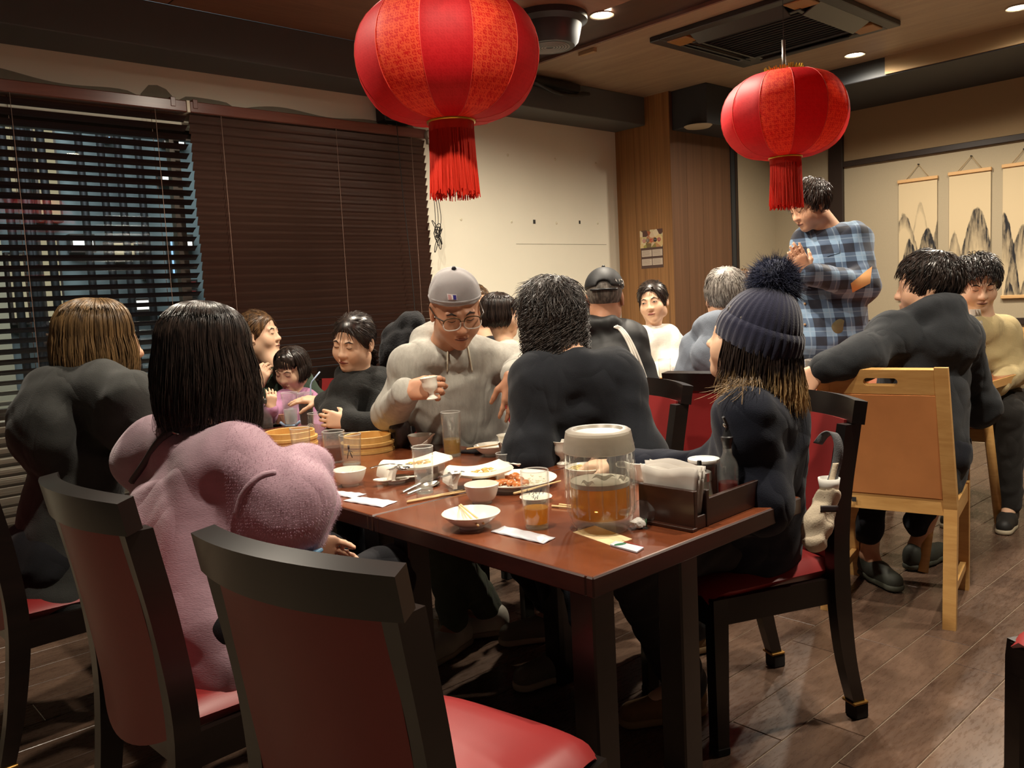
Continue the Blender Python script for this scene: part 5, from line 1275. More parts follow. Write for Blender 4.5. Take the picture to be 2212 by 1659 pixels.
# ================================================================== PEOPLE
def skin_mat(name, rgb):
    t = NT(name); co = t.coord(); a = t.noise(co, 26, 4, .6); c = s2l(rgb)
    col = t.mix(a, tuple(x*.88 for x in c), (min(1, c[0]*1.08), c[1]*1.0, c[2]*.96))
    p = t.pbr(col, .5, 0, t.bump(t.noise(co, 240, 2), .05, .001), .4); p.inputs['Subsurface Weight'].default_value = .12
    p.inputs['Subsurface Radius'].default_value = (.6, .25, .12); p.inputs['Subsurface Scale'].default_value = .01
    return t.done(p)
M['skin'] = skin_mat('skin', (208, 164, 134)); M['skin_l'] = skin_mat('light skin', (222, 184, 154)); M['skin_d'] = skin_mat('tanned skin', (192, 142, 112))
M['lip'] = plain('lips', (168, 92, 82), .45); M['lip_d'] = plain('muted lips', (150, 96, 80), .5); M['brow'] = plain('eyebrow hair', (50, 38, 32), .8)
M['lash'] = plain('lash line', (34, 24, 22), .6); M['eyew'] = plain('eye white', (220, 212, 202), .25); M['iris'] = plain('dark iris', (30, 20, 16), .15)
M['trouser'] = fabric('charcoal trousers', (26, 26, 30), .2, scale=400, bump=.2); M['jean'] = fabric('dark navy jeans', (22, 24, 32), .25, scale=300, bump=.25)
M['sole'] = plain('pale rubber sole', (186, 172, 146), .7); M['shoe_d'] = plain('dark shoe', (38, 36, 34), .6, bump=.2)
ZV = Vector((0, 0, 1))
def face(hd, body, par, eyes='down', lips='lip', brow=1.0, brow_w=1.0):
    me = body.data; tree = BVHTree.FromPolygons([v.co+ORG[body.name] for v in me.vertices], [tuple(p.vertices) for p in me.polygons])
    f = (hd.R @ Vector((0, 1, 0))).normalized(); k = hd.s
    def on(x, z, off=.0012):
        o_ = hd.P(x, .16, z); r_ = tree.ray_cast(o_, -f)
        return (r_[0] if r_[0] is not None else hd.P(x, .09, z)) + f*(off*k)
    def ribbon(nm, pts, ws, mat, off=.0012, th=.0012):
        n = len(pts)-1
        def fn(u, v):
            i = u*n; a = int(min(n-1, i)); t = i-a; x = pts[a][0]*(1-t)+pts[a+1][0]*t; z = pts[a][1]*(1-t)+pts[a+1][1]*t
            w = np.interp(u, np.linspace(0, 1, len(ws)), ws); return on(x, z+w*(v-.5), off)
        g = [[fn(i/10, j/3) for j in range(4)] for i in range(11)]
        v = [tuple(p) for r_ in g for p in r_]; v += [tuple(p-f*(th*k)) for r_ in g for p in r_]; q = []
        for i in range(10):
            for j in range(3): a = i*4+j; q += [[a, a+1, a+5, a+4], [44+a, 44+a+4, 44+a+5, 44+a+1]]
        for i in range(10): q += [[i*4, i*4+4, 48+i*4, 44+i*4], [i*4+3, 47+i*4, 51+i*4, i*4+7]]
        q += [[0, 44, 45, 1], [1, 45, 46, 2], [2, 46, 47, 3], [40, 41, 85, 84], [41, 42, 86, 85], [42, 43, 87, 86]]
        return mk(nm, (v, q), mat, par)
    for s in (-1, 1):
        if brow: ribbon('eyebrow', [(s*.016, .019), (s*.030, .0245), (s*.047, .019)], [.004*brow, .0068*brow, .0025], M['brow'], .0012)
        if eyes == 'down': ribbon('eyelash', [(s*.0185, -.0015), (s*.031, -.0052), (s*.0435, -.0005)], [.0012, .0026, .0014], M['lash'])
        else:
            ribbon('eye_white', [(s*.0185, -.001), (s*.031, .000), (s*.0435, .001)], [.002, .0078, .002], M['eyew'], .0010)
            ribbon('iris', [(s*.031-.0045+eyes, .0005), (s*.031+eyes, .0005), (s*.031+.0045+eyes, .0005)], [.003, .0085, .003], M['iris'], .0018)
            ribbon('eyelash', [(s*.0175, .000), (s*.031, .0052), (s*.045, .0015)], [.001, .0022, .0015], M['lash'], .002)
    ribbon('lips', [(-.0225, -.0672), (-.008, -.0655), (0, -.0665), (.008, -.0655), (.0225, -.0672)], [.002, .0115, .0125, .0115, .002], M[lips], .0008, .0008)
    ribbon('mouth_line', [(-.022, -.0672), (0, -.0676), (.022, -.0672)], [.0008, .0016, .0008], M['lash'], .0016, .0008)
def torso_dirs(sh):
    rt = (sh[0]-sh[1]); rt = Vector((rt.x, rt.y, 0)).normalized(); return rt, ZV.cross(rt)
def person(label, hd, sh, pelvis, arms, top, bottom=None, lh=None, knees=None, skin='skin', h=.0065, hb=.009, build=1.0, female=False, child=False, prof=None, shoes=None, face_kw=None, top_name='sweater', extra=None, legs_body=True, stand=False, waves=None, hood=None, collar=None):
    md_ = (Vector(sh[0])+Vector(sh[1]))/2; sh = [Vector(q)+(md_-Vector(q)).normalized()*.04*build-ZV*.022 for q in sh]
    rt, fw = torso_dirs(sh); nb = (sh[0]+sh[1])/2+ZV*.035*build-fw*.008
    B = Blob(h, .018); hd.add(B, female, child); hd.neck(B, nb, (.043 if female or child else .054))
    mid = (sh[0]+sh[1])/2
    pb = prof or [(0, .12, .09), (.3, .105, .078), (.6, .11, .08), (.85, .11, .072), (1, .07, .045)]
    B.slab(pelvis, mid, rt, [(t, a*build, b*build) for t, a, b in pb], .03)
    B.cone(sh[0]+(mid-sh[0])*.2-ZV*.012, sh[1]+(mid-sh[1])*.2-ZV*.012, .028*build, None, .02)
    for i, a in enumerate(arms):
        if not a: continue
        s = sh[i]+(mid-sh[i])*.12-ZV*.012; ar = a.get('r', 1.0)*build
        B.chain([s, a['e'], a['w']], [.030*ar, .027*ar, .0235*ar], .02)
        if a.get('d') is not None: hand(B, a['w'], a['d'], a['n'], a.get('s', 1.0), a.get('curl', .4), a.get('spread', .1), (1, -1)[i]*a.get('flip', 1), a.get('open', .7))
    if lh is None: lh = math.degrees(math.atan2(fw.y, fw.x))
    lf = Vector((math.cos(math.radians(lh)), math.sin(math.radians(lh)), 0)); lr = Vector((lf.y, -lf.x, 0)); legs = []
    for i, s in enumerate((1, -1)):
        hip = pelvis+lr*(s*.085*build)-ZV*.01
        if knees and knees[i]: kn, an, to = knees[i]
        elif stand: kn = hip+Vector((0, 0, -.42))+lf*.015; an = Vector((hip.x, hip.y, .085))-lf*.02; to = Vector((an.x, an.y, .03))+lf*.16
        else:
            kn = hip+lf*.40*build+lr*(s*.03); kn.z = min(hip.z+.02, .56); an = Vector((kn.x, kn.y, .085))-lf*.06; to = Vector((an.x, an.y, .03))+lf*.15
        legs.append((hip, kn, an, to))
    for hip, kn, an, to in legs: B.chain([hip, kn, an], [.062*build, .046*build, .034*build], .02); B.cone(an, (an+to)/2, .032*build, .026*build)
    root_ = mkb('person', B.mesh(relax=1), M[skin], loc=(pelvis.x, pelvis.y, 0)); put(root_, label, 'person', 'diners')
    if face_kw is not None: face(hd, root_, root_, **face_kw)
    # upper garment
    g = top.get('grow', .012); T = Blob(top.get('h', hb), .03)
    pr_t = top.get('prof') or [(0, .168, .125), (.3, .152, .114), (.6, .158, .114), (.85, .162, .104), (1, .105, .066)]
    hem = pelvis-ZV*top.get('hem', .04)
    T.slab(hem, mid-ZV*.01, rt, [(t, a*build, b*build) for t, a, b in pr_t], .03)
    T.cone(sh[0]+(mid-sh[0])*.1, sh[1]+(mid-sh[1])*.1, (top.get('shr', .052)-.004)*build, None, .04)
    for q_ in sh: T.cone(nb-ZV*.028+(q_-mid)*.18, q_+(mid-q_)*.1-ZV*.004, .050*build, (top.get('shr', .052)-.004)*build, .04)
    for i, a in enumerate(arms):
        if not a: continue
        s = sh[i]+(mid-sh[i])*.08; ra = [q_*.93 for q_ in top.get('arm', (.056, .050, .042))]; ar = a.get('sl', 1.0)
        w = a['w']-(a['w']-a['e']).normalized()*a.get('cuff', .012)
        T.chain([s, a['e'], w], [ra[0]*build*ar, ra[1]*build*ar, ra[2]*build*ar], top.get('k', .045))
        if top.get('band'): T.cone(w-(w-a['e']).normalized()*.045, w, ra[2]*build*ar*.86, ra[2]*build*ar*.80, .006)
    if collar: 
        for q in collar(hd, nb, rt, fw): T.cone(*q)
    if hood:
        hs = hood; R0 = .085*hs; pts = []
        for t in np.linspace(-150, 150, 13):
            a = math.radians(t); pts.append(nb-fw*(R0*1.05*math.cos(a))+rt*(R0*math.sin(a))+ZV*(.05*math.cos(a)+.018)+fw*.012)
        T.chain(pts, [.031+.014*math.cos(math.radians(t)*.6) for t in np.linspace(-150, 150, 13)], .02)
        T.ell(nb-fw*.105*hs-ZV*.055, (.115*hs, .052*hs, .095*hs), np.array(Matrix((rt, fw, ZV)).transposed()), .04)
    if not hood and not collar and top.get('crew', 1): T.cone(nb-ZV*.035, nb+ZV*.004-fw*.006, .072*build, .058*build if not female else .052*build, .02)
    if extra: extra(T, nb, rt, fw)
    wv = waves if waves is not None else [(.0022, (30, 18, 44), .3), (.002, (-26, 36, 22), 1.7), (.0012, (60, 50, -70), 2.9)]
    tg = mkb(top_name, T.mesh(wv, g-.012), top['mat'], root_)
    out = dict(root=root_, top=tg, nb=nb, rt=rt, fw=fw, legs=legs, T=T, hd=hd)
    if bottom:
        pz = .72 if stand else 1.0; Q = Blob(hb, .03); Q.ell(pelvis-ZV*.01, (.165*build*pz, .13*build*pz, .115*build), np.array(Matrix((rt, fw, ZV)).transposed()))
        for hip, kn, an, to in legs:
            k_ = bottom.get('w', 1.0)*build; Q.chain([hip, kn, an+ZV*bottom.get('up', .02)], [.085*build, .064*k_, .052*k_], .03)
        mkb('trousers', Q.mesh([(.003, (40, 50, 30), .4), (.003, (-60, 30, 50), 2)]), bottom['mat'], root_)
    for i, (hip, kn, an, to) in enumerate(legs):
        sc = (shoes or {}).get('s', 1.0)*build; d = (to-an); d.z = 0; d.normalize(); sd = Vector((d.y, -d.x, 0)); z0 = max(0, min(an.z, to.z+.055)-.085)
        X = Blob(.006, .02); hl = Vector((an.x, an.y, 0))-d*.035*sc+ZV*(z0+.038); t_ = hl+d*.20*sc-ZV*.004
        X.cone(hl, hl+d*.10*sc, .036*sc, .040*sc); X.cone(hl+d*.10*sc, t_, .040*sc, .033*sc); X.cone(hl+ZV*.03, Vector((an.x, an.y, z0+.075)), .034*sc, .036*sc); X.half(Vector((0, 0, z0+.012)), (0, 0, -1))
        so = mkb('shoe', X.mesh(), (shoes or {}).get('mat', M['shoe_d']), root_)
        Y = Blob(.006, .01); Y.cone(Vector((hl.x, hl.y, z0+.014)), Vector((hl.x, hl.y, z0+.014))+d*.10*sc, .037*sc, .042*sc); Y.cone(Vector((hl.x, hl.y, z0+.014))+d*.10*sc, Vector((t_.x, t_.y, z0+.014)), .042*sc, .036*sc)
        Y.half(Vector((0, 0, z0+.001)), (0, 0, -1)); Y.half(Vector((0, 0, z0+.024)), (0, 0, 1))
        mkb('sole', Y.mesh(relax=0), (shoes or {}).get('sole', M['sole']), so)
    return out
# ------------------------------------------------------------------ hair
CR = Vector((0, -.012, .032)); RAD = (.076, .094, .086)
def shell(hd, g, cuts=True, h=.006, low=None, k=.02, extra=None, waves=()):
    B = Blob(h, k); B.ell(hd.P(*CR), tuple((r+g)*hd.s*(hd.w if i == 0 else 1) for i, r in enumerate(RAD)), np.array(hd.R))
    if extra: extra(B)
    n = lambda v: hd.R @ Vector(v)
    B.half(hd.P(0, .078, .066), n((0, .095, -.060)))
    if low is not None: B.half(hd.P(0, low[0], low[1]), n((0, low[2], low[3])))
    return B.mesh(waves)
def short_hair(par, hd, mat, n=700, L=.035, g=.010, low=(-.0, -.035, .42, -.9), lift=.35, r=.0014, seed=1, crown=(0, -.05), fringe=0.0, messy=.5, shells=True, h=.006, curl=0.0, top=0.0, sh_extra=None):
    rg = np.random.default_rng(seed); paths = []; rs = []
    while len(paths) < n:
        v = rg.normal(size=3); v /= np.linalg.norm(v); p = np.array(CR)+v*(np.array(RAD)+g*.8)
        if (p[1]-.078)*.095+(p[2]-.066)*-.06 > -.0006 or (p[1]-low[0])*low[2]+(p[2]-low[1])*low[3] > 0: continue
        c = np.array((crown[0], crown[1], .118)); t = p-c; nn = v/np.array(RAD); nn /= np.linalg.norm(nn)
        if fringe and p[2] > .07: t = t+np.array((0, fringe, 0))
        t -= nn*(t@nn); t /= np.linalg.norm(t)+1e-6; t += rg.normal(size=3)*messy*.6; t -= nn*(t@nn)*.9; t /= np.linalg.norm(t)+1e-6
        l = L*rg.uniform(.6, 1.2)*(1+top*max(0, nn[2])); m = 6; q = []
        sdv = np.cross(t, nn)
        for i in range(m):
            u = i/(m-1); x = p+t*(l*u)+nn*(l*lift*math.sin(u*2.2)*.45-.25*l*u*u*.6-.002)
            if curl: x = x+sdv*(curl*math.sin(u*7+p[0]*90+p[2]*70))+nn*(curl*.7*math.cos(u*7+p[1]*80))
            q.append(tuple(hd.P(*x)))
        paths.append(q); rs.append(r*rg.uniform(.7, 1.3)*hd.s)
    parts = [strands(paths, rs)]
    if shells: parts.append(shell(hd, g, low=low, h=h*1.0, extra=sh_extra))
    return mkb('hair', qjoin(*parts), mat, par)
def long_hair(par, hd, mat, L, n=900, front=62, vol=.016, r=.0017, wave=.004, inward=.25, seed=2, tilt=(0, 0), m=15, flip=0.0, lenvar=.12, aend=96, base=True, name='hair', part=.0, widen=1.0, under=None):
    rg = np.random.default_rng(seed); paths = []; rs = []; f = hd.R @ Vector((0, 1, 0)); s_ = hd.s
    for i in range(n):
        phi = rg.uniform(-180+front, 180-front)*PI/180; e = vol*rg.uniform(.15, 1)**.7; l = L*rg.uniform(1-lenvar, 1+lenvar*.5); a1 = math.radians(aend+rg.uniform(-6, 6))
        if under is not None: e *= .4
        a0 = math.radians(rg.uniform(82, 92)) if under is not None else math.radians(rg.uniform(3, 60)) if rg.random() < .5 else math.radians(5); q = []
        arc = (a1-a0)*.09; tot = arc+l; last = None; ph = rg.uniform(0, 6.28); wv = wave*rg.uniform(.5, 1.4)
        lc = 8 if arc < tot else m
        for j in range(m):
            if j < lc:
                a = a0+(a1-a0)*j/(lc-1); b = e*min(1, .25+a/1.2)
                x = np.array(CR)+np.array(((RAD[0]+b)*math.sin(a)*math.sin(phi)*widen+part*math.cos(a)*.0, -(RAD[1]+b)*math.sin(a)*math.cos(phi), (RAD[2]+b)*math.cos(a)))
                p = hd.P(*x); last = p; st = p.copy()
            else:
                u = (j-lc+1)/(m-lc); cx = hd.P(0, -.03, x[2]); off = st-cx; off.z = 0
                p = st-ZV*(l*s_*u)-off*(inward*u*u)+off*(.10*math.sin(u*PI))*1.0+off*(flip*max(0, u-.7)*3)+Vector((math.sin(ph+u*5), math.cos(ph*1.3+u*4), 0))*wv*u+Vector((tilt[0], tilt[1], 0))*u*u
            q.append(tuple(p))
        paths.append(q); rs.append(r*rg.uniform(.6, 1.4))
    parts = [strands(paths, rs)]
    if base:
        B = Blob(.007, .02); B.ell(hd.P(*CR), tuple((rr_+(vol*.35 if under is None else .001))*s_ for rr_ in RAD), np.array(hd.R)); c0 = hd.P(0, -.028, .02); c1 = c0-ZV*(L*.92*s_)+Vector((tilt[0], tilt[1], 0))*.8
        B.slab(c0, c1, hd.R @ Vector((1, 0, 0)), [(0, .078*s_*widen, .078*s_), (.5, (.08-.02*inward)*s_*widen, .07*s_), (.9, (.075-.055*inward)*s_*widen, .055*s_), (1, .05*s_, .035*s_)], .03)
        B.half(hd.P(0, .066, .06), hd.R @ Vector((0, .095, -.05)))
        parts.append(B.mesh([(.003, (160, 150, 8), 0), (.0025, (-210, 140, 12), 1)]))
    return mkb(name, qjoin(*parts), mat, par)
def fuzz(par, obj, mat, n, L, seed=3, r=.0006, pick=None, name='fuzz', droop=.3):
    me = obj.data; org = np.array(ORG[obj.name]); k = len(me.vertices); co = np.empty(k*3); no = np.empty(k*3); me.vertices.foreach_get('co', co); me.vertices.foreach_get('normal', no)
    co = co.reshape(-1, 3)+org; no = no.reshape(-1, 3); rg = np.random.default_rng(seed); c = co.mean(0)
    ids = np.arange(k) if pick is None else np.nonzero(pick(co))[0]
    if len(ids) == 0: return None
    ids = rg.choice(ids, n); nn = no[ids]
    if np.mean(np.sum(no*(co-c), 1)) < 0: nn = -nn
    d = nn+rg.normal(size=(n, 3))*.45; d /= np.linalg.norm(d, axis=1, keepdims=True); l = L*rg.uniform(.5, 1.2, n)[:, None]
    P0 = co[ids]; t = np.linspace(0, 1, 4); paths = np.stack([P0+d*l*u-np.array((0, 0, 1.0))*l*droop*u*u for u in t], 1)
    o_ = mkb(name, strands(paths, np.full(n, r), 3), mat, par); o_['kind'] = 'stuff'; return o_
# ================================================================== CAST
H_BLACK = hair_mat('black hair', (20, 16, 15), (58, 46, 40), .3); H_BROWN = hair_mat('highlighted brown hair', (36, 26, 19), (156, 122, 80), .36, .9, (70, 70, 3))
H_DARK = hair_mat('dark brown hair', (28, 20, 17), (78, 60, 50), .34); H_GREY = hair_mat('grey hair', (112, 104, 98), (196, 188, 178), .45, .6)
H_MED = hair_mat('brown tied hair', (46, 32, 22), (118, 86, 54), .38); H_SALT = hair_mat('greying clipped hair', (70, 64, 58), (128, 118, 108), .6)
H_OMBRE = None
def ombre():
    t = NT('dark hair with blond ends'); co = t.coord((70, 70, 4)); a = t.noise(co, 1.0, 4, .6); tc = t.n('TexCoord'); sx = t.n('SeparateXYZ'); t.l(tc.outputs['Object'], sx.inputs[0])
    f = t.math('ADD', t.math('DIVIDE', t.math('SUBTRACT', 1.03, sx.outputs['Z']), .12), t.math('MULTIPLY', t.math('SUBTRACT', a, .5), 1.3))
    col = t.ramp(f, [(.15, s2l((40, 28, 22))), (.85, s2l((184, 148, 98)))])
    return t.done(t.pbr(col, .42, 0, t.bump(a, .25, .003), .5))
H_OMBRE = ombre(); H_SOFT = hair_mat('soft black curls', (24, 20, 19), (66, 56, 50), .42)
F_GREYH = fabric('heather grey sweatshirt', (150, 147, 138), .16, vscale=70, stretch=(1, 1, .25), scale=500, bump=.25, second=(186, 182, 172))
F_PINK = fabric('mauve pink knit', (172, 140, 152), .14, scale=170, bump=.3, stretch=(1, 1, 4), vscale=20, sheen=.3); F_HOOD = fabric('dark grey hoodie', (56, 56, 54), .22, scale=350, bump=.3)
F_GREEN = fabric('dark green top', (52, 64, 52), .2); F_TODD = fabric('lilac pink toddler top', (170, 120, 150), .2); F_FLEECE = fabric('black fleece', (36, 36, 35), .3, scale=160, bump=.7)
F_NAVY = fabric('navy black sweater', (24, 26, 31), .15, scale=380, bump=.3); F_NAVY2 = fabric('deep navy top', (18, 21, 33), .2, scale=380, bump=.25); F_TRACK = plain('black track jacket', (24, 24, 24), .6, bump=.1)
F_WHITE = fabric('cream white ribbed knit', (240, 236, 226), .05, scale=60, bump=.35, stretch=(1, 1, 4)); F_OAT = fabric('oatmeal fluffy knit', (196, 184, 160), .12, scale=180, bump=.6, sheen=.3)
F_BLUEG = fabric('blue grey hoodie', (122, 130, 142), .15, scale=350); F_DKH = fabric('faded charcoal hoodie', (38, 40, 43), .22, scale=350); F_BEIGE = fabric('beige cardigan', (196, 176, 130), .12, scale=260); F_TEE = plain('white tee shirt', (226, 216, 200), .8)
F_DENIM = fabric('light denim shirt', (104, 130, 160), .15); F_OLIVE = fabric('olive trousers', (92, 82, 58), .18, scale=400, bump=.2)
def plaid_mat():
    t = NT('blue plaid flannel'); co = t.coord((1, 1, 1), (0, 0, math.radians(42.4)), 'Object'); sx = t.n('SeparateXYZ'); t.l(co, sx.inputs[0])
    def band(x, per, duty, ph): return t.math('LESS_THAN', t.math('FRACT', t.math('ADD', t.math('DIVIDE', x, per), ph)), duty)
    a = band(sx.outputs['X'], .088, .5, .1); b = band(sx.outputs['Z'], .092, .5, .2); c = band(sx.outputs['X'], .088, .06, .33); d_ = band(sx.outputs['Z'], .092, .05, .44)
    s_ = t.math('MULTIPLY', t.math('ADD', a, b), .5)
    col = t.ramp(s_, [(.0, s2l((112, 136, 160))), (.5, s2l((66, 82, 104))), (1.0, s2l((32, 36, 48)))])
    col = t.mix(t.math('MULTIPLY', t.math('MAXIMUM', c, d_), .35), col, s2l((140, 156, 172)))
    nz = t.noise(co, 300, 2); p = t.pbr(col, .9, 0, t.bump(nz, .3, .002), .2); p.inputs['Sheen Weight'].default_value = .3; return t.done(p)
F_PLAID = plaid_mat()
def A(e, w, d=None, n=None, **k): return dict(e=Vector(e), w=Vector(w), d=d, n=n, **k)
VR = Vector((_r.x, _r.y, 0)).normalized(); VF = Vector((_w.x, _w.y, 0)).normalized()      # handy right / away directions
# ---- woman, highlighted brown hair
hd = Head(V(222, 740, 2.45), -18, 4, 2, 1.0)
P = person('woman with highlighted brown shoulder length hair in a dark grey hoodie, seen from behind', hd, (V(300, 888, 2.30), V(98, 880, 2.62)), Vector((.60, 2.70, .55)),
    [A((.92, 2.38, .74), (1.10, 2.55, .735), (.9, .3, 0), (0, 0, -1), curl=.5), A((.86, 2.98, .74), (1.10, 2.85, .735), (.9, -.3, 0), (0, 0, -1), curl=.5)],
    dict(mat=F_HOOD, grow=.018, k=.08, hem=.10, arm=(.068, .062, .05), shr=.062, band=True), dict(mat=M['trouser']), lh=5, female=True, hood=1.25, top_name='hoodie', h=.008,
    extra=lambda T, nb, rt, fw: T.chain([V(78, 905, 2.56), V(140, 850, 2.46), V(222, 836, 2.34), V(288, 858, 2.26), V(312, 900, 2.26)], [.040, .055, .058, .052, .040], .05))
long_hair(P['root'], hd, H_BROWN, .135, n=2600, front=38, vol=.030, r=.0014, wave=.006, inward=.10, seed=4, widen=1.1, flip=.05)
M['yel'] = plain('yellow print', (206, 176, 60), .6)
for k in range(3):
    p = V(64+2*k, 868+16*k, 2.52)
    mk('print_stroke', tube([p, p+VR*.035+ZV*.006], .005, 5), M['yel'], P['top'])
p = V(58, 880, 2.5); mk('yellow_cord', tube(bez([V(66, 868, 2.5), V(50, 925, 2.5), V(36, 950, 2.5), V(22, 975, 2.5)], 6), .004, 6), M['yel'], P['top'])
# ---- woman in pink
hd = Head(V(446, 772, 1.95), 32, 10, 0, 1.02)
P = person('woman with long black hair in an oversized mauve pink sweater, seen from behind', hd, (V(535, 985, 1.82), V(300, 962, 2.06)), Vector((.705, 1.775, .56)),
    [A(V(640, 1085, 1.84), V(652, 1176, 1.93), VR*.5-ZV*.35+VF*.5, VF*-1+ZV*.2, curl=.55, sl=1.0, cuff=.035), A((.80, 2.13, .80), (1.06, 2.12, .74), (.9, -.3, 0), (0, 0, -1), curl=.6)],
    dict(mat=F_PINK, grow=.020, k=.08, hem=.085, arm=(.070, .066, .040), shr=.062, prof=[(0, .175, .14), (.15, .185, .145), (.4, .18, .135), (.7, .18, .125), (.9, .168, .105), (1, .115, .07)]), dict(mat=M['trouser']), lh=8, female=True, h=.0065, hb=.0075,
    waves=[(.005, (26, -20, 10), .3), (.003, (-30, 24, 12), 1.7), (.0015, (50, 40, -40), 2.9)],
    extra=lambda T, nb, rt, fw: (T.chain([V(600, 1075, 1.82), V(640, 1008, 1.90), V(676, 1016, 1.93), V(690, 1085, 1.95), V(668, 1130, 1.94)], [.036, .034, .034, .036, .034], .03)))
long_hair(P['root'], hd, H_BLACK, .185, n=2600, front=46, vol=.020, r=.0012, wave=.009, inward=-.02, seed=6, widen=1.06)
fuzz(P['root'], P['top'], plain('pink wool fuzz', (206, 172, 190), .9), 14000, .006, r=.00013, pick=lambda co: (co[:, 0]*.74-co[:, 1]*.67 > P['nb'].dot(VR)+.16) & (co[:, 2] > .68), name='fuzz')
M['strap'] = plain('dark grey bag strap', (66, 60, 62), .7)
me = P['top'].data; tree = BVHTree.FromPolygons([v.co+ORG[P['top'].name] for v in me.vertices], [tuple(p.vertices) for p in me.polygons])
def on_obj(px, py, off=.004):
    o_ = Vector((0, 0, H)); d_ = ray(px, py).normalized(); r_ = tree.ray_cast(o_, d_); return (r_[0]-d_*off) if r_[0] is not None else None
mk('shoulder_seam', tube(bez([p_ for p_ in [on_obj(q_[0], q_[1], .0) for q_ in ((508, 1118), (520, 1075), (540, 1045), (566, 1026), (596, 1020))] if p_ is not None], 4), .006, 8), F_PINK, P['top'])
st = [on_obj(px, py) for px, py in ((405, 912), (378, 928), (345, 950), (312, 1000), (285, 1040), (262, 1085), (250, 1110))]; st = [q_ for q_ in st if q_ is not None]
thing('bag_strap', tube(bez(st, 5), .0085, 6, flat=1.0), M['strap'], 'dark bag strap slung diagonally over the back of the pink sweater', 'strap')
mk('buckle', tube([st[1]-VR*.012-VF*.008, st[1]+VR*.012-VF*.008-ZV*.01], .004, 6), M['steel'], bpy.data.objects['bag_strap'])
thing('smartphone', xf(box(-.038, .038, -.075, .075, 0, .009, .003, 2), Matrix.Translation(V(622, 1222, 1.85)) @ Matrix.Rotation(.5, 4, 'Z') @ Matrix.Rotation(-.35, 4, 'X')), plain('pale blue phone case', (120, 170, 206), .4), 'pale blue smartphone in the lap of the woman in pink', 'phone')
# ---- mother and toddler
hd = Head(V(560, 722, 4.15), -50, -4, 3, .97)
P = person('woman in a dark green top with tied brown hair, looking sideways, holding the toddler', hd, (V(578, 812, 4.02), V(660, 812, 4.22)), Vector((2.03, 3.83, .56)),
    [A(V(548, 880, 3.95), V(556, 838, 3.95), VR*.35+ZV*.75, VF*1.0+VR*.2, curl=.7, s=.95, cuff=.03), A(V(690, 870, 4.12), V(668, 880, 3.95), VR*-1, VF, curl=.4)],
    dict(mat=F_GREEN, grow=.012), dict(mat=M['trouser']), lh=195, female=True, h=.005, skin='skin_l', face_kw=dict(eyes='down', lips='lip_d'))
short_hair(P['root'], hd, H_MED, n=900, L=.06, g=.006, low=(-.02, -.045, .5, -.87), lift=.08, r=.0013, seed=3, crown=(0, .10), messy=.12)
mkb('ponytail', strands([[tuple(hd.P(random.gauss(0, .012), -.10-.02*u+random.gauss(0, .004), .02-.17*u)) for u in np.linspace(0, 1, 8)] for k in range(120)], .002), H_MED, P['root'])
hd = Head(V(630, 796, 3.95), 203, 22, -4, .84, 1.06)
P = person('toddler in a lilac pink top with a black bob fringe, hand raised', hd, (V(598, 856, 3.90), V(672, 850, 4.02)), Vector((1.98, 3.61, .62)),
    [A(V(578, 895, 3.82), V(586, 882, 3.72), ZV*.9+VR*.1, VF*.8-VR*.4, curl=.5, s=.62, cuff=.02), A(V(700, 905, 3.95), V(680, 925, 3.85), VR*-1+ZV*.1, VF, curl=.5, s=.62)],
    dict(mat=F_TODD, grow=.013, arm=(.066, .062, .055)), dict(mat=M['trouser']), lh=200, child=True, build=.66, h=.0045, hb=.0075, skin='skin_l', face_kw=dict(eyes='down', brow=.6),
    knees=[(Vector((1.92, 3.40, .62)), Vector((1.93, 3.33, .42)), Vector((1.90, 3.25, .38))), (Vector((2.02, 3.40, .62)), Vector((2.04, 3.33, .42)), Vector((2.02, 3.25, .38)))], shoes=dict(s=.8))
long_hair(P['root'], hd, H_BLACK, .085, n=650, front=58, vol=.012, r=.0014, wave=.004, inward=.05, seed=8, widen=1.05)
mkb('fringe', strands([[tuple(hd.P(.058*x, .085*math.cos(x*.9)+.010*math.sin(u*2), .098-.030*abs(x)-.050*u+.012*x*x)) for u in np.linspace(0, 1, 6)] for x in np.random.default_rng(2).uniform(-1, 1, 150)], .0012), H_BLACK, P['root'])
# ---- girl in fleece
hd = Head(V(764, 738, 3.45), 204, 12, -8, .96, 1.02)
P = person('girl in a black fleece jacket with tied back black hair, reaching for the cola glass', hd, (V(726, 835, 3.40), V(838, 812, 3.55)), Vector((2.06, 3.10, .56)),
    [A(V(732, 905, 3.36), V(697, 866, 3.48), VR*-.95+ZV*.12, ZV*-1+VF*.2, curl=.25, s=.88, cuff=.02), A(V(836, 918, 3.36), V(752, 914, 3.30), VR*-.9+ZV*.25-VF*.05, VF*.9-ZV*.2, curl=.55, s=.88, cuff=.02)],
    dict(mat=F_FLEECE, grow=.015, arm=(.058, .054, .046), shr=.054), dict(mat=M['jean']), female=True, h=.0045, hb=.008, skin='skin_l', lh=195, face_kw=dict(eyes='down', lips='lip', brow=.8),
    collar=lambda hd, nb, rt, fw: [(nb-fw*.05+rt*.05+ZV*.015, nb+fw*.055+rt*.035-ZV*.02, .030, .024), (nb-fw*.05-rt*.05+ZV*.015, nb+fw*.055-rt*.035-ZV*.02, .030, .024), (nb-fw*.06+rt*.05+ZV*.015, nb-fw*.06-rt*.05+ZV*.015, .032)])
short_hair(P['root'], hd, H_BLACK, n=1000, L=.06, g=.008, low=(-.02, -.04, .5, -.87), lift=.05, r=.0012, seed=5, crown=(0, .07), messy=.12)
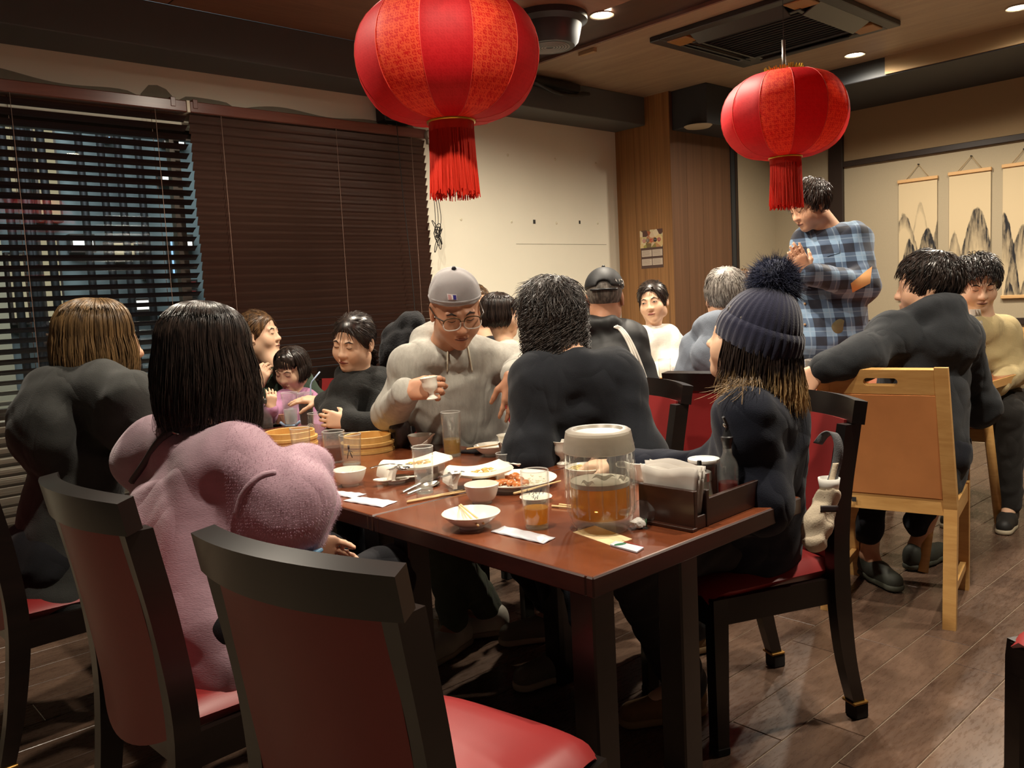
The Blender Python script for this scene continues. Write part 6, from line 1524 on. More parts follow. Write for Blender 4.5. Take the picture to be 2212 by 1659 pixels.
mkb('ponytail', strands([[tuple(hd.P(.01+random.gauss(0, .015), -.11-.03*math.sin(u*2)+random.gauss(0, .006), .0-.19*u)) for u in np.linspace(0, 1, 8)] for k in range(150)], .0022), H_BLACK, P['root'])
# black coat on the chair behind the girl
Bc = Blob(.009, .04); Bc.chain([V(838, 760, 3.75), V(862, 722, 3.72), V(890, 700, 3.65)], [.035, .05, .055]); Bc.chain([V(850, 780, 3.72), V(880, 745, 3.65)], [.06, .07]); Bc.cone(V(862, 745, 3.7), V(868, 900, 3.7), .075, .09)
jc = mkb('coat', Bc.mesh([(.005, (60, 40, 20), 0), (.004, (-50, 70, 30), 1)]), fabric('black fluffy coat', (34, 34, 36), .3, scale=120, bump=.8)); put(jc, 'black fluffy coat hung behind, between the girl and the man in the grey cap', 'coat')
# ---- man in grey cap
hd = Head(V(984, 668, 2.95), 243, 24, 3, 1.06)
goblet_p = V(930, 836, 2.60)
P = person('man in a backwards grey cap, glasses and heather grey hoodie, holding a small white cup', hd, (V(856, 782, 3.03), V(1060, 758, 3.12)), Vector((2.07, 2.49, .57)),
    [A(V(846, 892, 3.12), V(880, 846, 2.85), VR*.72+ZV*.10-VF*.15, VF*.8-ZV*.35, curl=(.75, .85, .95, 1.0), s=1.05, cuff=.02, open=.35), A(V(1140, 788, 3.10), V(1108, 812, 2.86), ZV*-.95+VR*-.05-VF*.15, VF*.9+VR*-.3, curl=.3, s=1.0, cuff=.03, spread=.16)],
    dict(mat=F_GREYH, grow=.014, hem=.05, arm=(.070, .062, .048), shr=.066, band=True, prof=[(0, .17, .125), (.1, .178, .13), (.4, .162, .12), (.7, .165, .115), (.9, .16, .10), (1, .115, .07)]), dict(mat=fabric('olive work trousers', (84, 88, 72), .2)), build=1.06, h=.0045, hb=.007, skin='skin_d', lh=195, hood=.95, top_name='hoodie',
    shoes=dict(s=1.06, mat=plain('worn grey white sneaker', (206, 198, 182), .6, var=.15, vscale=30)),
    knees=[(V(905, 1100, 2.75), Vector((1.90, 2.28, .09)), Vector((1.75, 2.385, .04))), None],
    face_kw=dict(eyes='down', lips='lip_d', brow=.9), waves=[(.003, (26, 18, 30), .3), (.002, (-26, 34, 20), 1.7), (.0015, (60, 50, -50), 2.9)])
cm = fabric('grey cap wool', (164, 160, 160), .06, scale=500, bump=.15)
Bq = Blob(.005, .02); Bq.ell(hd.P(0, -.012, .045), (.086*1.06, .104*1.06, .092*1.06), np.array(hd.R)); Bq.half(hd.P(0, .09, .050), hd.R @ Vector((0, .18, -1))); 
cp = mkb('cap', Bq.mesh([(.0012, (70, 50, 20), 0)]), cm, P['root'])
rimp = [hd.P(.0835*math.cos(t), -.012+.1025*math.sin(t), .047+.018*math.sin(t)) for t in np.linspace(0, 2*PI, 41)]
mk('cap_band', tube(rimp, .004, 6), cm, cp)
mk('cap_button', tube([hd.P(0, -.012, .138), hd.P(0, -.012, .146)], [.009, .005], 10), plain('dark cap button', (36, 34, 44), .6), cp)
tk = BVHTree.FromPolygons([v.co+ORG[cp.name] for v in cp.data.vertices], [tuple(p.vertices) for p in cp.data.polygons])
def onto(tree_, o_, d_, off):
    r_ = tree_.ray_cast(o_, d_); return r_[0]-d_*off
f_ = hd.R @ Vector((0, 1, 0))
def patch(x0, x1, z0, z1, mat, nm, off, par, tree_=tk):
    g = [[onto(tree_, hd.P(x0+(x1-x0)*i/4, .25, z0+(z1-z0)*j/3), -f_, off) for j in range(4)] for i in range(5)]
    return mk(nm, sheet(lambda u, v: g[round(u*4)][round(v*3)], 4, 3, .0008), mat, par, smooth=False)
lg = patch(.012, .040, .072, .088, plain('white patch', (230, 226, 226), .6), 'logo_patch', .0012, cp)
patch(.014, .024, .0735, .0865, plain('blue print', (52, 44, 140), .6), 'logo_blue', .0024, lg); patch(.030, .038, .0735, .0865, plain('red print', (206, 160, 160), .6), 'logo_red', .0024, lg)
patch(.0235, .0285, .075, .085, plain('white figure', (236, 232, 232), .6), 'logo_figure', .003, lg)
M['rim'] = glassy('clear glasses rim', (.85, .82, .78), diffuse=.6, dcol=(.85, .82, .78)); M['temple'] = plain('dark temple', (52, 38, 28), .4)
gl = []
def lens(s): return [hd.P(s*.034+.0285*math.copysign(abs(math.cos(t))**.75, math.cos(t)), .1035, -.004+.0215*math.copysign(abs(math.sin(t))**.8, math.sin(t))) for t in np.linspace(0, 2*PI, 29)]
spec = mk('glasses', join(*[tube(lens(s), .0022, 6) for s in (-1, 1)]), M['rim'], P['root'])
mk('upper_rim', join(*[tube([hd.P(s*.034+.0288*math.copysign(abs(math.cos(t))**.75, math.cos(t)), .1045, -.003+.0215*abs(math.sin(t))**.8) for t in np.linspace(.2, PI-.2, 14)], .0024, 6) for s in (-1, 1)]+[tube([hd.P(-.009, .105, .003), hd.P(0, .107, .006), hd.P(.009, .105, .003)], .002, 6)]), plain('brown metal rim', (92, 70, 48), .35, .6), spec)
mk('temple', join(*[tube([hd.P(s*.059, .100, .008), hd.P(s*.078, .07, .010), hd.P(s*.084, -.01, .012)], .0026, 6) for s in (-1, 1)]), M['temple'], spec)
mk('lens', join(*[join((lens(s)[:-1], [list(range(28))])) for s in (-1, 1)]), M['pane'], spec, smooth=False)
for s, px in ((1, 968), (-1, 1008)):
    tt = BVHTree.FromPolygons([v.co+ORG[P['top'].name] for v in P['top'].data.vertices], [tuple(p.vertices) for p in P['top'].data.polygons])
    q = []
    for k in range(7):
        d_ = ray(px+k*(-.3 if s > 0 else 2.0), 736+k*11).normalized(); r_ = tt.ray_cast(Vector((0, 0, H)), d_); q.append((r_[0] if r_[0] is not None else V(px, 740+11*k, 2.8))-d_*.004)
    mk('drawstring', tube(bez(q, 3), .0032, 6), plain('cream cord', (206, 198, 176), .8), P['top'])
goblet(None, 'small white footed cup in the hand of the man in the grey cap', Matrix.Translation(V(934, 862, 2.80)) @ Matrix.Rotation(-.12, 4, (VF.x, VF.y, 0)))
w = V(1108, 812, 2.86); dw = (w-V(1140, 788, 3.10)).normalized()
wt = root('wristwatch', w, 'steel bracelet watch on the left wrist of the man in the grey cap', 'watch')
b1 = dw.cross(ZV).normalized(); b2 = dw.cross(b1)
for k in range(16):
    t = 2*PI*k/16; c_ = w-dw*.008+(b1*math.cos(t)+b2*math.sin(t))*.029
    mk('bracelet_link', xf(box(-.0065, .0065, -.002, .002, -.009, .009, .001), Matrix.Translation(c_) @ Matrix((b1*-math.sin(t)+b2*math.cos(t), b1*math.cos(t)+b2*math.sin(t), dw)).transposed().to_4x4()), M['steel'], wt, smooth=False)
c_ = w-dw*.008+ZV*.028; mk('watch_case', tube([c_-ZV*.004, c_+ZV*.005], .016, 20), M['steel'], wt, sharp=40); mk('dial', tube([c_+ZV*.005, c_+ZV*.0058], .013, 20), plain('dark dial', (26, 28, 32), .2), wt)
# ---- woman with dark bob, profile
hd = Head(V(1082, 680, 4.45), -38, 4, 0, .97)
P = person('woman with a short dark bob in an oatmeal knit, profile to the viewer', hd, (V(1075, 765, 4.32), V(1128, 758, 4.55)), Vector((2.82, 2.98, .56)),
    [A(V(1120, 835, 4.25), V(1160, 850, 4.4), VR, ZV*-1), A(V(1150, 830, 4.55), V(1185, 845, 4.5), VR, ZV*-1)], dict(mat=F_OAT, grow=.016, arm=(.07, .066, .05), shr=.06), dict(mat=M['trouser']), female=True, h=.006, lh=2, skin='skin_l', face_kw=dict(eyes='down'))
long_hair(P['root'], hd, H_BLACK, .085, n=1100, front=56, vol=.018, r=.0016, wave=.003, inward=.25, seed=12, widen=1.06)
mkb('fringe', strands([[tuple(hd.P(.066*x, .080*math.cos(x*.9)+.010*math.sin(u*2), .100-.030*abs(x)-.062*u)) for u in np.linspace(0, 1, 6)] for x in np.random.default_rng(2).uniform(-1, 1, 160)], .0014), H_BLACK, P['root'])
# ---- man with curly hair
hd = Head(V(1190, 690, 2.75), 58, 6, 2, 1.04)
P = person('man with collar length dark curly hair in a plain dark sweater, back to the viewer', hd, (V(1362, 800, 2.66), V(1126, 806, 2.66)), Vector((2.12, 1.96, .56)),
    [A(V(1385, 985, 2.60), (2.02, 1.74, .74), VR*-.8, ZV*-1), A(V(1142, 985, 2.62), (1.93, 2.02, .62), VF*.9, ZV*-1, curl=.5)],
    dict(mat=F_NAVY, k=.07, grow=.013, hem=.05, arm=(.074, .068, .05), shr=.075, prof=[(0, .18, .13), (.1, .185, .135), (.4, .17, .128), (.7, .172, .122), (.9, .168, .108), (1, .12, .07)]), dict(mat=M['jean'], w=1.15), build=1.08, h=.008, hb=.008, lh=170,
    knees=[(Vector((1.78, 2.12, .56)), Vector((2.06, 2.07, .09)), Vector((1.92, 2.14, .04))), (Vector((1.80, 1.86, .55)), Vector((1.88, 1.84, .09)), Vector((1.74, 1.86, .04)))], shoes=dict(s=1.05, mat=plain('grey canvas shoe', (120, 112, 96), .8), sole=M['sole']))
short_hair(P['root'], hd, H_SOFT, n=2600, L=.085, g=.020, low=(-.0, -.12, .25, -.95), lift=.22, r=.0011, seed=9, crown=(.01, -.02), messy=.30, curl=.007,
    sh_extra=lambda B: (B.ell(hd.P(0, -.055, -.06), (.088, .070, .085), np.array(hd.R)), B.ell(hd.P(0, -.05, -.115), (.092, .066, .052), np.array(hd.R))))
rg = np.random.default_rng(77); pp = []
for k in range(1900):
    t = rg.uniform(-2.0, 2.0); z0 = rg.uniform(-.185, .05); r0 = rg.uniform(.9, 1.06); x0 = np.array((.092*math.sin(t)*r0, -.045-.074*math.cos(t)*r0, z0)); ph = rg.uniform(0, 6.3); l = rg.uniform(.03, .06); o_ = np.array((math.sin(t), -math.cos(t), 0))
    pp.append([tuple(hd.P(*(x0+o_*(.010*math.sin(u*8+ph)+.010*u)+np.array((math.cos(t), math.sin(t), 0))*(.011*math.cos(u*8+ph))-np.array((0, 0, l*u))))) for u in np.linspace(0, 1, 8)])
mkb('curls', strands(pp, .0011), H_SOFT, P['root'])
# ---- man in black cap and track jacket
hd = Head(V(1306, 645, 3.9), 40, 4, 0, 1.04)
P = person('man in a black cap and black track jacket with white stripes, back to the viewer', hd, (V(1382, 722, 3.80), V(1238, 712, 3.95)), Vector((2.82, 2.42, .57)),
    [A(V(1400, 850, 3.80), V(1440, 860, 3.95), VF, ZV*-1), A(V(1235, 850, 3.9), V(1260, 860, 4.1), VF, ZV*-1)], dict(mat=F_TRACK, grow=.018, arm=(.068, .062, .048), shr=.066), dict(mat=M['trouser']), build=1.05, h=.007, lh=5, skin='skin_d', top_name='track_jacket',
    collar=lambda hd, nb, rt, fw: [(nb-fw*.055+rt*.05+ZV*.03, nb-fw*.055-rt*.05+ZV*.03, .026), (nb-fw*.05+rt*.055+ZV*.025, nb+fw*.05+rt*.05-ZV*.01, .024), (nb-fw*.05-rt*.055+ZV*.025, nb+fw*.05-rt*.05-ZV*.01, .024)])
short_hair(P['root'], hd, H_SALT, n=700, L=.010, g=.003, low=(-.0, -.04, .42, -.9), lift=.5, r=.0009, seed=14, messy=.6)
Bq = Blob(.005, .015); Bq.ell(hd.P(0, -.010, .046), (.088*1.04, .104*1.04, .094*1.04), np.array(hd.R)); Bq.half(hd.P(0, 0, .040), hd.R @ Vector((0, -.10, -1)))
Bq.ell(hd.P(0, -.118, .052), (.036, .036, .024), np.array(hd.R), .004, True)
cp = mkb('cap', Bq.mesh(), plain('black cap cloth', (34, 34, 35), .6, bump=.15), P['root'])
mk('cap_strap', tube([hd.P(.0885*math.sin(t), -.010-.105*math.cos(t), .033) for t in np.linspace(-.7, .7, 14)], .006, 6), M['black'], cp)
mk('cap_button', tube([hd.P(0, -.01, .140), hd.P(0, -.01, .147)], [.009, .005], 10), M['black'], cp)
mk('cap_visor', sheet(lambda u, v: hd.P(.075*(2*u-1), .085+.07*v*(1-(2*u-1)**2*.7), .050-.012*v), 10, 5, .004), M['black'], cp)
tx = text_vf('NEW', .05, .0006); tb = BVHTree.FromPolygons([v.co+ORG[cp.name] for v in cp.data.vertices], [tuple(p.vertices) for p in cp.data.polygons])
xs_ = [p[0] for p in tx[0]]; mx = max(xs_); vv = []
for x, y, z in tx[0]:
    t = .50+(x+mx)/.092; dr = hd.R @ Vector((math.sin(t), -math.cos(t), 0)); c_ = hd.P(0, -.01, .058+y*1.05); r_ = tb.ray_cast(c_+dr*.3, -dr); vv.append(tuple((r_[0] if r_[0] is not None else c_+dr*.095)+dr*(.0012+z)))
mk('cap_lettering', (vv, tx[1]), plain('white embroidery', (226, 222, 214), .7), cp, smooth=False)
M['wstripe'] = plain('white stripe tape', (226, 220, 208), .7); tt = BVHTree.FromPolygons([v.co+ORG[P['top'].name] for v in P['top'].data.vertices], [tuple(p.vertices) for p in P['top'].data.polygons])
for k in range(3):
    q = []
    for t in np.linspace(0, 1, 14):
        px = 1326+62*t**.75+k*(3+3.2*t); py = 706+128*t**1.35-k*1.2; d_ = ray(px, py).normalized(); r_ = tt.ray_cast(Vector((0, 0, H)), d_)
        if r_[0] is not None and (not q or (r_[0]-q[-1]).length < .12): q.append(r_[0]-d_*.003)
    if len(q) > 3: mk('stripe', tube(q, .0052, 6), M['wstripe'], P['top'])
# ---- woman in white
hd = Head(V(1411, 652, 4.7), 203, 2, 8, .97)
P = person('smiling woman in a cream white knit with dark tied hair, facing the table', hd, (V(1366, 728, 4.66), V(1455, 722, 4.78)), Vector((4.06, 2.97, .56)),
    [A(V(1352, 800, 4.6), V(1400, 806, 4.45), VR*.4-ZV*.1, ZV*-1, curl=.5), A(V(1462, 800, 4.7), V(1425, 806, 4.45), VR*-.9, ZV*-1, curl=.5)], dict(mat=F_WHITE, crew=0, grow=.020, arm=(.072, .066, .05), shr=.056), dict(mat=M['trouser']), female=True, h=.005, lh=182, skin='skin_l', face_kw=dict(eyes=.002, lips='lip'))
short_hair(P['root'], hd, H_BLACK, n=900, L=.055, g=.010, low=(-.03, -.05, .5, -.87), lift=.08, r=.0014, seed=15, crown=(-.03, .07), messy=.15)
mkb('side_lock', strands([[tuple(hd.P(-(.030+.045*math.sin(u*1.3))+random.gauss(0, .003), .088-.050*u+random.gauss(0, .002), .085-.12*u)) for u in np.linspace(0, 1, 8)] for k in range(60)]+[[tuple(hd.P((.030+.045*math.sin(u*1.3))+random.gauss(0, .003), .088-.050*u, .085-.12*u)) for u in np.linspace(0, 1, 8)] for k in range(40)], .0014), H_BLACK, P['root'])
# ---- grey haired man
hd = Head(V(1568, 642, 3.55), 42, 2, 0, 1.0)
P = person('grey haired man in a blue grey hoodie, back to the viewer', hd, (V(1648, 735, 3.45), V(1482, 738, 3.58)), Vector((2.98, 1.90, .57)),
    [A(V(1668, 850, 3.45), V(1690, 850, 3.7), VF, ZV*-1), A(V(1470, 850, 3.6), V(1500, 850, 3.8), VF, ZV*-1)], dict(mat=F_BLUEG, grow=.013, arm=(.066, .062, .05), shr=.064), dict(mat=M['trouser']), h=.008, lh=10, hood=1.0, top_name='hoodie')
short_hair(P['root'], hd, H_GREY, n=1400, L=.045, g=.010, lift=.35, r=.0014, seed=17, messy=.35)
# ---- woman in beanie
hd = Head(V(1620, 732, 2.15), 104, -12, -2, 1.0)
P = person('woman in a navy pompom beanie and navy top, back turned, at the table corner', hd, (V(1690, 885, 2.22), V(1590, 890, 2.02)), Vector((2.05, 1.30, .56)),
    [A(V(1585, 1030, 2.25), (1.78, 1.52, .735), VR*-.8+VF*.3, ZV*-1, curl=.5), A(V(1640, 1085, 2.06), (1.86, 1.27, .62), VR*-.8+VF*.2, ZV*-1, curl=.5)],
    dict(mat=F_NAVY2, k=.07, grow=.016, hem=.10, arm=(.068, .064, .05), shr=.06, prof=[(0, .165, .15), (.15, .165, .15), (.45, .15, .135), (.75, .148, .12), (.92, .14, .105), (1, .105, .07)]), dict(mat=plain('black trousers', (24, 24, 27), .85), w=1.25), h=.0075, lh=160, female=True, skin='skin_l',
    knees=[(Vector((1.72, 1.54, .56)), Vector((2.26, 1.63, .09)), Vector((2.12, 1.69, .04))), (Vector((1.62, 1.36, .54)), Vector((1.88, 1.40, .09)), Vector((1.73, 1.48, .04)))], shoes=dict(s=.98, mat=fabric('tan suede slip on', (132, 102, 66), .2), sole=plain('tan sole', (150, 122, 84), .8)))
long_hair(P['root'], hd, H_OMBRE, .175, n=1000, front=52, vol=.014, r=.0016, wave=.010, inward=-.12, seed=19, flip=.16, lenvar=.25, base=True, under=.0)
rg = np.random.default_rng(5); pp = []
for k in range(90):
    u0 = rg.uniform(0, 1); p0 = V(1575+70*u0, 812+10*rg.random(), 2.0+.1*rg.random()); dx = -rg.uniform(.01, .09)*(1.1-u0); dz = -rg.uniform(.02, .08)
    pp.append([tuple(p0+VR*(dx*u**1.5)+ZV*(dz*u+.02*u*u-.0*u)-VF*.03*u) for u in np.linspace(0, 1, 7)])
mkb('flicked_ends', strands(pp, .0008), H_OMBRE, P['root'])
def rib_mat():
    t = NT('navy rib knit'); co = t.coord(); a = t.noise(co, 400, 2); p = t.pbr(s2l((32, 33, 54)), .95, 0, t.bump(a, .4, .002), .15); p.inputs['Sheen Weight'].default_value = .4; return t.done(p)
RIB = rib_mat(); v = []; f = []; nr = 132; rows = 26; c0 = Vector((0, -.014, .036))
def hat_pt(a, w, z):    # a around, w 0 rim..1 top
    th = w*PI/2*.985; r = math.cos(th)**.80; bulge = 1+.05*math.sin(w*PI); ribr = 1+.022*(1 if math.cos(a*33) > -.1 else -1)*(1-.6*w)
    return Vector((.086*r*bulge*ribr*math.cos(a), c0.y-.004-.030*w+.102*r*bulge*ribr*math.sin(a), -.012+.045*0+.150*math.sin(th)-.026*math.sin(a)*(1-w)*-1))
for i in range(rows+1):
    for k in range(nr): v.append(tuple(hd.P(*hat_pt(2*PI*k/nr, i/rows, 0))))
for i in range(rows):
    for k in range(nr): f.append([i*nr+k, i*nr+(k+1) % nr, (i+1)*nr+(k+1) % nr, (i+1)*nr+k])
bn = mk('beanie', (v, f), RIB, P['root'])
v = []; f = []
for i in range(9):
    w = i/8
    for k in range(nr):
        a = 2*PI*k/nr; q = hat_pt(a, .30*w, 0); s = 1.055+.028*math.sin(PI*min(1, w*1.0))-.03*(w > .98)
        v.append(tuple(hd.P(q.x*s, c0.y+(q.y-c0.y)*s, q.z-.004)))
for i in range(8):
    for k in range(nr): f.append([i*nr+k, i*nr+(k+1) % nr, (i+1)*nr+(k+1) % nr, (i+1)*nr+k])
mk('turned_brim', (v, f), RIB, bn)
pc = V(1673, 606, 2.13); rg = np.random.default_rng(8); nn = rg.normal(size=(9000, 3)); nn /= np.linalg.norm(nn, axis=1)[:, None]; R_ = .066
pths = []
for q in nn:
    l = R_*rg.uniform(.86, 1.05); dv = rg.normal(size=3)*.16
    pths.append([tuple(np.array(pc)+(q+dv*u*u)*(l*(.35+.65*u))-np.array((0, 0, .010))*u*u) for u in np.linspace(0, 1, 4)])
PB = Blob(.006, .01); PB.ell(pc, (R_*.82,)*3); pv = PB.mesh()
FUR = hair_mat('navy fur', (18, 21, 40), (36, 42, 70), .75, .8)
mkb('pompom', qjoin(strands(pths, .0009, 3), pv), FUR, bn)
# ---- man in plaid
hd = Head(V(1748, 442, 4.4), 152, 24, 0, 1.04)
P = person('standing man in blue plaid flannel shirt, palms pressed together, face behind lantern fringe', hd, (V(1728, 512, 4.55), V(1868, 508, 4.30)), Vector((4.13, 2.10, .98)),
    [A(V(1715, 600, 4.5), V(1738, 598, 4.22), VR*-.45+ZV*.85-VF*.15, VF*-.9+VR*-.2, curl=.08, cuff=.02, spread=.06), A(V(1868, 618, 4.22), V(1742, 590, 4.12), VR*-.45+ZV*.85-VF*.1, VF*.9+VR*.2, curl=.08, cuff=.02, spread=.06)],
    dict(mat=F_PLAID, grow=.020, hem=.06, arm=(.072, .064, .048), shr=.068, prof=[(0, .19, .135), (.1, .19, .135), (.4, .17, .12), (.7, .172, .116), (.9, .165, .10), (1, .115, .07)]), dict(mat=F_OLIVE), build=1.06, h=.006, hb=.007, stand=True, lh=160, top_name='plaid_shirt', face_kw=dict(eyes='down', lips='lip_d'),
    collar=lambda hd, nb, rt, fw: [(nb-fw*.055+rt*.045+ZV*.02, nb-fw*.055-rt*.045+ZV*.02, .022), (nb-fw*.05+rt*.05+ZV*.02, nb+fw*.06+rt*.03-ZV*.03, .020), (nb-fw*.05-rt*.05+ZV*.02, nb+fw*.06-rt*.03-ZV*.03, .020)])
short_hair(P['root'], hd, H_DARK, n=1300, L=.06, g=.014, low=(-.0, -.055, .35, -.93), lift=.35, r=.0015, seed=23, messy=.4, fringe=.04)
tt = BVHTree.FromPolygons([v.co+ORG[P['top'].name] for v in P['top'].data.vertices], [tuple(p.vertices) for p in P['top'].data.polygons])
def stick_on(pts, nm, mat, r, par, flat=1):
    q = []
    for px, py in pts:
        d_ = ray(px, py).normalized(); r_ = tt.ray_cast(Vector((0, 0, H)), d_)
        if r_[0] is not None: q.append(r_[0]-d_*.003)
    if len(q) > 1: return mk(nm, tube(q, r, 8, flat=flat), mat, par)
def grid_on(c4, nm, mat, par):
    g = []
    for i in range(7):
        row = []
        for j in range(7):
            u, v = i/6, j/6; px = (c4[0][0]*(1-u)+c4[1][0]*u)*(1-v)+(c4[3][0]*(1-u)+c4[2][0]*u)*v; py = (c4[0][1]*(1-u)+c4[1][1]*u)*(1-v)+(c4[3][1]*(1-u)+c4[2][1]*u)*v
            d_ = ray(px, py).normalized(); r_ = tt.ray_cast(Vector((0, 0, H)), d_); row.append(None if r_[0] is None else r_[0]-d_*.004)
        g.append(row)
    ok = [p for r_ in g for p in r_ if p is not None]
    if len(ok) < 12: return None
    md = sum((p.dot(VF) for p in ok))/len(ok); v = []; f = []
    for r_ in g:
        for p in r_: v.append(None if p is None or abs(p.dot(VF)-md) > .08 else p)
    ix = {}; vv = []
    for k, p in enumerate(v):
        if p is not None: ix[k] = len(vv); vv.append(tuple(p))
    n = len(vv); vv += [tuple(Vector(p)+VF*.003) for p in vv]
    for i in range(6):
        for j in range(6):
            q = [i*7+j, i*7+j+1, i*7+j+8, i*7+j+7]
            if all(k in ix for k in q): f += [[ix[k] for k in q], [ix[k]+n for k in q[::-1]]]
    return mk(nm, (vv, f), mat, par)
M['tan'] = plain('tan elbow patch suede', (196, 140, 84), .8)
grid_on([(1838, 612), (1884, 575), (1880, 612), (1842, 632)], 'elbow_patch', M['tan'], P['top'])
for py in (655, 700): stick_on([(1738, py), (1740, py+3)], 'button', plain('horn button', (150, 120, 84), .4), .006, P['top'])
grid_on([(1784, 528), (1812, 520), (1814, 546), (1786, 554)], 'pocket_flap', F_PLAID, P['top'])
Bt = Blob(.006, .01); Bt.cone(P['nb']+ZV*.0, P['nb']+P['fw']*.045-ZV*.06, .055, .04); mkb('dark_undershirt', Bt.mesh(), plain('dark undershirt', (58, 54, 50), .9), P['root'])
# ---- man in dark hoodie on orange chair
hd = Head(V(2003, 618, 3.2), 112, 2, 0, 1.04)
P = person('man with short black hair in charcoal hoodie, arm over the orange chair back', hd, (V(2092, 715, 3.22), V(1905, 708, 3.08)), Vector((3.19, 1.27, .57)),
    [A(V(2115, 880, 3.35), (3.56, 1.46, .78), VF, ZV*-1), A(V(1862, 772, 2.98), V(1770, 800, 2.94), VR*-.7-ZV*.7, VF*.6+VR*.4, curl=.45, cuff=.02)],
    dict(mat=F_DKH, k=.07, grow=.015, hem=.08, arm=(.070, .064, .052), shr=.068, band=True, prof=[(0, .17, .135), (.1, .178, .138), (.4, .168, .13), (.7, .168, .122), (.9, .16, .105), (1, .115, .07)]), dict(mat=M['jean'], up=.10), build=1.06, h=.007, hb=.008, lh=20, hood=1.05, top_name='hoodie', skin='skin',
    knees=[(Vector((3.60, 1.30, .53)), Vector((3.56, 1.42, .09)), Vector((3.70, 1.40, .04))), (Vector((3.45, 1.55, .50)), Vector((3.33, 1.52, .09)), Vector((3.26, 1.42, .04)))], shoes=dict(mat=plain('dark green slip on shoe', (52, 54, 46), .7), sole=plain('dark rubber', (70, 72, 60), .7)))
short_hair(P['root'], hd, H_BLACK, n=1500, L=.05, g=.014, low=(-.0, -.04, .42, -.9), lift=.4, r=.0015, seed=27, messy=.35)
# ---- man in beige cardigan
hd = Head(V(2112, 612, 4.1), 214, 20, 2, 1.04)
P = person('man with thick black hair in a beige cardigan over a white tee, looking down', hd, (V(2068, 705, 4.06), V(2182, 705, 4.2)), Vector((4.78, 1.52, .57)),
    [A(V(2092, 790, 4.0), V(2062, 815, 3.85), VR*-.6-ZV*.1, ZV*-1), A(V(2195, 800, 4.15), V(2150, 835, 3.95), VR*-.8, ZV*-1)], dict(mat=F_BEIGE, grow=.013, arm=(.070, .064, .05), shr=.066), dict(mat=fabric('dark trousers', (44, 42, 40), .2)), build=1.05, h=.005, lh=190, skin='skin_l', top_name='cardigan', face_kw=dict(eyes='down', lips='lip_d'))
short_hair(P['root'], hd, H_BLACK, n=1300, L=.05, g=.016, low=(-.0, -.03, .42, -.9), lift=.5, r=.0016, seed=29, messy=.4, fringe=.06, top=.5)
tt = BVHTree.FromPolygons([v.co+ORG[P['top'].name] for v in P['top'].data.vertices], [tuple(p.vertices) for p in P['top'].data.polygons])
def on_top(px, py, off):
    d_ = ray(px, py).normalized(); r_ = tt.ray_cast(Vector((0, 0, H)), d_); return (r_[0] if r_[0] is not None else V(px, py, 4.0))-d_*off
g_ = [[on_top(2094+6*i+3*i*j/6, 668+14*j, .004) for j in range(7)] for i in range(5)]
mk('white_tee_front', sheet(lambda u, v: g_[round(u*4)][round(v*6)], 4, 6, .001), F_TEE, P['top'])
stick_on([(2122, 668), (2116, 700), (2112, 740), (2110, 780)], 'cardigan_edge', fabric('cardigan placket', (176, 156, 112), .1), .011, P['top'])
# ---- two half hidden diners
hd = Head(V(1030, 660, 5.0), 262, 0, 0, 1.0)
P = person('person almost hidden behind the grey cap, only an ear and brown hair showing', hd, (V(1010, 745, 4.96), V(1085, 745, 5.0)), Vector((3.38, 3.70, .56)),
    [A(V(985, 830, 4.9), V(1010, 850, 4.75), VR, ZV*-1), A(V(1100, 830, 4.9), V(1090, 850, 4.75), -VR, ZV*-1)], dict(mat=F_NAVY, grow=.014), dict(mat=M['trouser']), h=.008, lh=272)
short_hair(P['root'], hd, H_MED, n=600, L=.035, g=.008, seed=31)
hd = Head(V(1606, 632, 4.75), 205, 4, 0, 1.0)
P = person('brown haired person in light denim, mostly hidden behind beanie and grey haired man', hd, (V(1575, 715, 4.66), V(1664, 722, 4.72)), Vector((4.12, 2.48, .56)),
    [A(V(1560, 800, 4.6), V(1600, 815, 4.45), VR*.6, ZV*-1), A(V(1684, 800, 4.66), V(1650, 815, 4.5), VR*-.8, ZV*-1)], dict(mat=F_DENIM, grow=.020, arm=(.07, .064, .05), shr=.062), dict(mat=M['trouser']), h=.008, lh=182)
short_hair(P['root'], hd, H_MED, n=900, L=.045, g=.012, seed=33, fringe=.05)
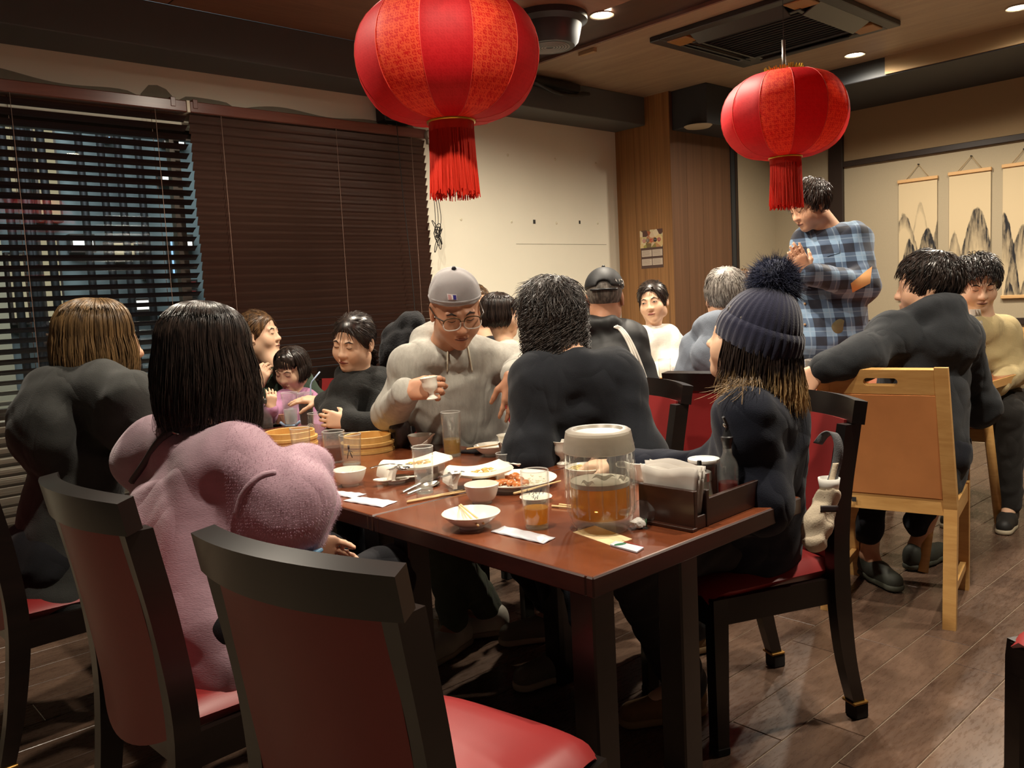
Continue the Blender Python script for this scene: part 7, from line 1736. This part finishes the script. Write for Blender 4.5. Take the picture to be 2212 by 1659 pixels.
# ================================================================== TOTE STRAP, LOOSE ITEMS
M['canvas'] = fabric('cream canvas', (196, 180, 156), .12, scale=300, bump=.3); M['webb'] = fabric('grey webbing', (96, 96, 98), .15, scale=300)
tb_ = root('tote_bag', V(1775, 1070, 2.06), 'cream canvas pouch on a grey strap hanging from the beanie wearer\'s chair back', 'bag')
mk('strap', sheet(lambda u, v: bez([V(1766, 958, 2.10), V(1782, 938, 2.09), V(1800, 934, 2.07), V(1812, 962, 2.06), V(1806, 1010, 2.06), V(1790, 1060, 2.05)], 6)[min(30, round(u*30))]+(VR*.011-ZV*.003)*(2*v-1), 30, 2, .003), M['webb'], tb_)
mk('strap', sheet(lambda u, v: bez([V(1806, 1000, 2.052), V(1796, 1040, 2.045), V(1786, 1075, 2.04)], 10)[min(20, round(u*20))]+VR*.007*(2*v-1), 20, 2, .003), M['canvas'], tb_)
Bp = Blob(.006, .015); c_ = V(1788, 1085, 2.06); Bp.slab(V(1758, 1170, 2.04), V(1790, 1062, 2.06), VR, [(0, .034, .022), (.4, .036, .024), (.8, .028, .022), (1, .032, .022)])
Bp.ell(V(1793, 1050, 2.06), (.026, .02, .02), None, .006, True)
mkb('pouch', Bp.mesh([(.003, (90, 40, 60), 0), (.0025, (-80, 60, 90), 1)]), M['canvas'], tb_)
mk('leather_tab', sheet(lambda u, v: V(1772+38*u, 1092+14*v, 2.028), 6, 3, .002), plain('dark leather tab', (44, 34, 36), .5), tb_)
mk('paper_cup', lathe([(0, .0), (.022, 0), (.026, .03), (.024, .03), (.02, .004), (0, .004)], 24, tuple(V(1791, 1058, 2.062))), M['paper'], tb_)
# sneaker of the man in the cap has laces: small loops
for k in range(5):
    c_ = Vector((1.82-.020*k, 2.335+.013*k, .100-.007*k)); 
    mk('shoelace', tube([c_+Vector((-.008, -.036, -.006)), c_+Vector((.006, -.012, .006)), c_+Vector((-.004, .012, .006)), c_+Vector((.008, .036, -.006))], .0035, 6), M['canvas'], [o_ for o_ in bpy.data.objects if o_.name.startswith('person') and 'grey cap, glasses' in o_.get('label', '')][0])
